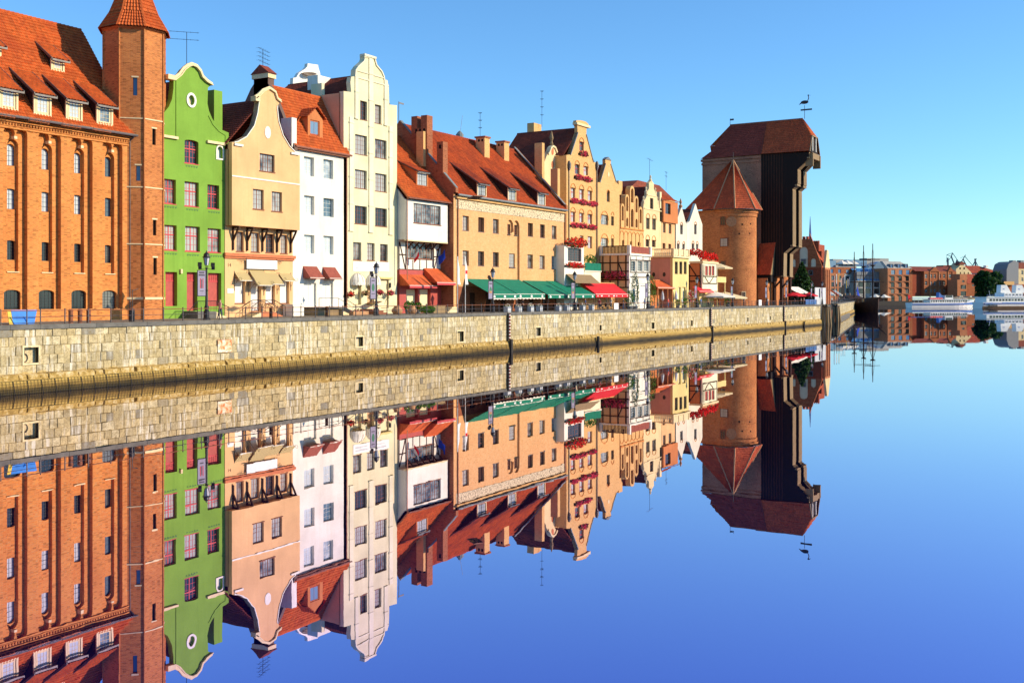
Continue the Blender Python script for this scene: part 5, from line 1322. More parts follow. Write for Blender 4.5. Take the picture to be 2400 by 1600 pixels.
t1, z1 = onS(*px('g1', 365, 505), ns0); MB().box(ns0 - .6, ns0 - .03, t1 - .9, t1 + .2, z1 - 4.5, z1).build('chimney', M['brick_gold'], N.root)
t1, z1 = onS(*px('g1', 1890, 655), ns1 + .3); MB().box(ns1 - .3, ns1 + .45, t1 - 1.3, t1, zeN + 2, z1).build('chimney', M['brick_gold'], N.root)
t1, z1 = onS(*px('g1', 2100, 990), ns1 + .3); MB().box(ns1 - .3, ns1 + .45, t1 - 1.2, t1, zeN + .4, z1).build('chimney', M['brick_gold'], N.root)
MB().tube((ns0 + .5, 15, zrN), (ns0 + .5, 15, onT(*px('g1', 270, 150), 15)[1]), .05, n=5).box(ns0 + .5, ns0 + 1.6, 14.98, 15.02, onT(*px('g1', 270, 178), 15)[1], onT(*px('g1', 270, 156), 15)[1]).build('weather_vane', M['slate'], N.root)
c = onT(*px('g1', 882, 550), 15); MB().lathe((c[0], 15, c[1] - .6), [(.1, 0), (.55, .3), (.6, .7), (.3, 1.1), (.05, 1.3)], 10).tube((c[0], 15, c[1]), (c[0] + .7, 15, onT(*px('g1', 930, 290), 15)[1]), .025).build('roof_dome', M['lead'], N.root)
c = onT(*px('g1', 1150, 560), 16); antenna(N.root, (c[0], 16, c[1] - 1.5), 5.0, 3, .5)
# green awnings on the terrace
N.zm = 'aw'
aw = [(0, 545, 105, 325), (185, 985, 105, 322), (555, 1385, 112, 345), (960, 1770, 125, 360)]
T_OUT = 1.9
zt_, zb_ = N.z(700, 112), onT(*px('aw', 900, 335), T_OUT)[1]
xs = [onT(*px('aw', x, 330), T_OUT)[0] for x in (150, 552, 988, 1040, 1392, 1775)]
w_ = (xs[2] - xs[0]) / 2
for i, (a, b, dz) in enumerate(((xs[0], xs[1] + .05, 0), (xs[1] + .12, xs[2], .05), (xs[3], xs[4], -.04), (xs[4] + .1, xs[5], 0))):
    o = awning(N.root, a, b, TN, zt_ + dz, TN - T_OUT, zt_ - zb_, M['awning_green'], .5)
    for f in (.1, .5, .9):
        c = a + (b - a) * f
        MB().prism([(c - .22, T_OUT - .03, zb_ + dz - .42), (c + .22, T_OUT - .03, zb_ + dz - .42), (c + .25, T_OUT - .03, zb_ + dz - .25), (c + .1, T_OUT - .03, zb_ + dz - .14), (c - .12, T_OUT - .03, zb_ + dz - .12), (c - .26, T_OUT - .03, zb_ + dz - .26)], (0, .008, 0)).build('emblem', M['flag_white'], o)
    if i < 2:
        sc = MB(); n = 16
        for j in range(n): x = a + (b - a) * j / n; sc.box(x, x + (b - a) / n * .95, T_OUT - .025, T_OUT - .005, zb_ + dz - .62 - (.06 if j % 2 else 0), zb_ + dz - .505)
        sc.build('scalloped_edge', M['canvas_white'], o, kind='stuff')
    for s in (a + .15, b - .15): MB().tube((s, T_OUT + .1, ZQ), (s, T_OUT + .1, zb_ + dz - .05), .04).build('support_post', M['iron'], o)
    for f in (.2, .5, .8): MB().bar((a + (b - a) * f, TN, zt_ + dz - .06), (a + (b - a) * f, T_OUT, zb_ + dz - .06), .05, .05).build('rafter', M['timber'], o)
N.zm = 'g2'
for x in np.linspace(xs[0] + 1.2, xs[5] - 1, 8):
    MB().box(x, x + 1.1, TN - .07, TN - .03, ZQ + .05, ZQ + 2.5).build('shop_door', M['timber'], N.root)
MB().box(ns0 + .6, ns1 - .1, TN - .028, TN - .003, ZQ + .01, zb_ + 1.0).build('shop_or_shade_front', M['brick_deep'], N.root)  # added dark sheet standing for the shade beneath the green awnings
# ------------------------------------------------------------------ I..O: the gabled row beyond the granary
def gabled(name, label, t, zm, outl, mat, roofmat, zroof, depth=12, bodymat=None, eave=None, wins=()):
    h = House(name, label, t, onT(*px(zm, *outl[0]), t)[0], 'house', zm)
    q = [h.p(*c) for c in outl]; s1, s0 = q[0][0], q[-1][0]
    for w in wins: h.win(*w)
    h.zm = zm
    h.wall([(s0, ZQ), (s1, ZQ)] + q, mat, thick=.45, reveal=.28)
    ez = eave if eave is not None else min(q[0][1], q[-1][1])
    h.s0, h.s1, h.ez = s0, s1, ez
    body(h.root, s0 + .02, s1 - .02, t + .45, t + depth, ZQ, ez - .05, bodymat or mat)
    if roofmat: gable_roof(h.root, s0 + .05, s1 - .05, t + .45, t + depth, ez - .05, zroof if zroof else max(p[1] for p in q) - 1.2, roofmat, .1)
    return h
I = gabled('narrow_cream_house', 'narrow cream house with pointed ornate gable half hidden behind the granary', 10.0, 'c',
           [(548, 900), (520, 845), (462, 660), (450, 605), (432, 562), (400, 540), (372, 565), (360, 605), (340, 640), (260, 850), (250, 900)], M['pale_gable'], M['tile_dark'], None)
c = I.p(402, 480); MB().lathe((c[0], 10.2, I.z(402, 545)), [(.12, 0), (.3, .3), (.16, .7), (.34, 1.2), (.2, 1.8), (.06, 2.3)], 8).build('finial', M['timber_grey'], I.root)
MB().band([I.p(*c) for c in [(465, 665), (450, 605), (432, 560), (400, 537), (372, 562), (360, 605), (340, 640)]], .3, 9.8, 10.4).build('gable_scroll', M['trim_cream'], I.root)
for y in (615, 780): c = I.p(400, y); MB().prism([(p[0], 9.95, p[1]) for p in oval(c[0], c[1], .35, .55, 12)], (0, .048, 0)).build('ornament', M['trim_orange'], I.root)

J = gabled('flower_window_house', 'golden brick gabled house with rows of pink window boxes', 8.0, 'c',
           [(962, 752), (915, 748), (825, 400), (828, 300), (855, 296), (850, 272), (820, 243), (760, 226), (700, 226), (694, 262), (712, 300), (715, 375), (622, 655), (575, 660)], M['brick_gold'], M['tile_dark'], None, 12,
           wins=[(738, 792, 492, 605, 'redw', .0, .2, 'c')] + [(a, b, c_, d, 'redw', 0, .2, 'c') for a, b, c_, d in ((680, 740, 775, 900), (790, 847, 800, 915), (628, 685, 1068, 1200), (735, 792, 1085, 1215), (842, 895, 1105, 1228))] +
                [(a, b, c_, d, 'redw', 0, .2, 'd') for a, b, c_, d in ((200, 257, 85, 215), (308, 362, 100, 222), (413, 470, 115, 240))] + [(413, 470, 395, 545, 'redw', 0, .2, 'd'), (318, 362, 385, 470, 'redw', 0, .2, 'd')])
MB().box(J.s(694), J.s(860), 7.75, 8.6, J.z(770, 300), J.z(770, 272)).build('gable_cap', M['trim_cream'], J.root)
MB().band([J.p(*c) for c in [(915, 748), (825, 400)]], .16, 7.9, 8.5).build('coping', M['lead'], J.root)
MB().band([J.p(*c) for c in [(715, 375), (622, 655)]], .16, 7.9, 8.5).build('coping', M['lead'], J.root)
for x in (600, 948):
    s = J.s(x); MB().tube((s, 7.88, ZQ), (s, 7.88, J.z(x, 830)), .08).lathe((s, 7.85, J.z(x, 830)), [(.1, -.3), (.3, .2), (.34, .7), (.1, 1.2)], 8).build('downpipe', M['gutter'], J.root)
zb = onT(*px('c', 180, 330), 19)[1]; s_ = onT(*px('c', 180, 330), 19)[0]
MB().box(s_ - 1.2, s_ + 1.3, 18.5, 19.8, J.ez, zb + .8).build('chimney', M['brick_gold'], J.root)
antenna(J.root, (onT(*px('c', 268, 300), 18)[0], 18, onT(*px('c', 268, 310), 18)[1]), 6.0, 4, .5)
def arch_hood(h, xl, xr, yt, zm):
    h.zm = zm; s0, s1 = h.s(xl), h.s(xr); z = h.z((xl + xr) / 2, yt); w = (s1 - s0) / 2; c = (s0 + s1) / 2
    MB().band([(c + w * math.cos(math.pi * i / 8), z - w + w * math.sin(math.pi * i / 8)) for i in range(9)], .12, h.t - .07, h.t - .003).build('arch_moulding', M['brick_orange'], h.root)
for a, b, y in ((735, 797, 440), (677, 742, 725), (787, 850, 750), (625, 690, 1012), (732, 797, 1030), (838, 900, 1050), (625, 690, 1310), (732, 797, 1330), (838, 900, 1345)): arch_hood(J, a, b, y, 'c')
fl = [('c', 725, 835, 628, 'pink flower box under the topmost gable window of the golden brick house'),
      ('c', 668, 785, 925, 'pink flower box under the left of the two upper gable windows'), ('c', 782, 890, 950, 'pink flower box under the right of the two upper gable windows'),
      ('c', 618, 722, 1222, 'left pink flower box in the upper row of three'), ('c', 727, 835, 1240, 'middle pink flower box in the upper row of three'), ('c', 838, 952, 1258, 'right pink flower box in the upper row of three'),
      ('d', 190, 295, 245, 'left pink flower box in the lower row of three'), ('d', 300, 405, 255, 'middle pink flower box in the lower row of three'), ('d', 408, 512, 272, 'right pink flower box in the lower row of three')]
for i, (zm, a, b, y, lab) in enumerate(fl):
    s0, z = onT(*px(zm, a, y), 8); s1 = onT(*px(zm, b, y), 8)[0]
    flower_box('flower_box', lab, s0, s1, 8, z, .42, 50 + i, n=110, group='window boxes on the golden brick house')

K = gabled('plain_gable_house', 'plain golden brick house with simple pointed gable and small chimney block', 8.0, 'c',
           [(1240, 1045), (1200, 1000), (1130, 770), (1132, 722), (1097, 690), (1062, 722), (1064, 765), (992, 1000), (968, 1002)], M['brick_gold'], M['tile_dark'], None, 12,
           wins=[(1080, 1117, 1100, 1247, 'gable', .28, .18, 'c'), (578, 672, 125, 250, 'grey', 0, .18, 'd'), (708, 742, 145, 262, 'grey', 0, .18, 'd'), (576, 670, 415, 530, 'grey', 0, .18, 'd'), (708, 742, 420, 530, 'gable', 0, .18, 'd')])
MB().band([K.p(*c) for c in [(1200, 1000), (1130, 770)]], .14, 7.9, 8.5).build('coping', M['lead'], K.root); MB().band([K.p(*c) for c in [(1064, 765), (992, 1000)]], .14, 7.9, 8.5).build('coping', M['lead'], K.root)
MB().prism([(K.s(1060), 7.9, K.z(1097, 722)), (K.s(1134), 7.9, K.z(1097, 722)), (K.s(1097), 7.9, K.z(1097, 684))], (0, .7, 0)).build('gable_cap', M['slate'], K.root)
c = K.p(1102, 905); MB().prism([(p[0], 7.95, p[1]) for p in oval(c[0], c[1], .32, .42, 14)], (0, .048, 0)).build('roundel', M['trim_cream'], K.root)
for a, b, y in ((1080, 1118, 1092), ): arch_hood(K, a, b, y, 'c')
for a, b, y in ((575, 674, 75), (706, 744, 88), (575, 674, 358), (706, 744, 372)): arch_hood(K, a, b, y, 'd')
s_, z_ = onT(*px('c', 1245, 985), 9.5); MB().box(s_ - .7, s_ + .8, 9.4, 10.8, K.ez - 1, z_).build('chimney', M['brick_gold'], K.root)

L = House('organ_pipe_house', 'golden brick house with gable of five tall rounded pilasters like organ pipes', 8.0, onT(1480, 0, 8)[0], 'house', 'c')
s0, s1 = L.s(1248), L.s(1537); L.zm = 'd'; zl0 = L.z(955, 305)
for w in ((845, 880, 440, 510, 'gable'), (945, 978, 455, 515, 'gable'), (1040, 1080, 465, 518, 'gable')): L.win(w[0], w[1], w[2], w[3], w[4], .2, .3, 'd')
L.wall([(s0, ZQ), (s1, ZQ), (s1, zl0), (s0, zl0)], M['brick_gold'], thick=.5)
L.zm = 'c'
zpl = L.z(1390, 1330)
facade('gable_wall', L.root, 8.5, [(s0 + .3, zl0), (s1 - .3, zl0), (s1 - .3, L.z(1500, 1410)), (L.s(1455), L.z(1450, 1300)), (L.s(1400), L.z(1400, 1180)), (L.s(1335), L.z(1335, 1280)), (L.s(1280), L.z(1280, 1380)), (s0 + .3, L.z(1280, 1400))], [], M['brick_deep'], .4)
for (a, b, yt) in ((1255, 1306, 1268), (1311, 1363, 1152), (1369, 1432, 1046), (1428, 1480, 1172), (1480, 1531, 1308)):
    p0, p1 = L.s(a + 4), L.s(b - 4); z1 = L.z((a + b) / 2, yt); w = (p1 - p0) / 2
    inner = [arch(p0 + w * .42, p1 - w * .42, z1 - 2.9, z1 - w * .5), arch(p0 + w * .42, p1 - w * .42, zl0 + .4, z1 - 4.0)]
    o = facade('pipe', L.root, 8.0, arch(p0, p1, zl0 + .01, z1, None, 10), [q for q in inner if q[1][1] < q[4][1] - .5], M['brick_gold'], .9, .3)
MB().box(s0 - .08, s1 + .08, 7.85, 8.5, zl0 - .1, zl0 + .12).build('string_course', M['brick_orange'], L.root)
L.zm = 'd'
for a, b, y in ((815, 868, 320), (868, 918, 325), (918, 965, 332), (965, 1015, 338), (1015, 1062, 345), (1062, 1112, 352)): arch_hood(L, a, b, y, 'd')
for x in (868, 918, 965, 1015, 1062):
    s = L.s(x); MB().box(s - .12, s + .12, 7.88, 7.997, ZQ + 2, L.z(x, 375)).build('pilaster', M['brick_gold'], L.root)
body(L.root, s0 + .02, s1 - .02, 8.5, 20, ZQ, zl0, M['brick_gold'])
L.zm = 'c'; gable_roof(L.root, s0, s1, 8.9, 20, zl0, L.z(1400, 1060), M['tile_dark'], .1)

Mh = gabled('ornate_gable_house', 'cream brick house with stepped ornate gable and stone scrolls', 8.0, 'c',
            [(1765, 1330), (1735, 1320), (1735, 1270), (1712, 1230), (1705, 1160), (1685, 1120), (1670, 1080), (1672, 1020), (1640, 975), (1610, 1010), (1610, 1080), (1590, 1120), (1580, 1180), (1560, 1220), (1545, 1260), (1540, 1310)], M['pale_gable'], M['tile_dark'], None, 12, M['brick_gold'],
            wins=[(1622, 1664, 1200, 1340, 'gable', 0, .18, 'c'), (1145, 1190, 165, 305, 'gable', 0, .18, 'd'), (1222, 1268, 172, 315, 'gable', 0, .18, 'd'), (1140, 1188, 432, 525, 'gable', 0, .18, 'd'), (1218, 1265, 440, 530, 'gable', 0, .18, 'd')])
for a, b, y in ((1142, 1194, 105), (1220, 1272, 118), (1138, 1192, 375), (1216, 1268, 385)): arch_hood(Mh, a, b, y, 'd')
Mh.zm = 'c'
for (x, y) in ((1552, 1250), (1585, 1130), (1700, 1140), (1725, 1255), (1640, 985)): c = Mh.p(x, y); MB().lathe((c[0], 8.2, c[1]), [(.28, -.3), (.32, .2), (.12, .5), (.2, .8), (.04, 1.1)], 8).build('finial', M['trim_cream'], Mh.root)
for y in (1345, 1170): MB().box(Mh.s(1548 if y > 1200 else 1590), Mh.s(1760 if y > 1200 else 1695), 7.9, 7.997, Mh.z(1650, y) - .08, Mh.z(1650, y) + .1).build('string_course', M['trim_cream'], Mh.root)
antenna(Mh.root, (Mh.s(1655), 8.6, Mh.z(1655, 985)), onT(*px('c', 1655, 725), 8.6)[1] - Mh.z(1655, 985), 1, 2.6, ang=.2)
# big hipped roof behind
RR = House('hipped_roof_house', 'house with broad dark red hipped roof rising behind the organ pipe gable', 22.0, onT(1500, 0, 22)[0], 'house', 'c')
a = [RR.p(*c) for c in ((1260, 1110), (1940, 1165), (1740, 1040), (1470, 975))]
MB().prism([(a[0][0], 22, a[0][1] - 1.2), (a[1][0], 22, a[1][1] - 1.2), (a[2][0], 22, a[2][1]), (a[3][0], 22, a[3][1])], (0, 6, 0)).build('roof', M['tile_dark'], RR.root)
MB().box(a[0][0], a[1][0], 22.1, 30, ZQ, a[1][1] - 1.25).build('wall', M['brick_gold'], RR.root)
antenna(RR.root, (RR.p(1850, 0)[0], 22.5, RR.z(1850, 1100)), 4, 2, 2.2, ang=.3)

Nn = House('red_roof_house', 'orange tile hung house with red roof between cream gable and white gables', 8.0, onT(1567, 0, 8)[0], 'house', 'c')
s0, s1 = Nn.s(1768), Nn.s(1945); Nn.zm = 'd'
for w in ((1357, 1390, 230, 350, 'gable'), (1428, 1462, 243, 362, 'gable'), (1352, 1388, 480, 552, 'brownshut'), (1425, 1460, 490, 555, 'brownshut')): Nn.win(*w[:4], w[4], 0, .18, 'd')
zm_ = Nn.z(1420, 225); Nn.wall([(s0, ZQ), (s1, ZQ), (s1, zm_), (s0, zm_)], M['peach'], thick=.4)
Nn.zm = 'c'; zt_ = Nn.z(1850, 1240); Nn.win(1815, 1880, 1265, 1400, 'gable', 0, .15, 'c', t=7.6)
Nn.wall([(s0 - .05, zm_), (s1 + .05, zm_), (s1 + .05, zt_), (s0 - .05, zt_)], M['orange_plaster'], t=7.6, thick=.4, name='tile_hung_wall')
body(Nn.root, s0 + .02, s1 - .02, 8.4, 20, ZQ, zt_, M['peach'])
zr_ = onT(*px('c', 1800, 1120), 13)[1]; roof('roof', Nn.root, (s0 - .3, 7.3, zt_), (s1 + .3, 7.3, zt_), (s1 + .3, 13, zr_), (s0 - .3, 13, zr_), M['tile_red'])
Nn.zm = 'c'; MB().box(Nn.s(1745), Nn.s(1768), 8, 12, zt_ - 4, Nn.z(1750, 1120)).build('party_wall', M['trim_cream'], Nn.root)

O = []
for i, (nm, outl, wins, fin) in enumerate((
    ('left of the two white pointed gable houses before the round tower', [(1648, 240), (1590, 25), (1520, 225), (1505, 240)], ((1572, 1605, 250, 370), (1533, 1564, 485, 560), (1600, 1630, 490, 560)), (1590, 25)),
    ('right of the two white pointed gable houses before the round tower', [(1850, 245), (1810, 130), (1765, -15), (1690, 210), (1650, 235)], ((1748, 1778, 245, 370), (1717, 1748, 485, 565), (1770, 1800, 490, 565)), None))):
    h = gabled('white_gable_house', nm, 8.0, 'd', outl, M['white_aged'], M['tile_dark'], None, 10, wins=[(a, b, c_, d, 'gable', .0, .18, 'd') for a, b, c_, d in wins])
    h.root['group'] = 'white gable houses'
    if fin: c = h.p(*fin); MB().lathe((c[0], 8.2, c[1] - .1), [(.35, 0), (.4, .3), (.12, .6), (.3, 1.0), (.05, 1.7)], 8).build('finial', M['terracotta'], h.root)
    for a, b, c_, d in wins: arch_hood(h, a, b, c_ - 35, 'd')

# ------------------------------------------------------------------ P: terrace pavilions on the promenade
def ps(zm, x, y, t): return onT(*px(zm, x, y), t)
# P0 white bay with flower balcony
T_P = 4.6
b0 = House('white_bay', 'white bay with dark windows and red balcony flowers right of the granary', T_P, ps('d', 250, 0, T_P)[0], 'pavilion', 'd')
s0, s1 = b0.s(120), b0.s(366); z1 = b0.z(250, 515); z0 = b0.z(250, 880)
b0.win(165, 335, 545, 710, 'brown5', 0, .12, 'd'); b0.wall([(s0, ZQ), (s1, ZQ), (s1, z1), (s0, z1)], M['white'], thick=.3)
body(b0.root, s0 + .01, s1 - .01, T_P + .3, 7.9, ZQ, z1 - .02, M['white'])
flower_box('balcony_flowers', 'mass of red and white flowers on the balcony above the white bay', s0, s1 + .1, T_P + .1, b0.z(250, 475), .85, 70, ('flower_red', 'leaf'), 260, cat='flowers', depth=.8)
flower_box('bay_flower_box', 'red flower box under the dark windows of the white bay', s0, s1 + .1, T_P, b0.z(250, 755), .45, 71, ('flower_red', 'leaf'), 160)
c0 = House('low_annex', 'low cream annex with green railing between white bay and timbered pavilion', 5.2, ps('d', 470, 0, 5.2)[0], 'pavilion', 'd')
s0, s1 = ps('d', 372, 0, 5.2)[0], ps('d', 575, 0, 5.2)[0]; z1 = c0.z(470, 835)
body(c0.root, s0, s1, 5.2, 7.9, ZQ, z1, M['cream_trim'], 'wall')
MB().box(s0 - .1, s1 + .1, 5.05, 7.9, z1 + .004, z1 + .12).build('deck', M['trim_white'], c0.root)
n_ = 22
for i in range(n_): x = s0 + (s1 - s0) * i / n_; MB().box(x, x + (s1 - s0) / n_ - .03, 5.1, 5.14, z1 + .14, c0.z(470, 730)).build('slat', M['awning_green'], c0.root)
tag(leaves(MB(), ((s0 + s1) / 2 + .3, 5.9, c0.z(470, 690)), ((s1 - s0) / 2 * .8, .6, 1.0), 260, .16, [0, 1], 91, 0).build('balcony_plant', [M['leaf'], M['leaf_bright']], origin=((s0 + s1) / 2, 5.9, z1)), 'green leafy plants standing on the green railed balcony', 'plant')
# wooden lean-to roof and red awning
lr = House('lean_to_roof', 'weathered boarded lean-to roof above the red awning', 4.6, ps('d', 350, 0, 4.6)[0], 'canopy', 'd')
s0, s1 = ps('d', 145, 0, 4.5)[0], ps('d', 455, 0, 4.5)[0]; z1 = ps('d', 250, 870, 4.5)[1]; z0 = ps('d', 400, 978, 2.9)[1]
for i in range(9):
    x0, x1 = s0 + (s1 - s0) * i / 9, s0 + (s1 - s0) * (i + 1) / 9 - .03
    MB().prism([(x0, 4.5, z1), (x0, 2.9, z0), (x0, 2.9, z0 - .06), (x0, 4.5, z1 - .06)], (x1 - x0, 0, 0)).build('board', M['timber_grey'], lr.root)
body(lr.root, s0 + .1, s1 - .1, 4.65, 4.85, ZQ, z1, M['cream_trim'], 'wall')
ra = House('red_awning_terrace', 'long red awning over the terrace right of the green awnings', 4.4, ps('d', 500, 0, 4.4)[0], 'awning', 'd')
to = 1.9; s0, s1 = ps('d', 515, 0, to)[0], ps('d', 920, 0, to)[0]; zb = ps('d', 715, 1118, to)[1]; z1 = ps('d', 430, 978, 4.4)[1]
o = awning(ra.root, s0, s1, 4.4, z1, 4.4 - to, z1 - zb, M['awning_red'], .5)
for i, f in enumerate((.05, .15, .38, .52, .62, .8, .96)): x = s0 + (s1 - s0) * f; MB().box(x, x + (.55 if i in (1, 3) else .22), to - .032, to - .024, zb - .36, zb - .18).build('lettering', M['flag_white'], o)
for s in np.linspace(s0 + .2, s1 - .2, 4): MB().tube((s, to + .1, ZQ), (s, to + .1, zb), .05).build('support_post', M['iron'], ra.root)
MB().box(s0 - .5, s1 + .3, 4.45, 4.6, ZQ, z1 + .1).build('back_wall', M['brick_gold'], ra.root)

def pavilion(name, label, xa, xc, xb, ydeck, yrail, ycx, mat_front, mat_side, tF=2.6):
    h = House(name, label, tF, ps('d', xc, 0, tF)[0], 'pavilion', 'd')
    h.s0 = ps('d', xc, 0, tF)[0]; h.s1 = ps('d', xb, 0, tF)[0]; h.zd = ps('d', ycx, ydeck, tF)[1]; h.zr = ps('d', ycx, yrail, tF)[1]
    h.tb = min(7.9, onS(*px('d', xa, ydeck), h.s0)[0])
    return h
P1 = pavilion('timbered_pavilion', 'half-timbered pavilion with white front and railed roof terrace', 525, 935, 1195, 640, 520, 1070, None, None)
for a, b in ((952, 1010), (1036, 1096), (1118, 1176)): P1.win(a, b, 705, 835, 'sash', 0, .08, 'd')
for a, b in ((975, 1050), (1075, 1150)): P1.win(a, b, 1010, 1250, 'whitedoor', 0, .1, 'd', 'door')
P1.wall([(P1.s0, ZQ), (P1.s1, ZQ), (P1.s1, P1.zd), (P1.s0, P1.zd)], M['white'], thick=.3, reveal=.15)
body(P1.root, P1.s0 + .01, P1.s1 - .01, 2.9, P1.tb, ZQ, P1.zd - .02, M['peach'])
MB().box(P1.s0 - .25, P1.s1 + .25, 2.35, P1.tb, P1.zd + .004, P1.zd + .3).build('deck', M['trim_white'], P1.root)
P1.zm = 'd'
for (x0, y0, x1, y1) in ((945, 690, 1192, 700), (945, 845, 1192, 848), (950, 650, 950, 845), (1020, 650, 1020, 845), (1105, 650, 1105, 845), (1183, 655, 1183, 845), (945, 905, 1190, 908)):
    a, b = P1.p(x0, y0), P1.p(x1, y1); MB().bar((a[0], 2.58, a[1]), (b[0], 2.58, b[1]), .05, .16, up=(0, 0, 1) if x0 != x1 else (1, 0, 0)).build('beam', M['timber'], P1.root)
sd_ = P1.s0 - .03
for (y0, y1) in ((3.2, 3.2), (4.6, 4.6), (6.0, 6.0), (7.3, 7.3)): MB().box(sd_ - .06, sd_, y0 - .09, y0 + .09, P1.zd - 5.2, P1.zd - .05).build('beam', M['timber'], P1.root)
for z in (1.2, 2.6, 4.0, 5.2): MB().box(sd_ - .05, sd_, 2.7, P1.tb - .05, P1.zd - z - .09, P1.zd - z + .09).build('beam', M['timber'], P1.root)
MB().bar((sd_ - .03, 3.25, P1.zd - 3.9), (sd_ - .03, 4.5, P1.zd - 1.3), .05, .16).build('beam', M['timber'], P1.root)
for (y, w, mt) in ((2.45, .0, 0),):
    zz = P1.zd + .3
    for s_, t_ in ((P1.s0 - .1, 2.45), (P1.s1 - .1, 2.45), (P1.s0 - .1, P1.tb - .5)): MB().box(s_ - .0, s_ + .5, t_, t_ + .5, zz, P1.zr + .05).build('terrace_pier', M['trim_white'], P1.root)
    for i in range(5): x0 = P1.s0 + .5 + (P1.s1 - P1.s0 - .8) * i / 5; MB().box(x0, x0 + (P1.s1 - P1.s0 - .8) / 5 - .04, 2.6, 2.66, zz + .1, P1.zr - .1).build('terrace_panel', M['awning_brown'], P1.root)
    MB().box(P1.s0, P1.s0 + .1, 2.9, P1.tb - .4, P1.zr - .12, P1.zr).build('terrace_rail', M['timber'], P1.root)
    n_ = 18
    for i in range(n_): t_ = 2.95 + (P1.tb - 3.4) * i / n_; MB().box(P1.s0 + .0, P1.s0 + .1, t_, t_ + .16, zz, P1.zr - .12).build('baluster', M['timber'], P1.root)
# flower boxes on its shaded side
t0_, z0_ = onS(*px('d', 940, 880), P1.s0 - .3); 
r = thing('balcony_flowers', 'long mass of pink flowers along the shaded side of the timbered pavilion', 'flowers', (P1.s0 - .4, 5, z0_))
MB().box(P1.s0 - .6, P1.s0 - .09, 2.9, P1.tb, z0_ - .5, z0_ - .2).build('box', M['timber'], r)
leaves(MB(), (P1.s0 - .45, (2.9 + P1.tb) / 2, z0_), (.55, (P1.tb - 2.9) / 2, .75), 520, .17, [0, 0, 0, 1], 81, 0).build('blooms', [M['flower_pink'], M['leaf']], r, kind='stuff')
MB().box(P1.s0 - .02, P1.s1 - .1, 2.52, 2.58, ps('d', 1070, 985, 2.6)[1], ps('d', 1070, 930, 2.6)[1]).build('sign_board', M['canvas_white'], P1.root)

P2 = pavilion('yellow_pavilion', 'yellow fronted pavilion with pink side wall and balustraded terrace', 1205, 1478, 1678, 665, 552, 1580, None, None)
for a, b in ((1505, 1542), (1563, 1598), (1618, 1653)): P2.win(a, b, 712, 868, 'gable', 0, .14, 'd')
for a, b in ((1550, 1580), (1600, 1640)): P2.win(a, b, 1030, 1260, 'blindc', 0, .14, 'd', 'door')
P2.wall([(P2.s0, ZQ), (P2.s1, ZQ), (P2.s1, P2.zd), (P2.s0, P2.zd)], M['yellow'], thick=.3, reveal=.2)
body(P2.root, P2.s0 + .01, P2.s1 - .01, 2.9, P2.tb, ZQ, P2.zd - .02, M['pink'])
MB().box(P2.s0 - .3, P2.s1 + .3, 2.3, P2.tb, P2.zd + .004, P2.zd + .3).build('deck', M['trim_cream'], P2.root)
zz = P2.zd + .3
for s_ in np.linspace(P2.s0, P2.s1 - .35, 4): MB().box(s_, s_ + .35, 2.4, 2.75, zz, P2.zr).build('terrace_pier', M['trim_cream'], P2.root)
for i in range(3): a = P2.s0 + .4 + (P2.s1 - P2.s0 - .35) * i / 3; MB().box(a, a + (P2.s1 - P2.s0) / 3 - .5, 2.5, 2.62, zz + .1, P2.zr - .12).build('terrace_panel', M['trim_cream'], P2.root)
MB().box(P2.s0, P2.s0 + .3, 2.8, P2.tb, P2.zr - .2, P2.zr - .05).build('terrace_rail', M['trim_cream'], P2.root)
for i in range(9): t_ = 2.95 + (P2.tb - 3.3) * i / 9; MB().lathe((P2.s0 + .15, t_, zz), [(.1, 0), (.16, .35), (.08, .8), (.1, P2.zr - zz - .2)], 8).build('baluster', M['trim_cream'], P2.root)
for t_ in (4.2, 6.2): MB().prism([(P2.s0 - .03, t_ + p[0], P2.zd - 3.0 + p[1]) for p in oval(0, 0, .28, .4, 12)], (.028, 0, 0)).build('round_vent', M['iron'], P2.root)
MB().box(P2.s0 - .06, P2.s0, 2.6, 2.72, ZQ, P2.zd - .1).build('downpipe', M['copper'], P2.root)
oa = awning(P2.root, P2.s0 - 7.0, P2.s0 + .8, 4.6, ps('d', 1340, 950, 4.6)[1], 2.2, 1.25, M['awning_orange'], .2, M['trim_orange'])
for s in np.linspace(P2.s0 - 6.8, P2.s0 - .3, 4): MB().box(s, s + .18, 2.5, 2.68, ZQ, ps('d', 1340, 950, 4.6)[1] - 1.3).build('support_post', M['orange_plaster'], P2.root)
MB().box(P2.s0 - 7.0, P2.s0 - .02, 4.62, 4.8, ZQ, ps('d', 1340, 940, 4.6)[1]).build('annex_wall', M['orange_plaster'], P2.root)

P3_ = pavilion('flower_pavilion', 'small timbered pavilion crowned with bright red flowers before the round tower', 1690, 1850, 2038, 735, 690, 1940, None, None)
for a, b in ((1885, 1920), (1928, 1962), (1968, 2002)): P3_.win(a, b, 765, 885, 'shut', 0, .1, 'd')
P3_.wall([(P3_.s0, P3_.zd - 5.2), (P3_.s1, P3_.zd - 5.2), (P3_.s1, P3_.zd), (P3_.s0, P3_.zd)], M['cream_trim'], thick=.3, reveal=.14)
body(P3_.root, P3_.s0 + .01, P3_.s1 - .01, 2.9, P3_.tb, P3_.zd - 5.2, P3_.zd - .02, M['orange_plaster'])
body(P3_.root, P3_.s0 + .3, P3_.s1 - .2, 3.3, P3_.tb, ZQ, P3_.zd - 5.2, M['yellow'], 'ground_floor')
MB().box(P3_.s0 - .2, P3_.s1 + .2, 2.4, P3_.tb, P3_.zd + .004, P3_.zd + .35).build('deck', M['trim_cream'], P3_.root)
P3_.zm = 'd'
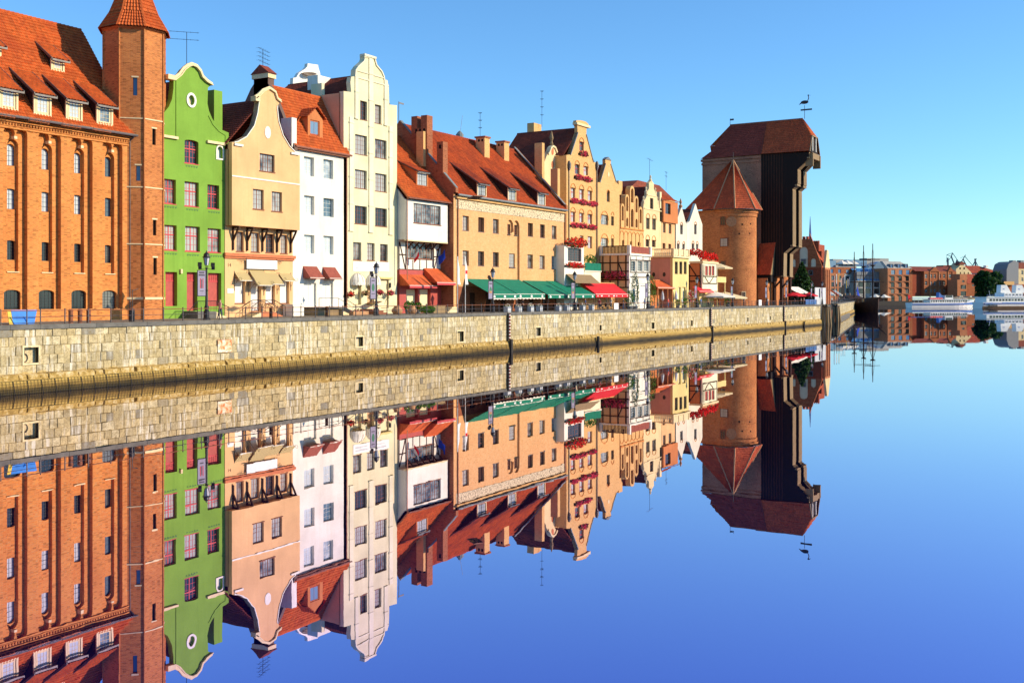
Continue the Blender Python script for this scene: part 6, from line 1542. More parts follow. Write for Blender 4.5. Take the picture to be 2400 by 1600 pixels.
for (x0, y0, x1, y1) in ((1856, 745, 1856, 990), (2030, 745, 2030, 990), (1856, 895, 2030, 898), (1856, 985, 2030, 988), (1880, 900, 1930, 985), (1935, 985, 1990, 900), (1870, 750, 1870, 890)):
    a, b = P3_.p(x0, y0), P3_.p(x1, y1); MB().bar((a[0], 2.58, a[1]), (b[0], 2.58, b[1]), .05, .2, up=(0, 0, 1) if x0 != x1 else (1, 0, 0)).build('beam', M['timber'], P3_.root)
for y0, z0_, y1, z1_ in ((3.0, -.2, 3.0, -5), (5.2, -.2, 5.2, -5), (3.0, -2.4, 7.5, -2.4), (3.0, -3.4, 7.5, -3.4), (3.2, -3.2, 5.1, -.5)):
    MB().bar((P3_.s0 - .03, y0, P3_.zd + z0_), (P3_.s0 - .03, y1, P3_.zd + z1_), .06, .2).build('beam', M['timber'], P3_.root)
r = thing('terrace_flowers', 'bright red geranium hedge along the roof terrace of the flower pavilion', 'flowers', (P3_.s0, 3, P3_.zd + .4))
MB().box(P3_.s0 - .1, P3_.s1 + .1, 2.6, 3.0, P3_.zd + .36, P3_.zd + .75).build('box', M['terracotta'], r)
ff = MB()
n_ = 6
for i in range(n_):
    x = P3_.s0 + (P3_.s1 - P3_.s0) * (i + .5) / n_; leaves(ff, (x, 2.8, P3_.zd + 1.3 + .3 * math.sin(i * 2.1)), (1.1, .7, .8), 130, .22, [0, 0, 0, 0, 1], 200 + i, 0)
for i in range(4):
    t_ = 3.4 + i * 1.1; leaves(ff, (P3_.s0 + .2, t_, P3_.zd + 1.9 + .2 * (i % 2)), (.6, .8, .7), 110, .22, [0, 0, 0, 1], 210 + i, 0)
ff.build('blooms', [M['flower_red'], M['leaf_dark']], r, kind='stuff')
awning(P3_.root, P3_.s0 - 3.6, P3_.s0 + 4.0, 3.2, ps('d', 1850, 1030, 3.2)[1], 1.4, .8, M['awning_red'], .25, M['awning_red'])

# ------------------------------------------------------------------ the great port crane with its towers
X = House('port_crane', 'huge medieval wooden port crane with tarred, shade-dark walls and overhanging hoist between brick towers', 3, 210, 'crane', 'k2')
sc = onT(*px('k2', 1437, 1045), 2.2)[0]; X.root.location = (sc, 8, ZQ); WO[X.root] = Vector((sc, 8, ZQ))
W_ = 7.4
S1 = lambda x, y, s=sc: onS(*px('k1', x, y), s)
S2 = lambda x, y, s=sc: onS(*px('k2', x, y), s)
prof = [S1(1142, 795), S1(1772, 765), S1(1772, 835), S1(1620, 990), S1(1615, 1195), S1(1555, 1250), S2(1555, 645), S2(1440, 745), S2(1435, 1045), S2(1275, 1058), S2(1140, 1062)]
tB = prof[0][0]
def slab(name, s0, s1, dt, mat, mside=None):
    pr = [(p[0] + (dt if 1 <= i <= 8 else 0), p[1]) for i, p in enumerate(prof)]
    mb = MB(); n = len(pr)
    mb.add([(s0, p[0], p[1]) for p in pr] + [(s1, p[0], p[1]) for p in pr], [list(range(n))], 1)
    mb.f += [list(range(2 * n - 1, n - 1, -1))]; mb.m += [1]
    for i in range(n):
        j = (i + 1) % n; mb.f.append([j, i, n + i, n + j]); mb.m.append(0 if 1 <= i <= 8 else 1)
    o = mb.build(name, [mat, M['timber_tar_shade']], X.root); return o
slab('hoist_tower', sc, sc + 2.5, 0, M['timber_grey']); slab('hoist_tower', sc + 4.9, sc + W_, 0, M['timber_grey']); slab('hoist_shaft', sc + 2.5, sc + 4.9, 1.1, M['timber_tar_shade'])  # lighter front, near-black sides: sun and shade put into the timber colours
for i in (2, 4, 6, 8): # trim boards at the knees of the front
    p = prof[i]; MB().box(sc - .05, sc + 2.55, p[0] - .06, p[0] + .5, p[1] - .2, p[1] + .12).build('knee_board', M['timber_grey'], X.root); MB().box(sc + 4.85, sc + W_ + .05, p[0] - .06, p[0] + .5, p[1] - .2, p[1] + .12).build('knee_board', M['timber_grey'], X.root)
zz = prof[6][1]
for z in np.arange(prof[7][1] + 3, prof[5][1] - 1, 2.6): MB().box(sc + 2.6, sc + 4.8, prof[6][0] + .75, prof[6][0] + 1.09, z, z + 1.5).build('hatch', M['timber_grey'], X.root)
for s_ in (sc - .045,):   # upright cover boards on the tarred, shade-darkened side
    for t_ in np.arange(prof[8][0] + .3, tB - .2, .62):
        zs_ = []
        for i in range(len(prof)):
            a, b = prof[i], prof[(i + 1) % len(prof)]
            if (a[0] - t_) * (b[0] - t_) < 0: zs_.append(a[1] + (b[1] - a[1]) * (t_ - a[0]) / (b[0] - a[0]))
        zs_.sort()
        for z0, z1 in zip(zs_[::2], zs_[1::2]):
            if z1 - z0 > .5: MB().box(s_, s_ + .043, t_ - .13, t_ + .13, z0 + .05, z1 - .05).build('board', M['timber'], X.root)
for s0_ in (sc, sc + 4.9):
    for i in (3, 6):
        a, b = prof[i], prof[i + 1] if i == 3 else prof[5]
        for j in range(5): x = s0_ + .08 + j * .5; MB().box(x, x + .42, min(a[0], b[0]) - .05, min(a[0], b[0]) - .004, min(a[1], b[1]) + .3, max(a[1], b[1]) - .3).build('board', M['timber_grey'], X.root)
# brick core behind
t_b, z_t = S1(370, 850); z_top = S1(755, 825)[1]
MB().box(sc, sc + W_, tB, t_b, ZQ, z_top).build('brick_core', M['brick_purple'], X.root)
for dz, w in ((.25, .30), (1.1, .18)): MB().box(sc - w, sc + W_ + w, tB + .02, t_b + w, z_top - dz - .5, z_top - dz).build('cornice_course', M['brick_purple'], X.root)
# roof
sm = sc + W_ / 2; ovh = .45
rE1, zE1 = S1(1780, 757, sc - ovh); rE2, zE2 = S1(345, 838, sc - ovh); rEm, _ = S1(1140, 790, sc - ovh)
r1, zR1 = S1(1690, 341, sm); r2, zR2 = S1(735, 405, sm); rM = S1(1205, 368, sm)[0]
zE = (zE1 + zE2) / 2; zR = (zR1 + zR2) / 2
f = .46; sj = sc - ovh + (sm - sc + ovh) * f; zj_ = zE + (zR - zE) * f
roof('roof', X.root, (sc - ovh, rEm, zE), (sc - ovh, rE1, zE), (sj, rE1, zj_), (sj, rEm, zj_), M['tile_crane'], .34, .5)
roof('roof', X.root, (sj, rEm, zj_), (sj, rE1, zj_), (sm, r1, zR), (sm, rEm, zR), M['tile_crane'], .34, .5)
rk = rE2 + (r2 - rE2) * .38; sk_ = sc - ovh + (sm - sc + ovh) * .25; zk = zE + (zR - zE) * .2
roof('roof', X.root, (sc - ovh, rE2, zE - .2), (sc - ovh, rEm, zE - .05), (sk_, rEm, zk), (sk_, rk, zk), M['tile_crane_old'], .34, .5)
roof('roof', X.root, (sk_, rk, zk), (sk_, rEm, zk), (sm, rEm, zR - .05), (sm, r2, zR - .05), M['tile_crane_old'], .34, .5)
sx = sc + W_ + ovh; sjx = sx - (sx - sm) * f
roof('roof', X.root, (sx, rE1, zE), (sx, rE2, zE), (sjx, rE2, zj_), (sjx, rE1, zj_), M['tile_red'], .6, .9)
roof('roof', X.root, (sjx, rE1, zj_), (sjx, rE2, zj_), (sm, r2, zR), (sm, r1, zR), M['tile_red'], .6, .9)
roof('roof', X.root, (sj, rE1, zj_), (sjx, rE1, zj_), (sm + .05, r1, zR), (sm - .05, r1, zR), M['tile_orange'], .34, .5)
MB().tube((sc - ovh, rEm, zE + .1), (sj, rEm, zj_ + .12), .14).tube((sj, rEm, zj_ + .12), (sm, rEm, zR + .1), .14).build('roof_joint', M['tile_dark'], X.root)
MB().tube((sm, r1, zR + .08), (sm, r2, zR + .03), .18).build('ridge', M['copper'], X.root)
MB().prism([(sc - ovh, rE1 + .25, zE), (sx, rE1 + .25, zE), (sjx, rE1 + .25, zj_), (sj, rE1 + .25, zj_)], (0, .2, 0)).build('hoist_gable', M['timber_tar_shade'], X.root)
MB().bar((sc - ovh, rE1 - .02, zE - .1), (sj, rE1 - .02, zj_), .2, .3).build('barge_board', M['timber_grey'], X.root)
MB().bar((sx, rE1 - .02, zE - .1), (sjx, rE1 - .02, zj_), .2, .3).build('barge_board', M['timber_grey'], X.root); MB().bar((sj, rE1 - .05, zj_), (sjx, rE1 - .05, zj_), .2, .3).build('barge_board', M['timber_grey'], X.root)
MB().box(sc + .6, sc + W_ - .6, rE1 - .35, rE1 + .2, zE - 1.6, zE - .3).build('hoist_beam', M['timber_grey'], X.root)
for s_ in (sc + .4, sc + W_ - .9): MB().box(s_, s_ + .5, rE1 - .5, rE1 + 1.2, zE - 3.3, zE - .4).build('hoist_cheek', M['timber_grey'], X.root)
for s_ in (sc + 2.2, sc + 4.9): MB().box(s_, s_ + .35, rE1 + .05, rE1 + .24, zE + .3, zj_ - .2).build('hoist_post', M['trim_white'], X.root)
# crane-bird vane
vz = S1(1712, 340, sm); v = MB(); b = (sm, vz[0], zR)
v.tube(b, (b[0], b[1], zR + 3.1), .06, n=5); v.box(sm - .04, sm + .04, b[1] - 1.7, b[1] + .9, zR + 1.9, zR + 2.25)
v.ball((sm, b[1] + .0, zR + 3.8), .2, .9, .42, 8, 6); v.path([(sm, b[1] - .7, zR + 4.0), (sm, b[1] - .95, zR + 4.7), (sm, b[1] - .85, zR + 5.2)], .1, 5); v.ball((sm, b[1] - .85, zR + 5.3), .14, .2, .16, 6, 4); v.tube((sm, b[1] - 1.0, zR + 5.3), (sm, b[1] - 1.45, zR + 5.2), .05, .01, 4); v.tube((sm, b[1] + .7, zR + 3.7), (sm, b[1] + 1.3, zR + 3.3), .2, .02, 5)
v.build('crane_bird_vane', M['iron'], X.root)
b2 = (sm, r2, zR); MB().tube(b2, (sm, r2, zR + 1.6), .05, n=5).box(sm - .03, sm + .03, r2 - .9, r2, zR + 1.1, zR + 1.5).build('weather_vane', M['iron'], X.root)
# lean-to roof on the near side, legs and brick piers
a_, b_ = S2(1122, 622), S2(1335, 605); c_, d_ = S2(1266, 1030, sc - 2.4), S2(1082, 1030, sc - 2.4)
roof('lean_to_roof', X.root, (sc - 2.4, d_[0], d_[1]), (sc - 2.4, c_[0], c_[1]), (sc - .05, b_[0], b_[1]), (sc - .05, a_[0], a_[1]), M['tile_crane'], .34, .5)
MB().prism([(sc - .02, c_[0] + .05, c_[1]), (sc - 2.35, c_[0] + .05, c_[1]), (sc - .02, b_[0] + .05, b_[1] - .1)], (0, .25, 0)).build('lean_to_side', M['timber_grey'], X.root)
MB().box(sc - 2.2, sc, c_[0], d_[0], c_[1] - 1.6, c_[1] - .1).build('lean_to_wall', M['timber_tar_shade'], X.root)
zu = prof[9][1]
for (x, y) in ((1300, 1440), (1400, 1440), (1190, 1440), (1120, 1440)):
    t_ = S2(x, y)[0]; MB().box(sc + .1, sc + .7, t_ - .3, t_ + .3, ZQ, zu).build('leg', M['timber'], X.root); MB().box(sc + W_ - .7, sc + W_ - .1, t_ - .3, t_ + .3, ZQ, zu).build('leg', M['timber'], X.root)
    MB().bar((sc + .4, t_ - .2, ZQ + 4.0), (sc + .4, t_ - 2.2, zu - .1), .3, .35).build('brace', M['timber'], X.root)
t_ = S2(1420, 0)[0]
MB().box(sc + 1.2, sc + W_ - .8, prof[8][0] + 2.0, tB, ZQ, zu + .5).build('brick_base', M['brick_old'], X.root)
MB().box(sc - 2.6, sc + 1.0, S2(1215, 0)[0] - 1.0, tB, ZQ, zu - .3).build('brick_base', M['brick_old'], X.root)
# round gate tower on the near side
RT = 5.15; ct_s = sc - 6.2; ctt = onS(1718.5, 500, ct_s)[0]
V = thing('round_gate_tower', 'round brick gate tower with steep conical tiled roof attached to the port crane', 'tower', (ct_s, ctt, ZQ))
zE_ = onS(*px('k2', 780, 190), ct_s)[1]
def cyl(parent, c, r, z0, z1, mat, name, n=48, a0=0.0, a1=2 * math.pi):
    V_ = []; F_ = []; UV = []
    for i in range(n + 1):
        w = a0 + (a1 - a0) * i / n; V_ += [(c[0] + r * math.cos(w), c[1] + r * math.sin(w), z0), (c[0] + r * math.cos(w), c[1] + r * math.sin(w), z1)]
    for i in range(n):
        F_.append([2 * i, 2 * i + 2, 2 * i + 3, 2 * i + 1]); u0, u1 = r * (a1 - a0) * i / n, r * (a1 - a0) * (i + 1) / n; UV += [(u0, z0), (u1, z0), (u1, z1), (u0, z1)]
    mb = MB(); mb.v = V_; mb.f = F_; mb.m = [0] * len(F_); mb.uv = UV
    return mb.build(name, mat, parent, smooth=False)
cyl(V, (ct_s, ctt), RT, ZQ, zE_ - 1.6, M['brick_old'], 'drum', 72)
for dz, w in ((1.6, .18), (.8, .38)): MB().lathe((ct_s, ctt, zE_ - dz), [(RT - .2, 0), (RT + w, .02), (RT + w, .8), (RT - .2, .8)], 48).build('corbel_course', M['brick_old'], V)
MB().box(ct_s - RT + .15, sc + .5, ctt, ctt + 17, ZQ, zE_ - .1).build('rear_wing', M['brick_old'], V)
zA = onS(*px('k1', 650, 880), ct_s)[1]; eo = RT + .75
base = []
for i in range(8):
    w = R(-90 - 67.5 + 45 * i); base.append((ct_s + eo / math.cos(R(22.5)) * math.cos(w), ctt + eo / math.cos(R(22.5)) * math.sin(w), zE_))
# rear of the roof stretches over the wing
lx = onS(1603, 480, ct_s - eo)[0]
pts = [(ct_s - eo, max(lx, ctt + 14), zE_)] + [p for p in base[0:4]] + [(ct_s + eo * .6, ctt + 14, zE_)]
apx = Vector((ct_s, ctt, zA)); back = Vector((ct_s + .3, ctt + 6, zA - 7))
fr = [base[i] for i in range(8)]
vis = sorted(range(8), key=lambda i: math.atan2(base[i][1] - ctt, base[i][0] - ct_s))
for i in range(8):
    p, q = Vector(base[i]), Vector(base[(i + 1) % 8])
    roof('cone_side', V, p, q, q.lerp(apx, .985), p.lerp(apx, .985), M['tile_crane'], .34, .5)
    MB().tube(p + Vector((0, 0, .05)), apx, .2, .16, 6).build('hip_tiles', M['terracotta'], V)
wing_l = Vector((ct_s - eo, lx, zE_)); pl_ = Vector((ct_s - eo, ctt - 1.5, zE_))
roof('wing_roof', V, wing_l, pl_, apx + Vector((-.1, .2, -.25)), apx + Vector((-.1, .6, -.3)), M['tile_crane'], .34, .5)
MB().prism([wing_l - Vector((0, 0, .2)), pl_ - Vector((0, 0, .2)), apx - Vector((0, 0, .8))], (eo * .8, 0, 0)).build('wing_gable', M['brick_old'], V) if False else None
MB().lathe((ct_s, ctt, zE_ - .06), [(eo - .5, 0), (eo + .25, 0), (eo + .3, .14), (eo - .4, .16)], 48).build('gutter', M['gutter'], V)
MB().tube((ct_s, ctt, zA - .1), (ct_s, ctt, zA + 1.8), .07).build('finial', M['iron'], V)
def on_drum(zm, x, y):          # point on the drum seen at a place in the photo
    xx, yy = px(zm, x, y); d = ray(xx); ox, oy = CX - ct_s, CY - ctt
    a = d[0] ** 2 + d[1] ** 2; b = ox * d[0] + oy * d[1]; c = ox ** 2 + oy ** 2 - RT ** 2; q = b * b - a * c
    l = (-b - math.sqrt(max(q, 0))) / a; p = (CX + l * d[0], CY + l * d[1]); w = math.atan2(p[1] - ctt, p[0] - ct_s)
    return w, CZ - (yy - HZ) * l / FPX
def drum_obj(o, w, z, out=.0):
    o.location = Vector((ct_s + (RT + out) * math.cos(w), ctt + (RT + out) * math.sin(w), z)) - WO[V]; o.rotation_euler = (0, 0, w + R(90)); return o
for (x, y, ww, hh, kd) in ((640, 320, 1.2, 2.0, 'arch'), (655, 605, 1.7, 1.8, 'rect'), (640, 890, 1.0, 1.2, 'rect'), (912, 1300, .8, 1.5, 'frame')):
    w, z = on_drum('k2', x, y)
    o = MB().box(-ww / 2 - .12, ww / 2 + .12, -.06, .2, -hh / 2 - .12, hh / 2 + .12).build('opening_surround', M['brick_deep'] if kd != 'frame' else M['trim_cream'], V, local=True); drum_obj(o, w, z, .02)
    put_window(o, -ww / 2, ww / 2, -.1, -hh / 2, hh / 2, 'gable' if kd != 'rect' else 'grey', hh * .3 if kd == 'arch' else 0, local=True)
w, z = on_drum('k2', 750, 335); o = MB().add([], []).lathe((0, 0, 0), [(0.0, -.05), (1.0, -.05), (1.15, .06), (.95, .1), (.85, .06), (0, .08)], 20).build('roundel', M['terracotta'], V, local=True); drum_obj(o, w, z, .04); o.rotation_euler = (R(90), 0, w + R(90))
for (x, y) in ((895, 368), (1003, 362), (855, 490), (993, 488), (533, 490), (488, 372)):
    w, z = on_drum('k2', x, y); drum_obj(MB().box(-.17, .17, -.02, .1, -.17, .17).build('putlog_hole', M['dark'], V, local=True), w, z, .0)
for y in (465, 555): z = onS(*px('k2', 780, y), ct_s - 3)[1]; MB().lathe((ct_s, ctt, z), [(RT - .1, 0), (RT + .05, .01), (RT + .05, .12), (RT - .1, .13)], 48).build('string_course', M['brick_old'], V)
MB().tube((ct_s - RT + .1, ctt - .3, ZQ), (ct_s - RT + .1, ctt - .3, zE_ - .2), .09).build('downpipe', M['gutter'], V)
# far side tower, mostly hidden
V2 = thing('far_gate_tower', 'second round brick tower just showing behind the legs of the port crane', 'tower', (sc + W_ + 3, ctt, ZQ))
cyl(V2, (sc + W_ + 4.5, 9.5), 5.2, ZQ, ZQ + 14, M['brick_old'], 'drum', 48)
MB().lathe((sc + W_ + 4.5, 9.5, ZQ + 14), [(5.7, 0), (.05, 9)], 8).build('cone_roof', M['tile_old'], V2)
# ------------------------------------------------------------------ Q: red brick house past the crane, by the inlet
g = MB(); g.box(S_END - .3, S_END + 21.5, 3.2, 70, ZQ - .6, ZQ - .004)
tag(g.build('inlet_ground', M['paving'], origin=(0, 0, 0)), kind='structure')
MB_ = MB().box(S_END - .3, S_END + 21.5, 2.9, 3.2, -.5, ZQ - .1)
tag(MB_.build('inlet_wall', M['timber_pile'], origin=(S_END, 3, 0)), 'dark inner wall of the inlet between the two quays', 'wall')
sq = S_END + 15
U = thing('red_brick_house', 'red brick house with arched blind niches in its gable beyond the crane', 'house', (sq, 8, ZQ))
e1 = lambda x, y: onS(*px('e1', x, y), sq)
def gable_side(name, s, outl, holes, mat, depth=.35, rev=.15):
    """wall square to the quay, facing the camera; outline in (t, z)"""
    o = facade(name, U, 0, [(-p[0], p[1]) for p in outl], [[(-p[0], p[1]) for p in hl] for hl in holes], mat, depth, rev, local=True, back=False)
    o.location = Vector((s, 0, 0)) - WO[U]; o.rotation_euler = (0, 0, R(-90)); return o
tfr, zea = e1(1368, 640); tap, zap_ = e1(1050, 240); tbk = 2 * tap - tfr
def e1r(xl, xr, yt, yb):
    a, z1 = e1(xl, yt); b, z0 = e1(xr, yb); z1 = e1((xl + xr) / 2, yt)[1]; z0 = e1((xl + xr) / 2, yb)[1]; return (b, a, z0, z1)
hl = []
for nn, ar in ((e1r(985, 1125, 282, 625), True), (e1r(1180, 1265, 482, 625), True), (e1r(850, 915, 495, 625), True)): hl.append((arch(*nn), nn))
gs = gable_side('gable_wall', sq, [(tfr, zea), (tfr, zea + .5), (tap - 1.6, zap_ + 3), (tap - 1.6, e1(1050, 150)[1]), (tap + 1.6, e1(1050, 150)[1]), (tap + 1.6, zap_ + 3), (tbk, zea + .5), (tbk, zea)], [h_[0] for h_ in hl], M['brick_far'])
for _, nn in hl: MB().box(sq + .14, sq + .2, nn[0] - .1, nn[1] + .1, nn[2] - .1, nn[3] + .1).build('niche_render', M['cream_trim'], U)
MB().box(sq, sq + 6, tfr, tbk, ZQ, zea - .004).build('wall', M['brick_red'], U)
MB().box(sq - .15, sq - .003, tfr, tbk, zea - .35, zea).build('string_course', M['brick_red'], U)
roof('roof', U, (sq + .3, tfr - .2, zea), (sq + 6, tfr - .2, zea), (sq + 6, tap, zap_ + 1), (sq + .3, tap, zap_ + 1), M['tile_red'], .5, .7)
roof('roof', U, (sq + 6, tbk + .2, zea), (sq + .3, tbk + .2, zea), (sq + .3, tap, zap_ + 1), (sq + 6, tap, zap_ + 1), M['tile_dark'], .5, .7)
for (xl, xr, yt, yb) in ((1012, 1092, 490, 580), (1140, 1215, 685, 772), (1140, 1215, 880, 960)):
    a = e1r(xl, xr, yt, yb); o = put_window(U, 0, a[1] - a[0], 0, 0, a[3] - a[2], 'fardark', local=True); o.location = Vector((sq - .06, (a[0] + a[1]) / 2, a[2])) - WO[U]; o.rotation_euler = (0, 0, R(-90))
# stepped front gable at the water side
zf1 = e1(1390, 330)[1]
MB().box(sq + .6, sq + 5.8, tfr - .7, tfr - .02, ZQ, zea).build('front_wall', M['brick_modern'], U)
MB().prism([(sq + .6, tfr - .7, zea), (sq + 5.8, tfr - .7, zea), (sq + 3.8, tfr - .7, zf1), (sq + 2.6, tfr - .7, zf1)], (0, .6, 0)).build('front_gable', M['pale_gable'], U)
for i in range(3): MB().box(sq + 1 + i * 1.7, sq + 1.5 + i * 1.7, tfr - .95, tfr - .7, ZQ, zea - .5).build('pier', M['brick_modern'], U)
for i in range(4): MB().box(sq + 2 + i * .01, sq + 3.2, tap - 1.6 + i * .95, tap - 1.6 + i * .95 + .5, e1(1050, 150)[1], e1(1050, 150)[1] + .8).build('merlon', M['brick_red'], U) if i else None
U2 = thing('rear_brick_house', 'dark red house with stepped chimney and blue spire behind the red brick gable', 'house', (sq + 12, 14, ZQ))
a = onS(*px('e1', 1315, 240), sq + 12); b = onS(*px('e1', 1170, 240), sq + 12)
MB().box(sq + 12, sq + 18, a[0], b[0], ZQ, a[1]).build('chimney_wall', M['brick_red'], U2)
for i in range(5): w_ = (b[0] - a[0]) / 9; MB().box(sq + 12, sq + 13, a[0] + 2 * i * w_, a[0] + (2 * i + 1) * w_, a[1], a[1] + 1.0).build('merlon', M['brick_red'], U2)
c = onS(*px('e1', 1168, 200), sq + 14); MB().lathe((sq + 14, c[0], c[1] - 1.5), [(1.6, 0), (1.2, 1.2), (.35, 3.0), (.05, 8.5)], 8).build('spire', M['ship_blue'], U2)
a = onS(*px('e1', 1365, 355), sq + 10); b = onS(*px('e1', 1230, 355), sq + 10); MB().box(sq + 10, sq + 16, a[0], b[0] + 6, ZQ, a[1]).build('wall', M['brick_red'], U2)

# ------------------------------------------------------------------ far bank
PHI = R(24)
class Far:
    """a facade plane across the water; local x runs along it, local -y faces the canal"""
    def __init__(f, name, label, cat, x0, D, phi=PHI, group=None, zm='e3'):
        f.k0 = (x0 - 1200) / FPX; f.D = D; f.phi = phi; f.zm = zm
        o = (CX + D * (CT + f.k0 * ST), CY + D * (ST - f.k0 * CT), 0); f.o = o
        f.root = thing(name, label, cat, o, -(R(90) - TH) + phi, group); WO[f.root] = Vector((0, 0, 0))
    def p(f, x, y, back=0):
        xx, yy = px(f.zm, x, y); k = (xx - 1200) / FPX; c, s = math.cos(f.phi), math.sin(f.phi)
        # camera frame: right = k0 D + xl c - yl s ; depth = D + xl s + yl c
        xl = (k * (f.D + back * c) - f.k0 * f.D + back * s) / (c - k * s); lam = f.D + xl * s + back * c
        return xl, CZ - (yy - HZ) * lam / FPX
    def wall(f, name, x0, x1, y0, y1, mat, dep=12, back=0, wins=(), sty='far', holes=True):
        xm = (x0 + x1) / 2; a, b = f.p(x0, y1, back)[0], f.p(x1, y1, back)[0]; z0, z1 = f.p(xm, y1, back)[1], f.p(xm, y0, back)[1]
        hs = []
        for w in wins:
            q = (f.p(w[0], 0, back)[0], f.p(w[1], 0, back)[0], f.p((w[0] + w[1]) / 2, w[3], back)[1], f.p((w[0] + w[1]) / 2, w[2], back)[1]); hs.append(rect(*q))
        o = facade(name, f.root, back, rect(a, b, z0, z1), hs, mat, dep, .5, local=True)
        for q, w in zip(hs, wins): put_window(f.root, q[0][0] - .05, q[1][0] + .05, back + .35, q[0][1] - .02, q[2][1] + .05, w[4] if len(w) > 4 else sty, local=True, snap=.1)
        return a, b, z0, z1
    def box(f, name, mat, x0, x1, y0, y1, b0, b1):
        xm = (x0 + x1) / 2; a, b = f.p(x0, y1, b0)[0], f.p(x1, y1, b0)[0]
        return MB().box(a, b, b0, b1, f.p(xm, y1, b0)[1], f.p(xm, y0, b0)[1]).build(name, mat, f.root, local=True)
DF = 850
fq = Far('far_bank', None, None, 2150, DF - 22, PHI); a, b = fq.p(-2200, 0)[0], fq.p(3600, 0)[0]
bpy.data.objects.remove(fq.root)
go = MB().box(a, b, 0, 1500, -1, 3.2).mesh('far_bank', [M['timber_pile']])
o = link('far_bank', go, None, fq.o, (0, 0, -(R(90) - TH) + PHI)); tag(o, kind='structure')

m1 = Far('modern_brick_block', 'modern orange brick hotel block with glass dormers seen past the sailing ship', 'building', 2000, DF, zm='e2')
W1 = [(248, 300, 750, 842), (332, 368, 750, 842), (402, 455, 750, 842), (248, 300, 880, 975), (332, 368, 880, 975), (402, 455, 880, 975), (248, 300, 1010, 1100), (332, 368, 1010, 1100), (402, 455, 1010, 1100)]
m1.wall('wall', 220, 515, 700, 1290, M['brick_modern'], 14, 0, W1, 'fardark')
m1.wall('wall', 515, 760, 720, 1290, M['concrete'], 14, 0, [(550, 615, 760, 845), (660, 715, 760, 845), (550, 615, 890, 975), (660, 715, 890, 975), (550, 615, 1010, 1110), (660, 715, 1010, 1110)], 'fardark')
m1.wall('upper_wall', 140, 760, 580, 705, M['brick_far'], 12, 1.5, [(232, 290, 615, 695), (388, 445, 620, 695), (550, 610, 625, 700), (670, 720, 630, 705)], 'farmod')
m1.box('side_block', M['slate'], 140, 220, 700, 1290, 2, 14); m1.box('glass_storey', M['glass_blue'], 145, 340, 440, 575, 4, 14); m1.box('plant_room', M['concrete'], 285, 490, 412, 580, 8, 16); m1.box('roof_terrace', M['concrete'], 340, 760, 535, 580, 2.5, 12)
for i in range(3):
    c, z = m1.p(460 + 110 * i, 515, 5); MB().lathe((c, 5, z), [(5.5, 0), (4.5, .8), (.1, 3.2)], 6).build('terrace_parasol', M['canvas_white'], m1.root, local=True)
m2 = Far('glass_roof_block', 'modern block with sloping blue glass roof behind the sailing ship masts', 'building', 2050, DF, zm='e2')
Wm = [(800, 920, 885, 980), (945, 1050, 885, 980), (1120, 1230, 885, 985), (1260, 1370, 885, 985), (800, 920, 1010, 1115), (945, 1050, 1010, 1115), (1120, 1230, 1010, 1115), (1260, 1370, 1010, 1115), (1130, 1210, 1150, 1270), (1270, 1350, 1150, 1270)]
m2.wall('wall', 760, 1390, 850, 1290, M['concrete'], 14, .3, Wm, 'fardark')
a, z0 = m2.p(790, 850); b, _ = m2.p(1390, 850); z1 = m2.p(1050, 600, 8)[1]
gl = MB(); n_ = 14
for i in range(n_):
    x0, x1 = a + (b - a) * i / n_, a + (b - a) * (i + 1) / n_ - .15
    MB().prism([(x0, .4, z0 + .3), (x1, .4, z0 + .3), (x1, 8, z1), (x0, 8, z1)], (0, .1, -.05)).build('glass_panel', M['glass_blue'], m2.root, local=True)
MB().box(a, b, 1.2, 14, z0, z1 - 3).build('inner_wall', M['slate'], m2.root, local=True)
a2, z2 = m2.p(970, 600, 8); b2, _ = m2.p(1400, 600, 8); z3 = m2.p(1360, 465, 8)[1]
MB().prism([(a2, 8, z2), (b2, 8, z2), (b2, 8, z3), (b2 - 9, 8, z3)], (0, 8, 0)).build('glass_crest', M['glass_blue'], m2.root, local=True)
MB().prism([(b2 - 6, 7.5, m2.p(1380, 850)[1]), (b2 + .5, 7.5, m2.p(1380, 850)[1]), (b2 + .5, 7.5, z3), (b2 - 2, 7.5, z3)], (0, .4, 0)).build('dark_fin', M['ship_blue'], m2.root, local=True)
m2.box('plant_room', M['concrete'], 975, 1420, 395, 560, 17, 26); m2.box('rear_glass', M['glass_blue'], 570, 970, 425, 560, 15, 20)
for i in range(2):
    c, z = m2.p(1150 + 170 * i, 1195, -10); MB().lathe((c, -10, z), [(6, 0), (.1, 2.6)], 6).tube((c, -10, 3.2), (c, -10, z + 1), .15).build('terrace_parasol', M['canvas_white'], m2.root, local=True)
m3 = Far('dormered_hotel', 'modern brick hotel with grey dormer roof and angled balconies', 'building', 2110, DF, zm='e2')
Wh = [(1470, 1550, 630, 725, 'farmod'), (1625, 1700, 630, 725, 'farmod'), (1775, 1850, 632, 728, 'farmod')]
for y0, y1 in ((765, 860), (890, 985), (1015, 1110)):
    Wh += [(1465, 1540, y0, y1, 'fardark'), (1620, 1690, y0, y1, 'fardark'), (1765, 1835, y0, y1, 'fardark')]
Wh += [(1470, 1540, 1160, 1280, 'fardark'), (1620, 1690, 1160, 1280, 'fardark'), (1770, 1830, 1160, 1280, 'fardark')]
a, b, z0, z1 = m3.wall('wall', 1400, 1850, 600, 1290, M['brick_modern'], 16, 0, Wh)
m3.box('side_wall', M['brick_far'], 1850, 1905, 600, 1290, .6, 16)
zt_ = m3.p(1600, 460, 6)[1]; bb = m3.p(1905, 600)[0]
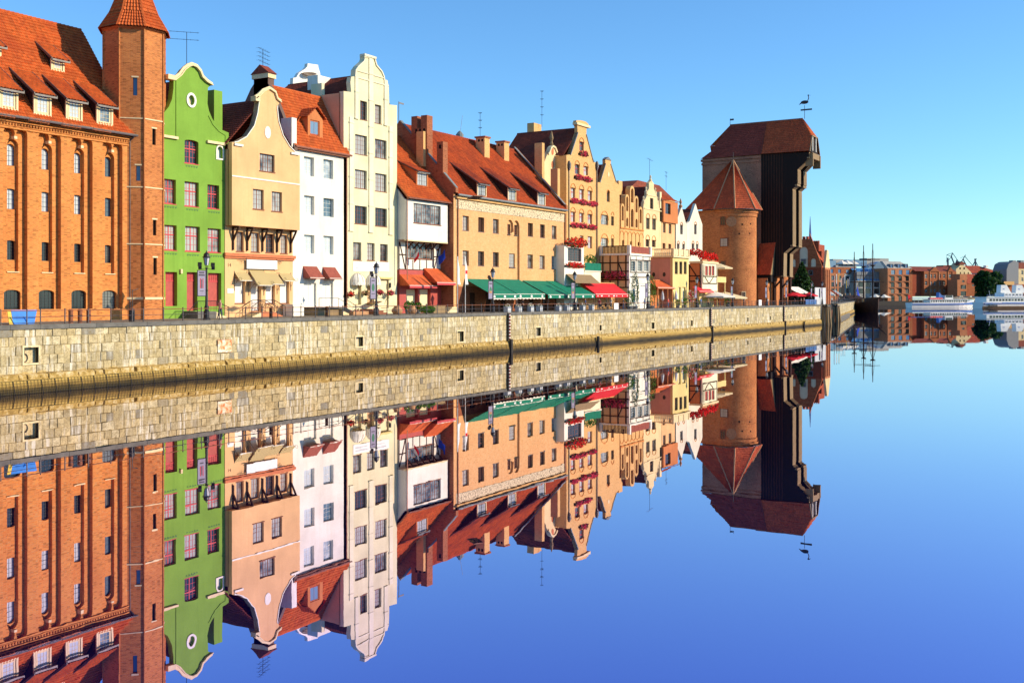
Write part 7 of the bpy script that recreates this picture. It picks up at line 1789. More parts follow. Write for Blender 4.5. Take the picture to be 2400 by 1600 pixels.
MB().prism([(a, 0, z1), (bb, 0, z1), (bb - 7, 6, zt_), (a, 6, zt_)], (0, 3, 0)).build('mansard_roof', M['concrete'], m3.root, local=True)
for xx in (1480, 1630, 1780): m3.wall('dormer', xx - 25, xx + 35, 508, 590, M['slate'], 5, .3, [(xx - 17, xx + 28, 518, 585)], 'farmod')
for y in (755, 880, 1005, 1135):
    for xx in (1415, 1565, 1715): 
        q = m3.p(xx, y)[0], m3.p(xx + 120, y)[0]; z = m3.p(xx + 60, y)[1]
        MB().prism([(q[0], -.01, z), (q[1], -.01, z), (q[1], -1.8, z)], (0, 0, .9)).build('balcony', M['brick_modern'], m3.root, local=True)
r1 = Far('dark_red_tenement', 'old dark red brick tenement with white windows and pointed bay gables', 'building', 2180, DF + 10)
r1.wall('side_wall', 155, 400, 600, 1130, M['brick_red'], 16, 3, [])
Wr = []
for y0, y1 in ((690, 770), (830, 910), (985, 1050)): Wr += [(400, 450, y0, y1), (505, 545, y0, y1), (575, 615, y0, y1), (680, 715, y0, y1), (760, 805, y0, y1), (870, 930, y0, y1), (960, 990, y0, y1)]
a, b, z0, z1 = r1.wall('wall', 385, 1020, 640, 1130, M['brick_far'], 16, 0, Wr, 'far')
for xl, xr in ((490, 680), (845, 950)):
    p0, p1 = r1.p(xl, 640)[0], r1.p(xr, 640)[0]; pm = (p0 + p1) / 2; zz = r1.p((xl + xr) / 2, 545)[1]
    MB().prism([(p0, -.6, z1 - .1), (p1, -.6, z1 - .1), (pm, -.6, zz)], (0, 2, 0)).build('bay_gable', M['brick_far'], r1.root, local=True)
    for s_ in (p0, p1 - .8): MB().box(s_, s_ + .8, -.5, -.003, 3.2, z1).build('pilaster', M['brick_modern'], r1.root, local=True)
a0 = r1.p(160, 600, 3)[0]; zr_ = r1.p(500, 545, 8)[1]
MB().prism([(a0, 0, z1), (b, 0, z1), (b, 8, zr_), (a0, 8, zr_)], (0, 4, 0)).build('roof', M['tile_dark'], r1.root, local=True)
for xx in (190, 290, 390): r1.box('chimney', M['brick_modern'], xx - 28, xx + 28, 545, 640, 8, 11)
cg = Far('cream_gable_warehouse', 'cream gabled warehouse front with long red roof behind the tenement', 'building', 2255, DF + 45)
q = [cg.p(*c) for c in ((1010, 720), (1310, 720), (1310, 650), (1190, 540), (1130, 470), (1080, 540), (1015, 590))]
hs = []; ws = [(1080, 1110, 560, 600), (1158, 1190, 560, 600), (1090, 1112, 650, 690), (1165, 1188, 650, 690), (1245, 1268, 655, 690)]
for w in ws: hs.append(rect(cg.p(w[0], 0)[0], cg.p(w[1], 0)[0], cg.p(w[0], w[3])[1], cg.p(w[0], w[2])[1]))
facade('gable_wall', cg.root, 0, q, hs, M['pale_gable'], 10, .6, local=True)
for h_ in hs: put_window(cg.root, h_[0][0], h_[1][0], .4, h_[0][1], h_[2][1], 'fardark', local=True, snap=.1)
cz = cg.p(1130, 470); MB().prism([(cz[0] - 4.5, -.5, cz[1] - 1.5), (cz[0] + 4.5, -.5, cz[1] - 1.5), (cz[0], -.5, cz[1] + 1.2)], (0, 6, 0)).build('gable_hood', M['tile_dark'], cg.root, local=True)
a = cg.p(1230, 530, 4); b = cg.p(1830, 600, 4); 
MB().prism([(a[0], 2, cg.p(1300, 670)[1]), (b[0] + 6, 2, cg.p(1800, 670)[1]), (b[0] - 14, 12, cg.p(1700, 530, 12)[1]), (a[0] - 4, 12, cg.p(1300, 530, 12)[1])], (0, 6, 0)).build('roof', M['tile_old'], cg.root, local=True)
a3 = cg.p(740, 525, 10); MB().prism([(a3[0], 9, cg.p(800, 560, 9)[1]), (cg.p(1080, 560, 9)[0], 9, cg.p(1000, 560, 9)[1]), (cg.p(1060, 515, 9)[0], 9, cg.p(1000, 515, 9)[1]), (cg.p(770, 515, 9)[0], 9, cg.p(800, 518, 9)[1])], (0, 8, 0)).build('rear_roof', M['tile_dark'], cg.root, local=True)
cg.box('white_dormer', M['trim_white'], 1605, 1650, 520, 560, 6, 9)
br = Far('orange_brick_workshop', 'stepped orange brick workshop with large dark openings and red roof by the far tree', 'building', 2260, DF + 5)
br.wall('wall', 1040, 1225, 800, 1125, M['brick_modern'], 10, 0, [(1135, 1182, 812, 852), (1105, 1212, 905, 985), (1105, 1215, 1028, 1120)], 'fardark')
br.wall('upper_wall', 1090, 1235, 690, 802, M['brick_modern'], 9, .5, [])
br.wall('wing_wall', 1225, 1520, 880, 1125, M['brick_far'], 10, 1.0, [(1330, 1385, 895, 930)], 'fardark')
a = br.p(1230, 880, 1); b = br.p(1880, 900, 1); MB().prism([(a[0], .8, a[1]), (b[0], .8, a[1]), (br.p(1840, 680, 9)[0], 9, br.p(1500, 690, 9)[1]), (br.p(1215, 690, 9)[0], 9, br.p(1300, 690, 9)[1])], (0, 6, 0)).build('roof', M['tile_old'], br.root, local=True)
br.box('low_wall', M['brick_far'], 1520, 1900, 900, 1125, 1.2, 10)
gh = Far('grey_tenement', 'tall blue grey end wall of a tenement at the right edge beyond the ferry', 'building', 2380, DF + 30)
q = [gh.p(*c) for c in ((2010, 900), (2245, 900), (2245, 455), (2180, 440), (2130, 445), (2050, 490), (2012, 600))]
facade('end_wall', gh.root, 0, q, [], M['slate'], 14, .5, local=True)
gh.wall('front_wall', 2245, 2480, 590, 900, M['pale_gable'], 14, 1.0, [(2300, 2340, 620, 700), (2300, 2340, 760, 830), (2390, 2430, 620, 700), (2390, 2430, 760, 830)], 'far')
gh.box('roof_storey', M['tile_dark'], 2245, 2480, 465, 590, 3, 12)
for xx in (2165, 2320): gh.box('chimney', M['slate'], xx - 32, xx + 32, 420, 500, 4, 8)
gh.box('low_shed', M['brick_gold'], 1910, 2160, 835, 905, -6, 6); gh.box('shed_base', M['brick_far'], 1880, 2480, 890, 1130, -4, 8)

# far tree
def tree(name, label, base, h, r, n, size, mats, seed, trunk=.25, conic=False, group=None):
    t_ = thing(name, label, 'tree', base, group=group); b = Vector(base); rg = random.Random(seed)
    tk = MB(); tk.tube(b - Vector((0, 0, .2)), b + Vector((0, 0, h * .55)), r * .09, r * .04, 8)
    for i in range(6):
        a = i * 1.05; z = h * (.3 + .06 * i); tk.tube(b + Vector((0, 0, z)), b + Vector((math.cos(a) * r * .55, math.sin(a) * r * .55, z + h * .2)), r * .04, r * .012, 5)
    tk.build('trunk', M['bark'], t_)
    cr = MB()
    if conic:
        for i in range(26):
            f = i / 25; z = h * (.06 + .92 * f); rr = r * (1 - f) ** .85 + .1
            for j in range(9):
                a = rg.uniform(0, 6.28); leaves(cr, (b.x + math.cos(a) * rr * .75, b.y + math.sin(a) * rr * .75, b.z + z - rr * .15), (rr * .38, rr * .38, h * .03), n // 230 + 3, size, [0, 0, 1], rg.randrange(9999), 0)
    else:
        for i in range(34):
            while True:
                p = Vector((rg.uniform(-1, 1), rg.uniform(-1, 1), rg.uniform(-1, 1)))
                if p.length < 1: break
            c = b + Vector((p.x * r * .78, p.y * r * .78, h * .58 + p.z * h * .36)); q = r * rg.uniform(.22, .36)
            leaves(cr, c, (q, q, q * .8), n // 34, size, [0, 0, 1], rg.randrange(9999), .3)
    cr.build('crown', [M[m_] for m_ in mats], t_, kind='stuff'); return t_
ft = Far('x', None, None, 2310, DF - 14); c = ft.p(1615, 1125); bpy.data.objects.remove(ft.root)
def far_world(f, xl, yl, z):
    a = -(R(90) - TH) + f.phi; return (f.o[0] + xl * math.cos(a) - yl * math.sin(a), f.o[1] + xl * math.sin(a) + yl * math.cos(a), z)
tp = far_world(ft, c[0], 0, 3.2); wr = abs(ft.p(1850, 0)[0] - ft.p(1370, 0)[0]) / 2
tree('round_tree', 'large dark green round tree on the far bank behind the ferry', tp, ft.p(1700, 690)[1] - 1, wr, 5200, 1.5, ('leaf_dark', 'leaf'), 5)
tt_, zt_ = onS(*px('e1', 1025, 1180), sq - 9)
tree('conifer', 'slim dark green conifer in front of the red brick gable', (sq - 9, tt_, ZQ), onS(*px('e1', 1005, 565), sq - 9)[1] - ZQ, 4.3, 4200, .42, ('leaf_dark', 'leaf'), 8, conic=True)
c = onT(*px('g1', 1600, 700), 45); tree('round_tree', 'green treetop showing over the granary ridge', (c[0], 45, ZQ), onT(*px('g1', 1600, 600), 45)[1] - ZQ, 6.0, 3600, .5, ('leaf', 'leaf_bright'), 12)

# shipyard cranes on the horizon
def yard_crane(label, pts, D, r=.9, group='shipyard cranes'):
    f = Far('shipyard_crane', label, 'crane', 2250, D, 0, group)
    for a, b, w in pts:
        p0, p1 = f.p(*a), f.p(*b); MB().bar((p0[0], 0, p0[1]), (p1[0], 0, p1[1]), r * w * 1.6, r * w * 1.6, up=(0, 1, 0)).build('jib' if w > .6 else 'stay', M['crane_far'], f.root, local=True)
    p = f.p(*pts[0][0]); MB().box(p[0] - 5, p[0] + 5, -4, 4, 2, p[1]).build('portal', M['crane_far'], f.root, local=True)
yard_crane('leftmost tall shipyard crane with bent jib above the red roofs', [((990, 520), (920, 345), 1.3), ((920, 345), (945, 275), 1), ((945, 275), (830, 310), .5), ((830, 310), (920, 345), .6), ((945, 275), (1100, 500), .6), ((920, 345), (870, 420), .5), ((830, 310), (815, 490), .25)], 1900)
yard_crane('small upright shipyard crane left of the bent jibs', [((855, 540), (850, 370), 1.6), ((850, 440), (830, 440), 1.2), ((850, 372), (835, 430), .6)], 1850)
yard_crane('right shipyard crane with raised crooked jib', [((1220, 530), (1150, 395), 1.2), ((1090, 500), (1200, 315), .9), ((1185, 340), (1340, 525), .6), ((1150, 395), (1185, 340), .8), ((1160, 350), (1100, 375), .4)], 1950)
yard_crane('small dark shipyard crane between the two bent jibs', [((1010, 540), (1030, 410), 1.2), ((1030, 410), (1010, 470), .9), ((1030, 410), (1080, 490), .6)], 1850)
yard_crane('rightmost squat shipyard crane above the long red roof', [((1400, 545), (1390, 400), 1.5), ((1410, 395), (1345, 520), .9), ((1400, 440), (1440, 520), .7), ((1375, 400), (1415, 395), 1.3)], 1850)

# ------------------------------------------------------------------ boats
def hull(mb, L, w, h, bow, sheer, m=0, n=14, z0=-.5, low=.75):
    """hull along +x, bow at +x"""
    sec = []
    for i in range(n + 1):
        f = i / n; x = -L / 2 + L * f; hw = w / 2 * (1 if f < .62 else max(.02, math.cos((f - .62) / .38 * math.pi / 2) ** .8)); hw *= .85 + .15 * min(1, f * 6)
        top = h + sheer * max(0, f - .5) ** 2 * 4; xs = x + bow * max(0, f - .8) * 5 * .2
        sec.append([(x, -hw * low, z0), (xs, -hw, top), (xs, hw, top), (x, hw * low, z0)])
    b = len(mb.v)
    for s_ in sec: mb.v += s_
    for i in range(n):
        for j in range(4): q = b + i * 4; mb.f.append([q + j, q + 4 + j, q + 4 + (j + 1) % 4, q + (j + 1) % 4]); mb.m.append(m)
    mb.f.append([b, b + 1, b + 2, b + 3]); mb.m.append(m); e = b + n * 4; mb.f.append([e + 3, e + 2, e + 1, e]); mb.m.append(m)
    return mb
DB = 655
def boat_thing(name, label, cat, x, D, phi=.35):
    f = Far(name, label, cat, x, D, phi); return f
f = boat_thing('passenger_boat', 'long low white passenger boat with blue stripe moored before the red tenement', 'boat', 2205, DB)
x0, x1 = f.p(85, 0)[0], f.p(1365, 0)[0]; L_ = x1 - x0; mid = (x0 + x1) / 2; f.root.location = Vector(f.o)
sh = lambda mb, nm, mat, par=None: mb.build(nm, mat, f.root if par is None else par, local=True)
hb = hull(MB(), L_, 7.5, 3.0, 1, 1.6); hb.v = [(v[0] + mid, v[1], v[2]) for v in hb.v]; ho = sh(hb, 'hull', M['ship_white'])
sb = hull(MB(), L_ * .997, 7.5, 2.35, 1, 1.2, z0=1.75, low=.985); sb.v = [(v[0] + mid, v[1], v[2]) for v in sb.v]; sh(sb, 'stripe', M['ship_blue'], ho)
cx0, cx1 = f.p(440, 0)[0], f.p(1160, 0)[0]; zc0, zc1 = 2.9, f.p(800, 1195)[1]
cb = sh(MB().box(cx0, cx1, -2.9, 2.9, zc0, zc1), 'cabin', M['ship_white'])
n_ = 16
for i in range(n_):
    x = cx0 + (cx1 - cx0) * (i + .25) / n_; put_window(cb, x, x + (cx1 - cx0) / n_ * .7, -2.98, zc0 + (zc1 - zc0) * .25, zc0 + (zc1 - zc0) * .85, 'ribbon', local=True, snap=.1)
sh(MB().box(cx0 - .5, cx1 + .8, -3.2, 3.2, zc1 + .01, zc1 + .3), 'upper_deck', M['ship_white'])
wx = f.p(830, 0)[0]; wh = sh(MB().box(wx - 3, wx + 3, -2, 2, zc1 + .3, f.p(830, 1110)[1]), 'wheelhouse', M['ship_white'])
sh(MB().box(wx - 2.5, wx + 2.5, -2.08, -1.99, zc1 + 1.4, zc1 + 2.6), 'wheelhouse_window', M['glass_dark'], wh)
fx = f.p(715, 0)[0]; sh(MB().prism([(fx - 3, -1.2, zc1 + .3), (fx + 2, -1.2, zc1 + .3), (fx - 2.2, -1.2, f.p(700, 1050)[1])], (0, 2.4, 0)), 'funnel', M['ship_blue'])
rr_ = MB()
for z in (.5, 1.0): rr_.tube((cx0, -3.1, zc1 + .3 + z), (cx1, -3.1, zc1 + .3 + z), .05, n=4)
for i in range(20): x = cx0 + (cx1 - cx0) * i / 19; rr_.tube((x, -3.1, zc1 + .3), (x, -3.1, zc1 + 1.3), .04, n=4)
sh(rr_, 'deck_railing', M['ship_white'])
rx = f.p(300, 0)[0]; sh(MB().box(x0 + 1, f.p(435, 0)[0], -3.0, 3.0, 5.6, 5.9), 'aft_awning', M['ship_blue'])
for i in range(5): x = x0 + 1.5 + i * 3.2; sh(MB().tube((x, -2.9, 2.8), (x, -2.9, 5.6), .07), 'stanchion', M['ship_white'])
for i, xx in enumerate((500, 560, 610, 660, 690)): x = f.p(xx, 0)[0]; sh(MB().box(x - 1, x + 1, -1.5, .5, zc1 + .3, zc1 + 1.3), 'deck_seat', M['flag_red'])
fp = f.p(85, 0)[0]; sh(MB().tube((fp, 0, 2.8), (fp - .8, 0, 8.5), .07).add([(fp - .4, 0, 5.2), (fp - .7, 0, 7.8), (fp + 1.2, .1, 7.5), (fp + 1.2, .1, 4.8)], [(0, 1, 2, 3)]), 'stern_flag', M['flag_red'])

f = boat_thing('ferry', 'large white two deck ferry with slanted funnels cut by the right edge', 'boat', 2380, DB - 30)
x0, x1 = f.p(1440, 0)[0], f.p(2700, 0)[0]; L_ = x1 - x0; mid = (x0 + x1) / 2
hb = hull(MB(), L_, 10, f.p(1900, 1240)[1], 1, 1.0); hb.v = [(v[0] + mid, v[1], v[2]) for v in hb.v]; ho = sh(hb, 'hull', M['ship_white'])
tb_ = hull(MB(), L_ * .998, 10.1, 1.2, 1, 0, z0=-.5); tb_.v = [(v[0] + mid, v[1], v[2]) for v in tb_.v]; sh(tb_, 'boot_top', M['ship_tan'], ho)
zd = f.p(1900, 1240)[1]; z1 = f.p(1900, 1150)[1]; z2 = f.p(2100, 1060)[1]
xs = f.p(1800, 0)[0]
sh(MB().box(x0 + .6, xs, -5.05, 4.9, 2.6, 3.0), 'fender_strip', M['ship_blue'], ho)
sh(MB().box(f.p(1540, 0)[0], f.p(1700, 0)[0], -5.06, -4.6, 1.2, 2.0), 'stern_hatch', M['iron'], ho)
sh(MB().box(xs, x1 - 6, -5.06, -4.9, zd - .9, zd - .3), 'stripe', M['ship_blue'], ho)
d1 = sh(MB().box(f.p(1500, 0)[0], x1 - 12, -4.4, 4.4, zd, z1), 'main_deck', M['ship_white'])
for i in range(18):
    x = f.p(1560, 0)[0] + i * 2.3; put_window(d1, x, x + 1.8, -4.48, zd + .5, zd + 2.0, 'ribbon', local=True, snap=.1)
sh(MB().box(f.p(1490, 0)[0], x1 - 11, -4.8, 4.8, z1 + .01, z1 + .35), 'upper_deck', M['ship_white'])
d2 = sh(MB().box(f.p(1870, 0)[0], x1 - 18, -3.6, 3.6, z1 + .35, z2), 'deck_house', M['ship_white'])
for i in range(10): x = f.p(1890, 0)[0] + i * 2.6; put_window(d2, x, x + 1.6, -3.68, z1 + 1.2, z2 - .6, 'ribbon', local=True, snap=.1)
for xx in (1940, 2240):
    a = f.p(xx, 0)[0]; zt_ = f.p(xx, 905)[1]; sh(MB().prism([(a - 3.5, -1.6, z2), (a + 4.5, -1.6, z2), (a + 1.2, -1.6, zt_), (a - 3.0, -1.6, zt_)], (0, 3.2, 0)), 'funnel', M['ship_white'])
    sh(MB().prism([(a - 1.9, -1.7, z2 + 2), (a - .2, -1.7, z2 + 2), (a - .9, -1.7, zt_ - 2.2), (a - 1.8, -1.7, zt_ - 2.2)], (0, .09, 0)), 'funnel_panel', M['ship_blue'])
rr_ = MB()
for z in (.6, 1.2): rr_.tube((f.p(1500, 0)[0], -4.7, z1 + .35 + z), (x1 - 12, -4.7, z1 + .35 + z), .06, n=4)
for i in range(26): x = f.p(1500, 0)[0] + i * 1.9; rr_.tube((x, -4.7, z1 + .35), (x, -4.7, z1 + 1.6), .05, n=4)
sh(rr_, 'deck_railing', M['ship_blue'])
mx = f.p(1690, 0)[0]; sh(MB().tube((mx, 0, z1), (mx - 1, 0, f.p(1675, 1020)[1]), .12), 'mast', M['ship_white'])
# café parasols on the far bank
for i, xx in enumerate((1010, 1120, 1270, 1420)):
    f2 = Far('market_parasol', ('first', 'second', 'third', 'fourth')[i] + ' from the left of the grey café parasols behind the passenger boat', 'parasol', 2270, DF - 30, 0, 'café parasols on the far bank'); c, z = f2.p(xx, 1185)
    MB().lathe((c, 0, z), [(6.5, 0), (5.8, .5), (.2, f2.p(xx, 1130)[1] - z)], 8).build('canopy', M['timber_grey'], f2.root, local=True); MB().tube((c, 0, 3.2), (c, 0, z + .5), .15).build('pole', M['iron'], f2.root, local=True)

# sailing ship at the end of the far quay
f = Far('sailing_ship', 'dark wooden three masted sailing ship moored at the end of the far quay', 'ship', 2024, 462, R(-84), zm='e2')
def shp(mb, nm, mat, par=None): return mb.build(nm, mat, f.root if par is None else par, local=True)
hb = hull(MB(), 28, 7.2, 4.0, 1, 2.4, z0=-.4, low=.5); ho = shp(hb, 'hull', M['timber'])
shp(MB().prism([(-14, -3.4, 3.8), (-6, -3.4, 3.8), (-6, -3.4, 6.0), (-14, -3.3, 7.4)], (0, 6.8, 0)), 'stern_castle', M['timber'], ho)
shp(MB().prism([(6, -2.4, 4.6), (12, -1.4, 5.2), (12, -1.4, 6.6), (6, -2.4, 6.2)], (0, 4.0, 0)), 'fore_castle', M['timber'], ho)
for i in range(4): shp(MB().box(-14.35, -13.9, -2.7 + i * 1.4, -1.6 + i * 1.4, 3.6, 5.2), 'stern_window', M['ship_tan'], ho)
for z in (2.9, 5.6): shp(MB().box(-14.45, -13.8, -3.1, 3.1, z, z + .3), 'stern_rail', M['ship_tan'], ho)
for y in (-2.2, 0, 2.2): shp(MB().lathe((-14.3, y, 7.3), [(.1, 0), (.35, .3), (.3, .9), (.05, 1.2)], 6), 'stern_lantern', M['ship_tan'], ho)
for i in range(6): shp(MB().box(-4 + i * 1.7, -3.2 + i * 1.7, -3.2 + (i % 2) * .4, 2.6, 4.0, 4.9 + .5 * (i % 3)), 'deck_gear', M['timber_grey'] if i % 2 else M['timber'], ho)
def mast(x, ztop, yards):
    m_ = shp(MB().tube((x, 0, 2), (x, 0, ztop), .42, .16, 8), 'mast', M['timber'])
    for z, w in yards: shp(MB().bar((x - .4, -w, z), (x - .4, w, z), .28, .28), 'yard', M['timber'], m_)
    shp(MB().lathe((x, 0, ztop * .68), [(.3, -.3), (1.1, 0), (1.15, .35)], 8), 'crows_nest', M['timber'], m_)
    rg_ = MB()
    for s_ in (-1, 1):
        for d in (-1.6, 0, 1.6): rg_.tube((x + d, s_ * 4.0, 4.5), (x, s_ * .2, ztop * .68), .045, n=4)
        rg_.tube((x, s_ * 1.1, ztop * .69), (x, 0, ztop * .95), .04, n=4)
        for k_ in range(5): zz = 5.5 + k_ * 2.2; w = 4.0 * (1 - (zz - 4.5) / (ztop * .68 - 4.5)) + .2; rg_.tube((x - 1.6 * w / 4, s_ * w, zz), (x + 1.6 * w / 4, s_ * w, zz), .03, n=3)
    shp(rg_, 'rigging', M['iron'], m_)
zt1 = CZ - (575 - HZ) * 462 / FPX; zt2 = CZ - (588 - HZ) * 462 / FPX
mast(0, zt1, ((zt1 * .45, 5.2), (zt1 * .78, 3.6), (zt1 * .55, 4.4))); mast(9, zt1 * 1.01, ((zt1 * .45, 5.2), (zt1 * .78, 3.4))); mast(-9.5, zt2, ((zt2 * .5, 3.6),))
shp(MB().tube((14, 0, 6), (22, 0, 9), .3, .12), 'bowsprit', M['timber'])
fl_ = MB().tube((-16, 3.5, 7), (-18.5, 5.5, 12), .08); shp(fl_, 'flag_pole', M['timber'])
shp(MB().add([(-18.2, 5.3, 11.6), (-17, 4.4, 9.2), (-16.8, 5.0, 2.6), (-17.4, 7.4, 1.6), (-18, 6.6, 6)], [(0, 1, 2, 3, 4)]), 'stern_flag', M['flag_blue'])
# ------------------------------------------------------------------ promenade furniture
def emblem_print(parent, s, t, z, w, h, kind):
    y = t - .045
    if kind == 0:
        for i, (a, b, c, d, m_) in enumerate(((-.35, .35, .40, .46, 'print'), (-.4, .4, .30, .36, 'print'), (-.22, -.1, -.2, .2, 'print_red'), (-.05, .05, -.2, .15, 'print'), (.12, .22, -.2, .2, 'print_red'), (-.25, .25, -.32, -.3, 'print'))):
            MB().box(s + a * w, s + b * w, y, y + .005, z + c * h, z + d * h).build('print', M[m_], parent)
    elif kind == 1:
        MB().prism([(s + p[0], y, z + .05 * h + p[1]) for p in oval(0, 0, w * .28, h * .19, 16)], (0, .005, 0)).build('emblem', M['print_green'], parent)
        MB().box(s - .33 * w, s + .33 * w, y, y + .005, z - .28 * h, z - .25 * h).build('print', M['print'], parent); MB().box(s - .3 * w, s + .3 * w, y, y + .005, z + .36 * h, z + .41 * h).build('print', M['print'], parent)
    elif kind == 2:
        MB().prism([(s + p[0], y, z + p[1]) for p in [(-w * .36, -h * .05), (w * .36, -h * .05), (w * .3, h * .08), (w * .1, h * .18), (-w * .2, h * .17)]], (0, .005, 0)).build('emblem', M['print_green'], parent)
        MB().box(s - .36 * w, s + .36 * w, y, y + .005, z - .18 * h, z - .06 * h).build('emblem', M['terracotta'], parent); MB().box(s - .36 * w, s + .36 * w, y, y + .005, z + .34 * h, z + .40 * h).build('print', M['print'], parent)
    elif kind == 3:
        MB().prism([(s + p[0], y, z + p[1]) for p in [(-w * .3, 0), (0, -h * .26), (w * .3, 0), (0, h * .26)]], (0, .005, 0)).build('emblem', M['print_red'], parent)
    else:
        MB().prism([(s + p[0], y, z + p[1]) for p in oval(0, 0, w * .3, h * .17, 14)], (0, .005, 0)).build('emblem', M['print'], parent)
def lamp(x, lab, kind, h=5.45, t=.95, spots=0, blab=None):
    s = onT(x, 0, t)[0]; r = thing('street_lamp', lab, 'street lamp', (s, t, ZQ), group='lamp posts along the quay')
    c = (s, t, ZQ)
    MB().lathe(c, [(.32, 0), (.32, .15), (.25, .2), (.25, .75), (.17, .85), (.2, 1.0), (.2, 1.15), (.12, 1.3), (.105, 2.5), (.14, 2.56), (.1, 2.62), (.08, h - 1.35), (.15, h - 1.3), (.08, h - 1.22)], 12).build('post', M['iron'], r, smooth=False)
    lz = ZQ + h - 1.0
    MB().path([(s - .16, t, lz - .25), (s - .12, t, lz)], .02).path([(s + .16, t, lz - .25), (s + .12, t, lz)], .02).path([(s, t, lz - .3), (s, t, lz)], .03).build('cradle', M['iron'], r)
    ln = MB().lathe((s, t, lz), [(.15, 0), (.27, .68)], 6).build('lantern', M['lamp_glass'], r)
    fr = MB()
    for i in range(6):
        a = math.pi / 3 * i; fr.tube((s + .155 * math.cos(a), t + .155 * math.sin(a), lz), (s + .278 * math.cos(a), t + .278 * math.sin(a), lz + .68), .018, n=4)
    fr.build('glazing_bars', M['iron'], ln)
    MB().lathe((s, t, lz + .66), [(.36, 0), (.36, .06), (.27, .1), (.25, .28), (.13, .42), (.06, .46), (.05, .58), (.015, .62)], 12).build('lantern_cap', M['iron'], r)
    # banner on the left of the post
    bw, bh = .86, 2.15; bz = ZQ + h - 3.65
    MB().path([(s, t, bz + bh + .04), (s - .2 - bw, t, bz + bh + .04)], .025).path([(s, t, bz - .04), (s - .2 - bw, t, bz - .04)], .025).build('banner_arm', M['iron'], r)
    b = MB().box(s - .15 - bw, s - .15, t - .035, t - .01, bz, bz + bh).build('banner', M['banner'], r)
    MB().box(s - .19 - bw, s - .11, t - .008, t + .012, bz - .04, bz + bh + .04).build('banner_frame', M['iron'], b)
    emblem_print(b, s - .15 - bw / 2, t, bz + bh / 2, bw, bh, kind)
    for i in range(spots):
        d = (-1, 1)[i]; p = Vector((s + d * .75, t, lz - .1))
        sp = MB().path([(s, t, lz - .28), (s + d * .6, t, lz - .35), (s + d * .7, t, lz - .2)], .022).build('floodlight_arm', M['iron'], r)
        o = MB().box(-.3, .3, -.14, .14, -.15, .15).box(.3, .36, -.17, .17, -.18, .18).build('floodlight', M['iron'], r, local=True); o.location = p - WO[r]; o.rotation_euler = (0, R(-32), R(50))
    return r
lamp(484, 'street lamp with two floodlights and lilac banner before the green house', 0, 5.75, spots=2)
lamp(882, 'street lamp with round emblem banner before the cream house', 1, 5.45, spots=1)
lamp(1155, 'street lamp with landscape banner at the left end of the green awnings', 2, 5.4, spots=1)
lamp(1347, 'street lamp with grey banner between green and red awnings', 2, 5.4)
lamp(1518, 'street lamp with banner before the half-timbered pavilion', 4, 5.6)
lamp(1633, 'street lamp with red diamond banner before the flower pavilion', 3, 5.4)
lamp(1717, 'street lamp with round emblem banner before the tents by the gate tower', 1, 5.4)
lamp(1797, 'pale street lamp with banner before the lean-to of the crane', 4, 5.4)
lamp(1844, 'street lamp with banner at the legs of the port crane', 4, 5.5)
lamp(1903, 'street lamp with banner before the red brick house', 4, 5.4)
lamp(1927, 'last street lamp with banner near the end of the near quay', 4, 5.6)

# leaning board with blue sheet behind the railing, bollards and pipes by the brick warehouse
a, b = onT(*px('a1', 70, 0), 1.4)[0], onT(*px('a1', 345, 0), 1.4)[0]
r = thing('display_board', 'slanting blue and yellow board leaning behind the railing at the left edge', 'board', (a, 1.6, ZQ))
MB().prism([(a + .32, 1.2, ZQ + .02), (b - .4, 1.2, ZQ + .02), (b + .2, 1.75, ZQ + 1.05), (a + .5, 1.75, ZQ + 1.05)], (0, .05, 0)).build('panel', M['blue_panel'], r)
MB().prism([(a, 1.2, ZQ + .02), (a + .3, 1.2, ZQ + .02), (a + .48, 1.75, ZQ + 1.02), (a + .2, 1.75, ZQ + 1.02)], (0, .05, 0)).build('edge_panel', M['yellow_panel'], r)
for i, (x, lab) in enumerate(((650, 'left of the three dark bollards before the brick warehouse'), (735, 'middle of the three dark bollards before the brick warehouse'), (815, 'right of the three dark bollards before the brick warehouse'))):
    s = onT(*px('a1', x, 0), 1.3)[0]; tag(MB().lathe((s, 1.3, ZQ), [(.17, 0), (.17, .9), (.19, .92), (.19, 1.02), (.1, 1.08)], 12).build('bollard', M['trim_brown'], origin=(s, 1.3, ZQ)), lab, 'bollard', 'bollards before the warehouse')
for x, lab in ((1210, 'dark bollard at the foot of the turret'), ):
    s = onT(*px('a1', x, 0), 1.3)[0]; tag(MB().lathe((s, 1.3, ZQ), [(.24, 0), (.24, 1.0), (.2, 1.08)], 12).build('bollard', M['iron'], origin=(s, 1.3, ZQ)), lab, 'bollard', 'bollards before the warehouse')
for x, lab in ((1078, 'short brown bollard before the peach house steps'), (1590, 'short brown bollard before the white house stair')):
    s = onT(*px('4', x, 0), 1.3)[0]; tag(MB().lathe((s, 1.3, ZQ), [(.16, 0), (.16, .95), (.18, .98), (.1, 1.05)], 10).build('bollard', M['timber'], origin=(s, 1.3, ZQ)), lab, 'bollard', 'bollards before the houses')
s = onT(*px('a1', 1215, 0), 4.6)[0]
tag(MB().tube((s, 4.6, ZQ), (s, 4.6, ZQ + 2.6), .04).path([(s, 4.6, ZQ + 2.5), (s + .6, 4.6, ZQ + 2.7)], .03).build('pipe_stand', M['iron'], origin=(s, 4.6, ZQ)), 'thin dark standpipe with side arm at the turret foot', 'pipe')

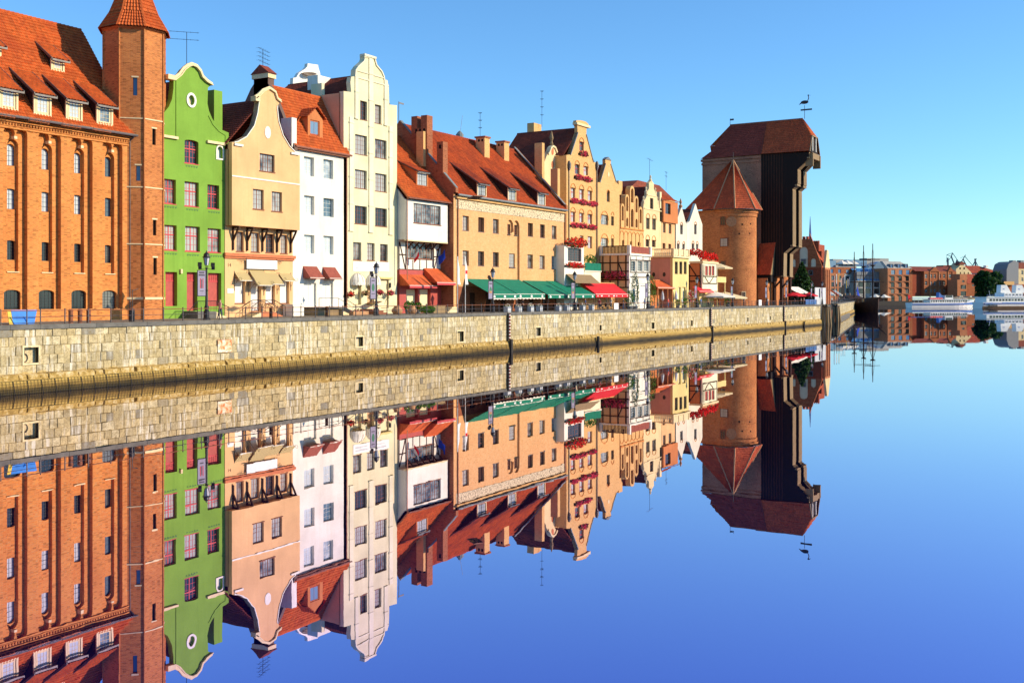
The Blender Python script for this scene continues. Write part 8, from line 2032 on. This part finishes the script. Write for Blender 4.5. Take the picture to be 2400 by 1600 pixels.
# pots, jars, shrubs and steps between cream house and granary
def jar(zm, x, t, h, r0, lab):
    s = onT(*px(zm, x, 0), t)[0]; tag(MB().lathe((s, t, ZQ), [(r0 * .6, 0), (r0, h * .35), (r0 * .95, h * .6), (r0 * .55, h * .85), (r0 * .62, h * .92), (r0 * .6, h), (r0 * .4, h)], 14).build('clay_jar', M['terracotta'], origin=(s, t, ZQ), smooth=True), lab, 'jar', 'clay jars before the timbered house')
jar('g2', 60, 3.0, 1.0, .62, 'big clay jar standing behind the railing beside the cream house'); jar('g2', 258, 3.0, .95, .55, 'clay jar before the red shop front of the timbered house')
def shrub(name, zm, x, t, r0, h, lab, seed, pot=True, mats=('leaf', 'leaf_bright'), cat='shrub', group=None, n=240):
    s = onT(*px(zm, x, 0), t)[0]; r = thing(name, lab, cat, (s, t, ZQ), group=group)
    if pot: MB().lathe((s, t, ZQ), [(r0 * .5, 0), (r0 * .7, .4), (r0 * .72, .45)], 10).build('pot', M['slate'], r)
    z = ZQ + (.4 if pot else .05)
    leaves(MB(), (s, t, z + h / 2), (r0, r0, h / 2), n, .11, [0, 1], seed, .55).build('foliage', [M[m_] for m_ in mats], r, kind='stuff'); return r
shrub('clipped_shrub', 'g2', 195, 4.5, .42, 1.1, 'clipped round shrub in pot left before the red shop windows', 301)
shrub('clipped_shrub', 'g2', 250, 4.5, .42, 1.1, 'clipped round shrub in pot between the two red shop windows', 302)
shrub('clipped_shrub', 'g2', 340, 4.5, .45, 1.0, 'clipped round shrub in pot right before the red shop windows', 303)
shrub('bushy_shrub', 'g2', 455, 2.6, 1.0, .95, 'wide bright green bush behind the railing before the timbered house', 304, False, ('leaf_bright', 'leaf'), n=500)
a, b = onT(*px('g2', 540, 0), 3.2)[0], onT(*px('g2', 690, 0), 3.2)[0]
tag(MB().box(a, b, 3.2, 3.9, ZQ + .01, ZQ + .85).box(a - .05, b + .05, 3.15, 3.95, ZQ + .85, ZQ + .92).build('wooden_planter', M['timber_grey'], origin=(a, 3.2, ZQ)), 'low brown wooden planter before the granary corner', 'planter')
a = onT(*px('g2', 705, 0), 4.4)[0]; r = thing('stone_steps', 'pale stone steps at the corner of the granary', 'steps', (a, 4.5, ZQ))
for i in range(4): MB().box(a + i * .32, a + 2.1, 4.2, 5.6, ZQ + .005 + i * .18, ZQ + (i + 1) * .18).build('step', M['trim_cream'], r)
a, b = onT(*px('6', 660, 0), 4.0)[0], onT(*px('6', 800, 0), 4.0)[0]
r = thing('flower_trough', 'low wooden flower trough before the cream house', 'planter', (a, 4.0, ZQ)); MB().box(a, b, 4.0, 4.6, ZQ + .01, ZQ + .42).build('trough', M['terracotta'], r)
leaves(MB(), ((a + b) / 2, 4.3, ZQ + .5), ((b - a) / 2, .3, .22), 120, .09, [0, 0, 1], 311, 0).build('plants', [M['leaf'], M['flower_red']], r, kind='stuff')
a, b = onT(*px('6', 885, 0), 5.2)[0], onT(*px('6', 1000, 0), 5.2)[0]
r = thing('entrance_steps', 'brown steps with curved iron handrail before the cream house', 'steps', (a, 5.6, ZQ))
for i in range(3): MB().box(a + .25 * i, b - .25 * i, 5.6 + i * .4, 7.98, ZQ + .005 + .2 * i, ZQ + .2 * (i + 1)).build('step', M['trim_brown'], r)
MB().path([(b + .6 - .9 * math.sin(q * .22), 5.8, ZQ + .4 + 1.5 * math.cos(q * .22) ** .5) for q in range(7)], .03).path([(a, 5.8, ZQ), (a, 5.8, ZQ + 1.9), (b - .3, 5.8, ZQ + 1.9)], .03).build('handrail', M['iron'], r)

# feather flags before the granary
for x, lab, c in ((853, 'left white feather flag on a tall pole at the granary corner', 'flag_white'), (955, 'right white feather flag with red marks at the granary corner', 'flag_white')):
    s = onT(*px('g2', x, 0), 2.4)[0]; r = thing('feather_flag', lab, 'flag', (s, 2.4, ZQ), group='feather flags at the granary'); zt_ = onT(*px('g2', x, 675), 2.4)[1]; zb_ = onT(*px('g2', x, 1045), 2.4)[1]
    MB().tube((s, 2.4, ZQ), (s, 2.4, zt_), .045, .03).build('pole', M['flag_white'], r)
    cl = MB(); n = 8
    for i in range(n):
        z0, z1 = zt_ - (zt_ - zb_) * i / n, zt_ - (zt_ - zb_) * (i + 1) / n; w0, w1 = .12 + .5 * (i / n) ** .8, .12 + .5 * ((i + 1) / n) ** .8
        cl.add([(s + .03, 2.4, z0), (s + w0, 2.4 + .06 * math.sin(i * 1.3), z0), (s + w1, 2.4 + .06 * math.sin(i * 1.3 + 1.3), z1), (s + .03, 2.4, z1)], [(0, 1, 2, 3)], 1 if i == 4 and x > 900 else 0)
    cl.build('cloth', [M[c], M['flag_red']], r)

# terrace planters, tables and chairs under the awnings
ORD = ('first', 'second', 'third', 'fourth', 'fifth', 'sixth', 'seventh', 'eighth', 'ninth', 'tenth', 'eleventh')
pl_x = (405, 580, 770, 905, 1215, 1340, 1590, 1725)
for i, x in enumerate(pl_x):
    s = onT(*px('aw', x, 0), 1.25)[0]; r = thing('terrace_planter', ORD[i] + ' white flower planter from the left under the green awnings', 'planter', (s, 1.25, ZQ), group='white planters under the awnings')
    MB().box(s - .42, s + .42, 1.0, 1.6, ZQ + .01, ZQ + .72).build('tub', M['print_grey'], r)
    leaves(MB(), (s, 1.3, ZQ + .85), (.55, .4, .26), 110, .08, [0, 1, 1], 400 + i, 0).build('flowers', [M['leaf'], M['canvas_white']], r, kind='stuff')
def chair_set(s, t, i):
    r = thing('café_table' if False else 'cafe_table', ORD[i] + ' dark café table from the left on the awning terrace', 'table', (s, t, ZQ), group='café tables on the terrace')
    MB().lathe((s, t, ZQ), [(.24, 0), (.24, .03), (.04, .05), (.04, .70), (.42, .71), (.42, .75)], 12).build('table_top', M['timber'], r)
    for d in (-.75, .75):
        c = thing('cafe_chair', ('left' if d < 0 else 'right') + ' chair at the ' + ORD[i] + ' café table from the left', 'chair', (s + d, t, ZQ), group='café chairs on the terrace'); x0 = s + d
        MB().box(x0 - .22, x0 + .22, t - .22, t + .22, ZQ + .43, ZQ + .48).build('seat', M['timber'], c)
        e = .2 if d > 0 else -.2
        MB().box(x0 + e - .02, x0 + e + .02, t - .21, t + .21, ZQ + .5, ZQ + .92).build('backrest', M['timber'], c)
        for q, w in ((-.19, -.19), (.19, -.19), (.19, .19), (-.19, .19)): MB().box(x0 + q - .02, x0 + q + .02, t + w - .02, t + w + .02, ZQ + .004, ZQ + .43).build('leg', M['iron'], c)
for i, s in enumerate(np.linspace(xs[0] + 1 if False else onT(*px('aw', 300, 0), 3)[0], onT(*px('aw', 2200, 0), 3)[0], 11)): chair_set(s, 2.7 + (i % 2) * .9, i)

# parasols and tents between the flower pavilion and the crane
def parasol(zm, x, y0, y1, t, r0, lab, mat='canvas_white', closed=False):
    s, zt_ = onT(*px(zm, x, y0), t); zb_ = onT(*px(zm, x, y1), t)[1]; r = thing('parasol', lab, 'parasol', (s, t, ZQ))
    MB().tube((s, t, ZQ), (s, t, zt_), .05).build('pole', M['timber_grey'], r)
    if closed: MB().lathe((s, t, zb_), [(.1, 0), (.34, .3), (.26, (zt_ - zb_) * .6), (.06, zt_ - zb_)], 8).build('canopy', M[mat], r)
    else: MB().lathe((s, t, zb_), [(r0, -.25), (r0, 0), (.05, zt_ - zb_)], 8).build('canopy', M[mat], r)
parasol('t', 1960, 1030, 1125, 2.4, 4.2, 'large open white parasol before the round gate tower')
parasol('t', 2180, 1040, 1150, 4.0, 4.6, 'beige tent canopy right of the white parasol', 'trim_cream')
parasol('t', 1215, 1010, 1210, 2.2, .4, 'closed white parasol before the yellow pavilion', 'flag_white', True)
parasol('t', 945, 1010, 1220, 2.6, .4, 'closed pale grey parasol under the orange awning', 'print_grey', True)
parasol('t', 2050, 480, 570, 6.0, 3.0, 'raised cream canopy beside the flower pavilion', 'trim_cream')
s, z = onT(*px('t', 2110, 800), 3.0); tag(MB().box(s - 2.6, s + 2.6, 3.0, 3.15, z - .55, z + .55).box(s - 2.3, s - 2.1, 3.05, 3.2, ZQ, z - .5).box(s + 2.1, s + 2.3, 3.05, 3.2, ZQ, z - .5).build('yellow_sign', M['yellow'], origin=(s, 3, ZQ)), 'yellow sign board on two posts right of the flower pavilion', 'sign')
shrub('climbing_plant', 't', 725, 2.3, .9, 5.2, 'tall leafy climber at the corner of the orange awning', 501, True, ('leaf', 'leaf_bright'), 'plant', n=700)
shrub('climbing_plant', 't', 410, 2.2, .7, 5.6, 'tall dark climber at the front of the timbered pavilion', 502, True, ('leaf_dark', 'leaf'), 'plant', n=600)
shrub('climbing_plant', 't', 300, 2.0, .8, 2.6, 'bushy green plant beside the red awning end', 503, True, ('leaf', 'leaf_bright'), 'plant', n=400)
s, z = onT(*px('t', 1530, 1130), 2.2); r = thing('hanging_flowers', 'round ball of pink and white flowers before the flower pavilion', 'flowers', (s, 2.2, ZQ)); MB().tube((s, 2.2, ZQ), (s, 2.2, z), .05).build('pole', M['iron'], r)
leaves(MB(), (s, 2.2, z), (1.3, .9, 1.1), 300, .17, [0, 1, 2], 510, .2).build('blooms', [M['flower_pink'], M['leaf'], M['canvas_white']], r, kind='stuff')
for i, (x, lab) in enumerate(((770, 'white notice panel on the railing by the red awning'), )):
    s = onT(*px('d', x, 0), .2)[0]; tag(MB().box(s - .75, s + .75, .16, .22, ZQ + .08, ZQ + 1.02).build('notice_panel', M['flag_white'], origin=(s, .2, ZQ)), lab, 'sign')
s = onT(*px('k2', 1128, 0), .2)[0]; tag(MB().box(s - .9, s + .9, .16, .22, ZQ + .1, ZQ + 1.3).build('notice_panel', M['flag_white'], origin=(s, .2, ZQ)), 'white notice panel on the railing before the port crane', 'sign')
s = onT(*px('e1', 1360, 0), 1.2)[0]; tag(MB().box(s - 5, s + 5, 1.4, 1.6, ZQ, ZQ + 4.2).build('hoarding', M['print_grey'], origin=(s, 1.5, ZQ)), 'tall pale grey hoarding at the end of the near quay', 'hoarding')
a, b = onT(*px('e1', 1080, 0), .7)[0], onT(*px('e1', 1280, 0), .7)[0]
for i in range(3):
    x0, x1 = a + (b - a) * i / 3, a + (b - a) * (i + .9) / 3; tag(MB().box(x0, x1, .6, .75, ZQ + .1, ZQ + 1.25).build('blue_screen', M['ship_blue'], origin=(x0, .7, ZQ)), ('left', 'middle', 'right')[i] + ' of the three blue canvas screens behind the railing beyond the crane', 'screen', 'blue screens by the railing')
awn = thing('white_awning', 'slanting white awning right of the crane legs', 'awning', (onT(*px('e1', 850, 0), 4)[0], 4, ZQ))
s0, z1 = onT(*px('e1', 815, 975), 5.0); s1, z0 = onT(*px('e1', 990, 1085), 2.6)
MB().prism([(s0 - 2, 5.2, z1), (s0 + 8, 5.2, z1), (s0 + 8, 2.4, z0), (s0 - 2, 2.4, z0)], (0, 0, .1)).build('canopy', M['canvas_white'], awn)
for x in (s0 - 1.8, s0 + 7.8): MB().tube((x, 2.5, ZQ), (x, 2.5, z0), .06).build('post', M['iron'], awn)
for i, (xx, col) in enumerate(((870, 'flag_red'), (940, 'flag_red'), (1150, 'flag_red'))):
    s = onT(*px('e1', xx, 0), 1.9)[0]; r = thing('cafe_parasol', ('left', 'middle', 'right')[i] + ' of the three low red café parasols beyond the crane', 'parasol', (s, 1.9, ZQ), group='red parasols beyond the crane')
    MB().lathe((s, 1.9, ZQ + 2.2), [(2.2, -.2), (2.2, 0), (.05, .8)], 8).build('canopy', M[col], r); MB().tube((s, 1.9, ZQ), (s, 1.9, ZQ + 2.9), .05).build('pole', M['iron'], r)

# flags and banners on the far quay
cq, sq_ = math.cos(QA), math.sin(QA)
def fq_w(x, y, z): return (q0[0] + x * cq - y * sq_, q0[1] + x * sq_ + y * cq, z)
for i in range(9):
    p = fq_w(14 + i * 16, 1.2, ZQ); r = thing('quay_flag', ORD[i] + ' banner pole from the left along the far quay', 'flag', p, QA, 'banners along the far quay'); WO[r] = Vector((0, 0, 0)); h = 8.5 + (i % 3) * .8
    MB().tube((0, 0, 0), (0, 0, h), .09, .06).build('pole', M['iron'], r, local=True)
    MB().box(-2.0, -.15, -.03, .03, h - 3.4, h - .4).build('cloth', M[('banner', 'flag_white', 'yellow_panel', 'flag_white')[i % 4]], r, local=True)
for i in range(4):
    p = fq_w(30 + i * 30, 6, ZQ); r = thing('market_tent', ORD[i] + ' market tent from the left on the far quay', 'tent', p, QA, 'market tents on the far quay'); WO[r] = Vector((0, 0, 0))
    MB().lathe((0, 0, 2.6), [(4, -.4), (4, 0), (.05, 2.0)], 4, a0=R(45)).build('canopy', M['canvas_white' if i % 2 else 'awning_orange'], r, local=True)
    for q, w in ((-2.6, -2.6), (2.6, -2.6), (2.6, 2.6), (-2.6, 2.6)): MB().tube((q, w, 0), (q, w, 2.4), .06).build('post', M['iron'], r, local=True)

# ------------------------------------------------------------------ people
def person(lab, loc, rz, h, shirt, legs, skin=(.55, .32, .22), hair=(.06, .04, .03), step=.18, arm=.12, group=None):
    k = h / 1.75; V_ = [(0, 0, .95), (0, 0, 1.15), (0, 0, 1.38), (0, -.01, 1.50), (0, -.02, 1.60), (0, -.02, 1.70),
          (-.10, 0, .90), (-.11, -step * .5, .50), (-.11, -step * .2 - step * .6, .09), (-.11, -step * .8 - .14, .04),
          (.10, 0, .90), (.11, step * .3, .50), (.11, step * 1.0, .10), (.11, step * 1.0 - .14, .05),
          (-.19, 0, 1.40), (-.25, arm * .6, 1.15), (-.26, -arm * .4, .92), (-.26, -arm * .6, .82), (.19, 0, 1.40), (.25, -arm * .6, 1.15), (.26, -arm * 1.8, .95), (.26, -arm * 2.2, .86)]
    E_ = [(0, 1), (1, 2), (2, 3), (3, 4), (4, 5), (0, 6), (6, 7), (7, 8), (8, 9), (0, 10), (10, 11), (11, 12), (12, 13), (2, 14), (14, 15), (15, 16), (16, 17), (2, 18), (18, 19), (19, 20), (20, 21)]
    R_ = [.15, .14, .16, .06, .10, .09, .10, .075, .05, .04, .10, .075, .05, .04, .07, .05, .04, .04, .07, .05, .04, .04]
    me = bpy.data.meshes.new('person'); me.from_pydata([(a * k, b * k, c * k) for a, b, c in V_], E_, [])
    o = link('person', me, None, loc, (0, 0, rz)); tag(o, lab, 'person', group)
    md = o.modifiers.new('skin', 'SKIN'); sl = me.skin_vertices[0].data
    for i, r_ in enumerate(R_): sl[i].radius = (r_ * k, r_ * k * (.75 if i < 3 else 1)); 
    sl[0].use_root = True
    o.modifiers.new('sub', 'SUBSURF').levels = 1; o.modifiers['sub'].render_levels = 1
    t = NT('person_cloth'); sp = t.n('SeparateXYZ'); t.l(t.obj(), sp.inputs[0]); z = sp.outputs[2]; ax = t.math('ABSOLUTE', sp.outputs[0])
    col = t.mix(t.math('GREATER_THAN', z, .93 * k), legs, shirt); col = t.mix(t.math('GREATER_THAN', z, 1.47 * k), col, skin); col = t.mix(t.math('GREATER_THAN', z, 1.69 * k), col, hair)
    col = t.mix(t.math('MULTIPLY', t.math('GREATER_THAN', ax, .215 * k), t.math('LESS_THAN', z, 1.18 * k)), col, skin); col = t.mix(t.math('LESS_THAN', z, .07 * k), col, (.03, .03, .03))
    me.materials.append(t.fin(col, .8, .2)); return o
s = onT(*px('4', 610, 0), 2.2)[0]
person('person in a pink shirt and dark trousers walking along the quay before the green house', (s, 2.2, ZQ + .01), R(75), 1.78, (.62, .30, .26), (.05, .06, .10))
for zm, x, t, lab, sh_, lg in (('t', 2245, 1.4, 'person in dark clothes standing before the beige tent', (.03, .03, .04), (.04, .04, .06)), ('k2', 715, 1.6, 'person in a white shirt standing by the white parasol', (.7, .68, .64), (.05, .05, .07)),
                              ('k2', 915, 1.5, 'person in blue and dark trousers before the gate tower door', (.06, .10, .25), (.04, .04, .05)), ('k2', 1205, 1.8, 'person in tan clothes by the crane notice panel', (.5, .36, .2), (.1, .08, .06)),
                              ('e1', 1010, 1.0, 'person in a white shirt by the conifer', (.75, .72, .68), (.08, .08, .1)), ('e1', 1060, 1.2, 'person in pale clothes right of the conifer', (.7, .7, .68), (.5, .45, .4)),
                              ('aw', 640, 2.0, 'waiter in dark clothes under the green awnings', (.02, .02, .03), (.02, .02, .03)), ('aw', 1625, 2.0, 'person in a blue shirt under the last green awning', (.08, .14, .34), (.05, .05, .06))):
    s = onT(*px(zm, x, 0), t)[0]; person(lab, (s, t, ZQ + .01), R(40), 1.75, sh_, lg, step=.05)

rgp = random.Random(77)
for i, (zm, x, t, what) in enumerate((('d', 560, 1.3, 'beside the first post of the red awning'), ('d', 700, 2.6, 'under the middle of the red awning'), ('d', 860, 2.2, 'at the right end of the red awning'), ('t', 590, 1.4, 'between the timbered pavilion and the orange awning'),
                                  ('t', 860, 1.5, 'left under the orange awning'), ('t', 1060, 1.7, 'right under the orange awning'), ('t', 1330, 1.3, 'before the yellow pavilion doors'), ('t', 1480, 1.5, 'beside the ball of pink flowers'),
                                  ('t', 1700, 1.6, 'under the small red awning of the flower pavilion'), ('t', 1850, 1.7, 'left under the large white parasol'), ('t', 2040, 1.5, 'right under the large white parasol'), ('e1', 440, 1.2, 'between the crane legs'), ('e1', 900, 1.2, 'left under the red parasols beyond the crane'), ('e1', 1190, 1.3, 'behind the blue screens'))):
    s_ = onT(*px(zm, x, 0), t)[0]; cols = [((.6, .1, .08), 'red top'), ((.7, .68, .62), 'white top'), ((.05, .06, .1), 'dark jacket'), ((.12, .2, .42), 'blue top'), ((.55, .42, .2), 'tan top')]
    c_, nm = cols[i % 5]; person('person in a ' + nm + ' standing ' + what, (s_, t, ZQ + .01), rgp.uniform(0, 6.2), rgp.uniform(1.62, 1.82), c_, ((.05, .05, .07), (.3, .25, .18), (.1, .14, .25))[i % 3], step=.06)
for i in range(6):
    p = fq_w(20 + i * 24, 2.2 + (i % 2), ZQ); person(ORD[i] + ' small figure from the left on the far quay', p, rgp.uniform(0, 6), 1.75, ((.7, .66, .6), (.06, .07, .12), (.5, .1, .08))[i % 3], (.05, .05, .07), step=.05, group='figures on the far quay')
for i, (x, h_, r_, lab) in enumerate(((1250, 1.1, .5, 'low potted plant before the yellow pavilion'), (1390, 1.4, .45, 'potted plant left of the pink flower ball'), (1640, 1.0, .6, 'bushy potted plant below the red diamond banner'), (2230, 1.3, .6, 'yellow green plant by the beige tent'))):
    shrub('potted_plant', 't', x, 1.6, r_, h_, lab, 600 + i, True, ('leaf', 'leaf_bright'), 'plant', n=200)
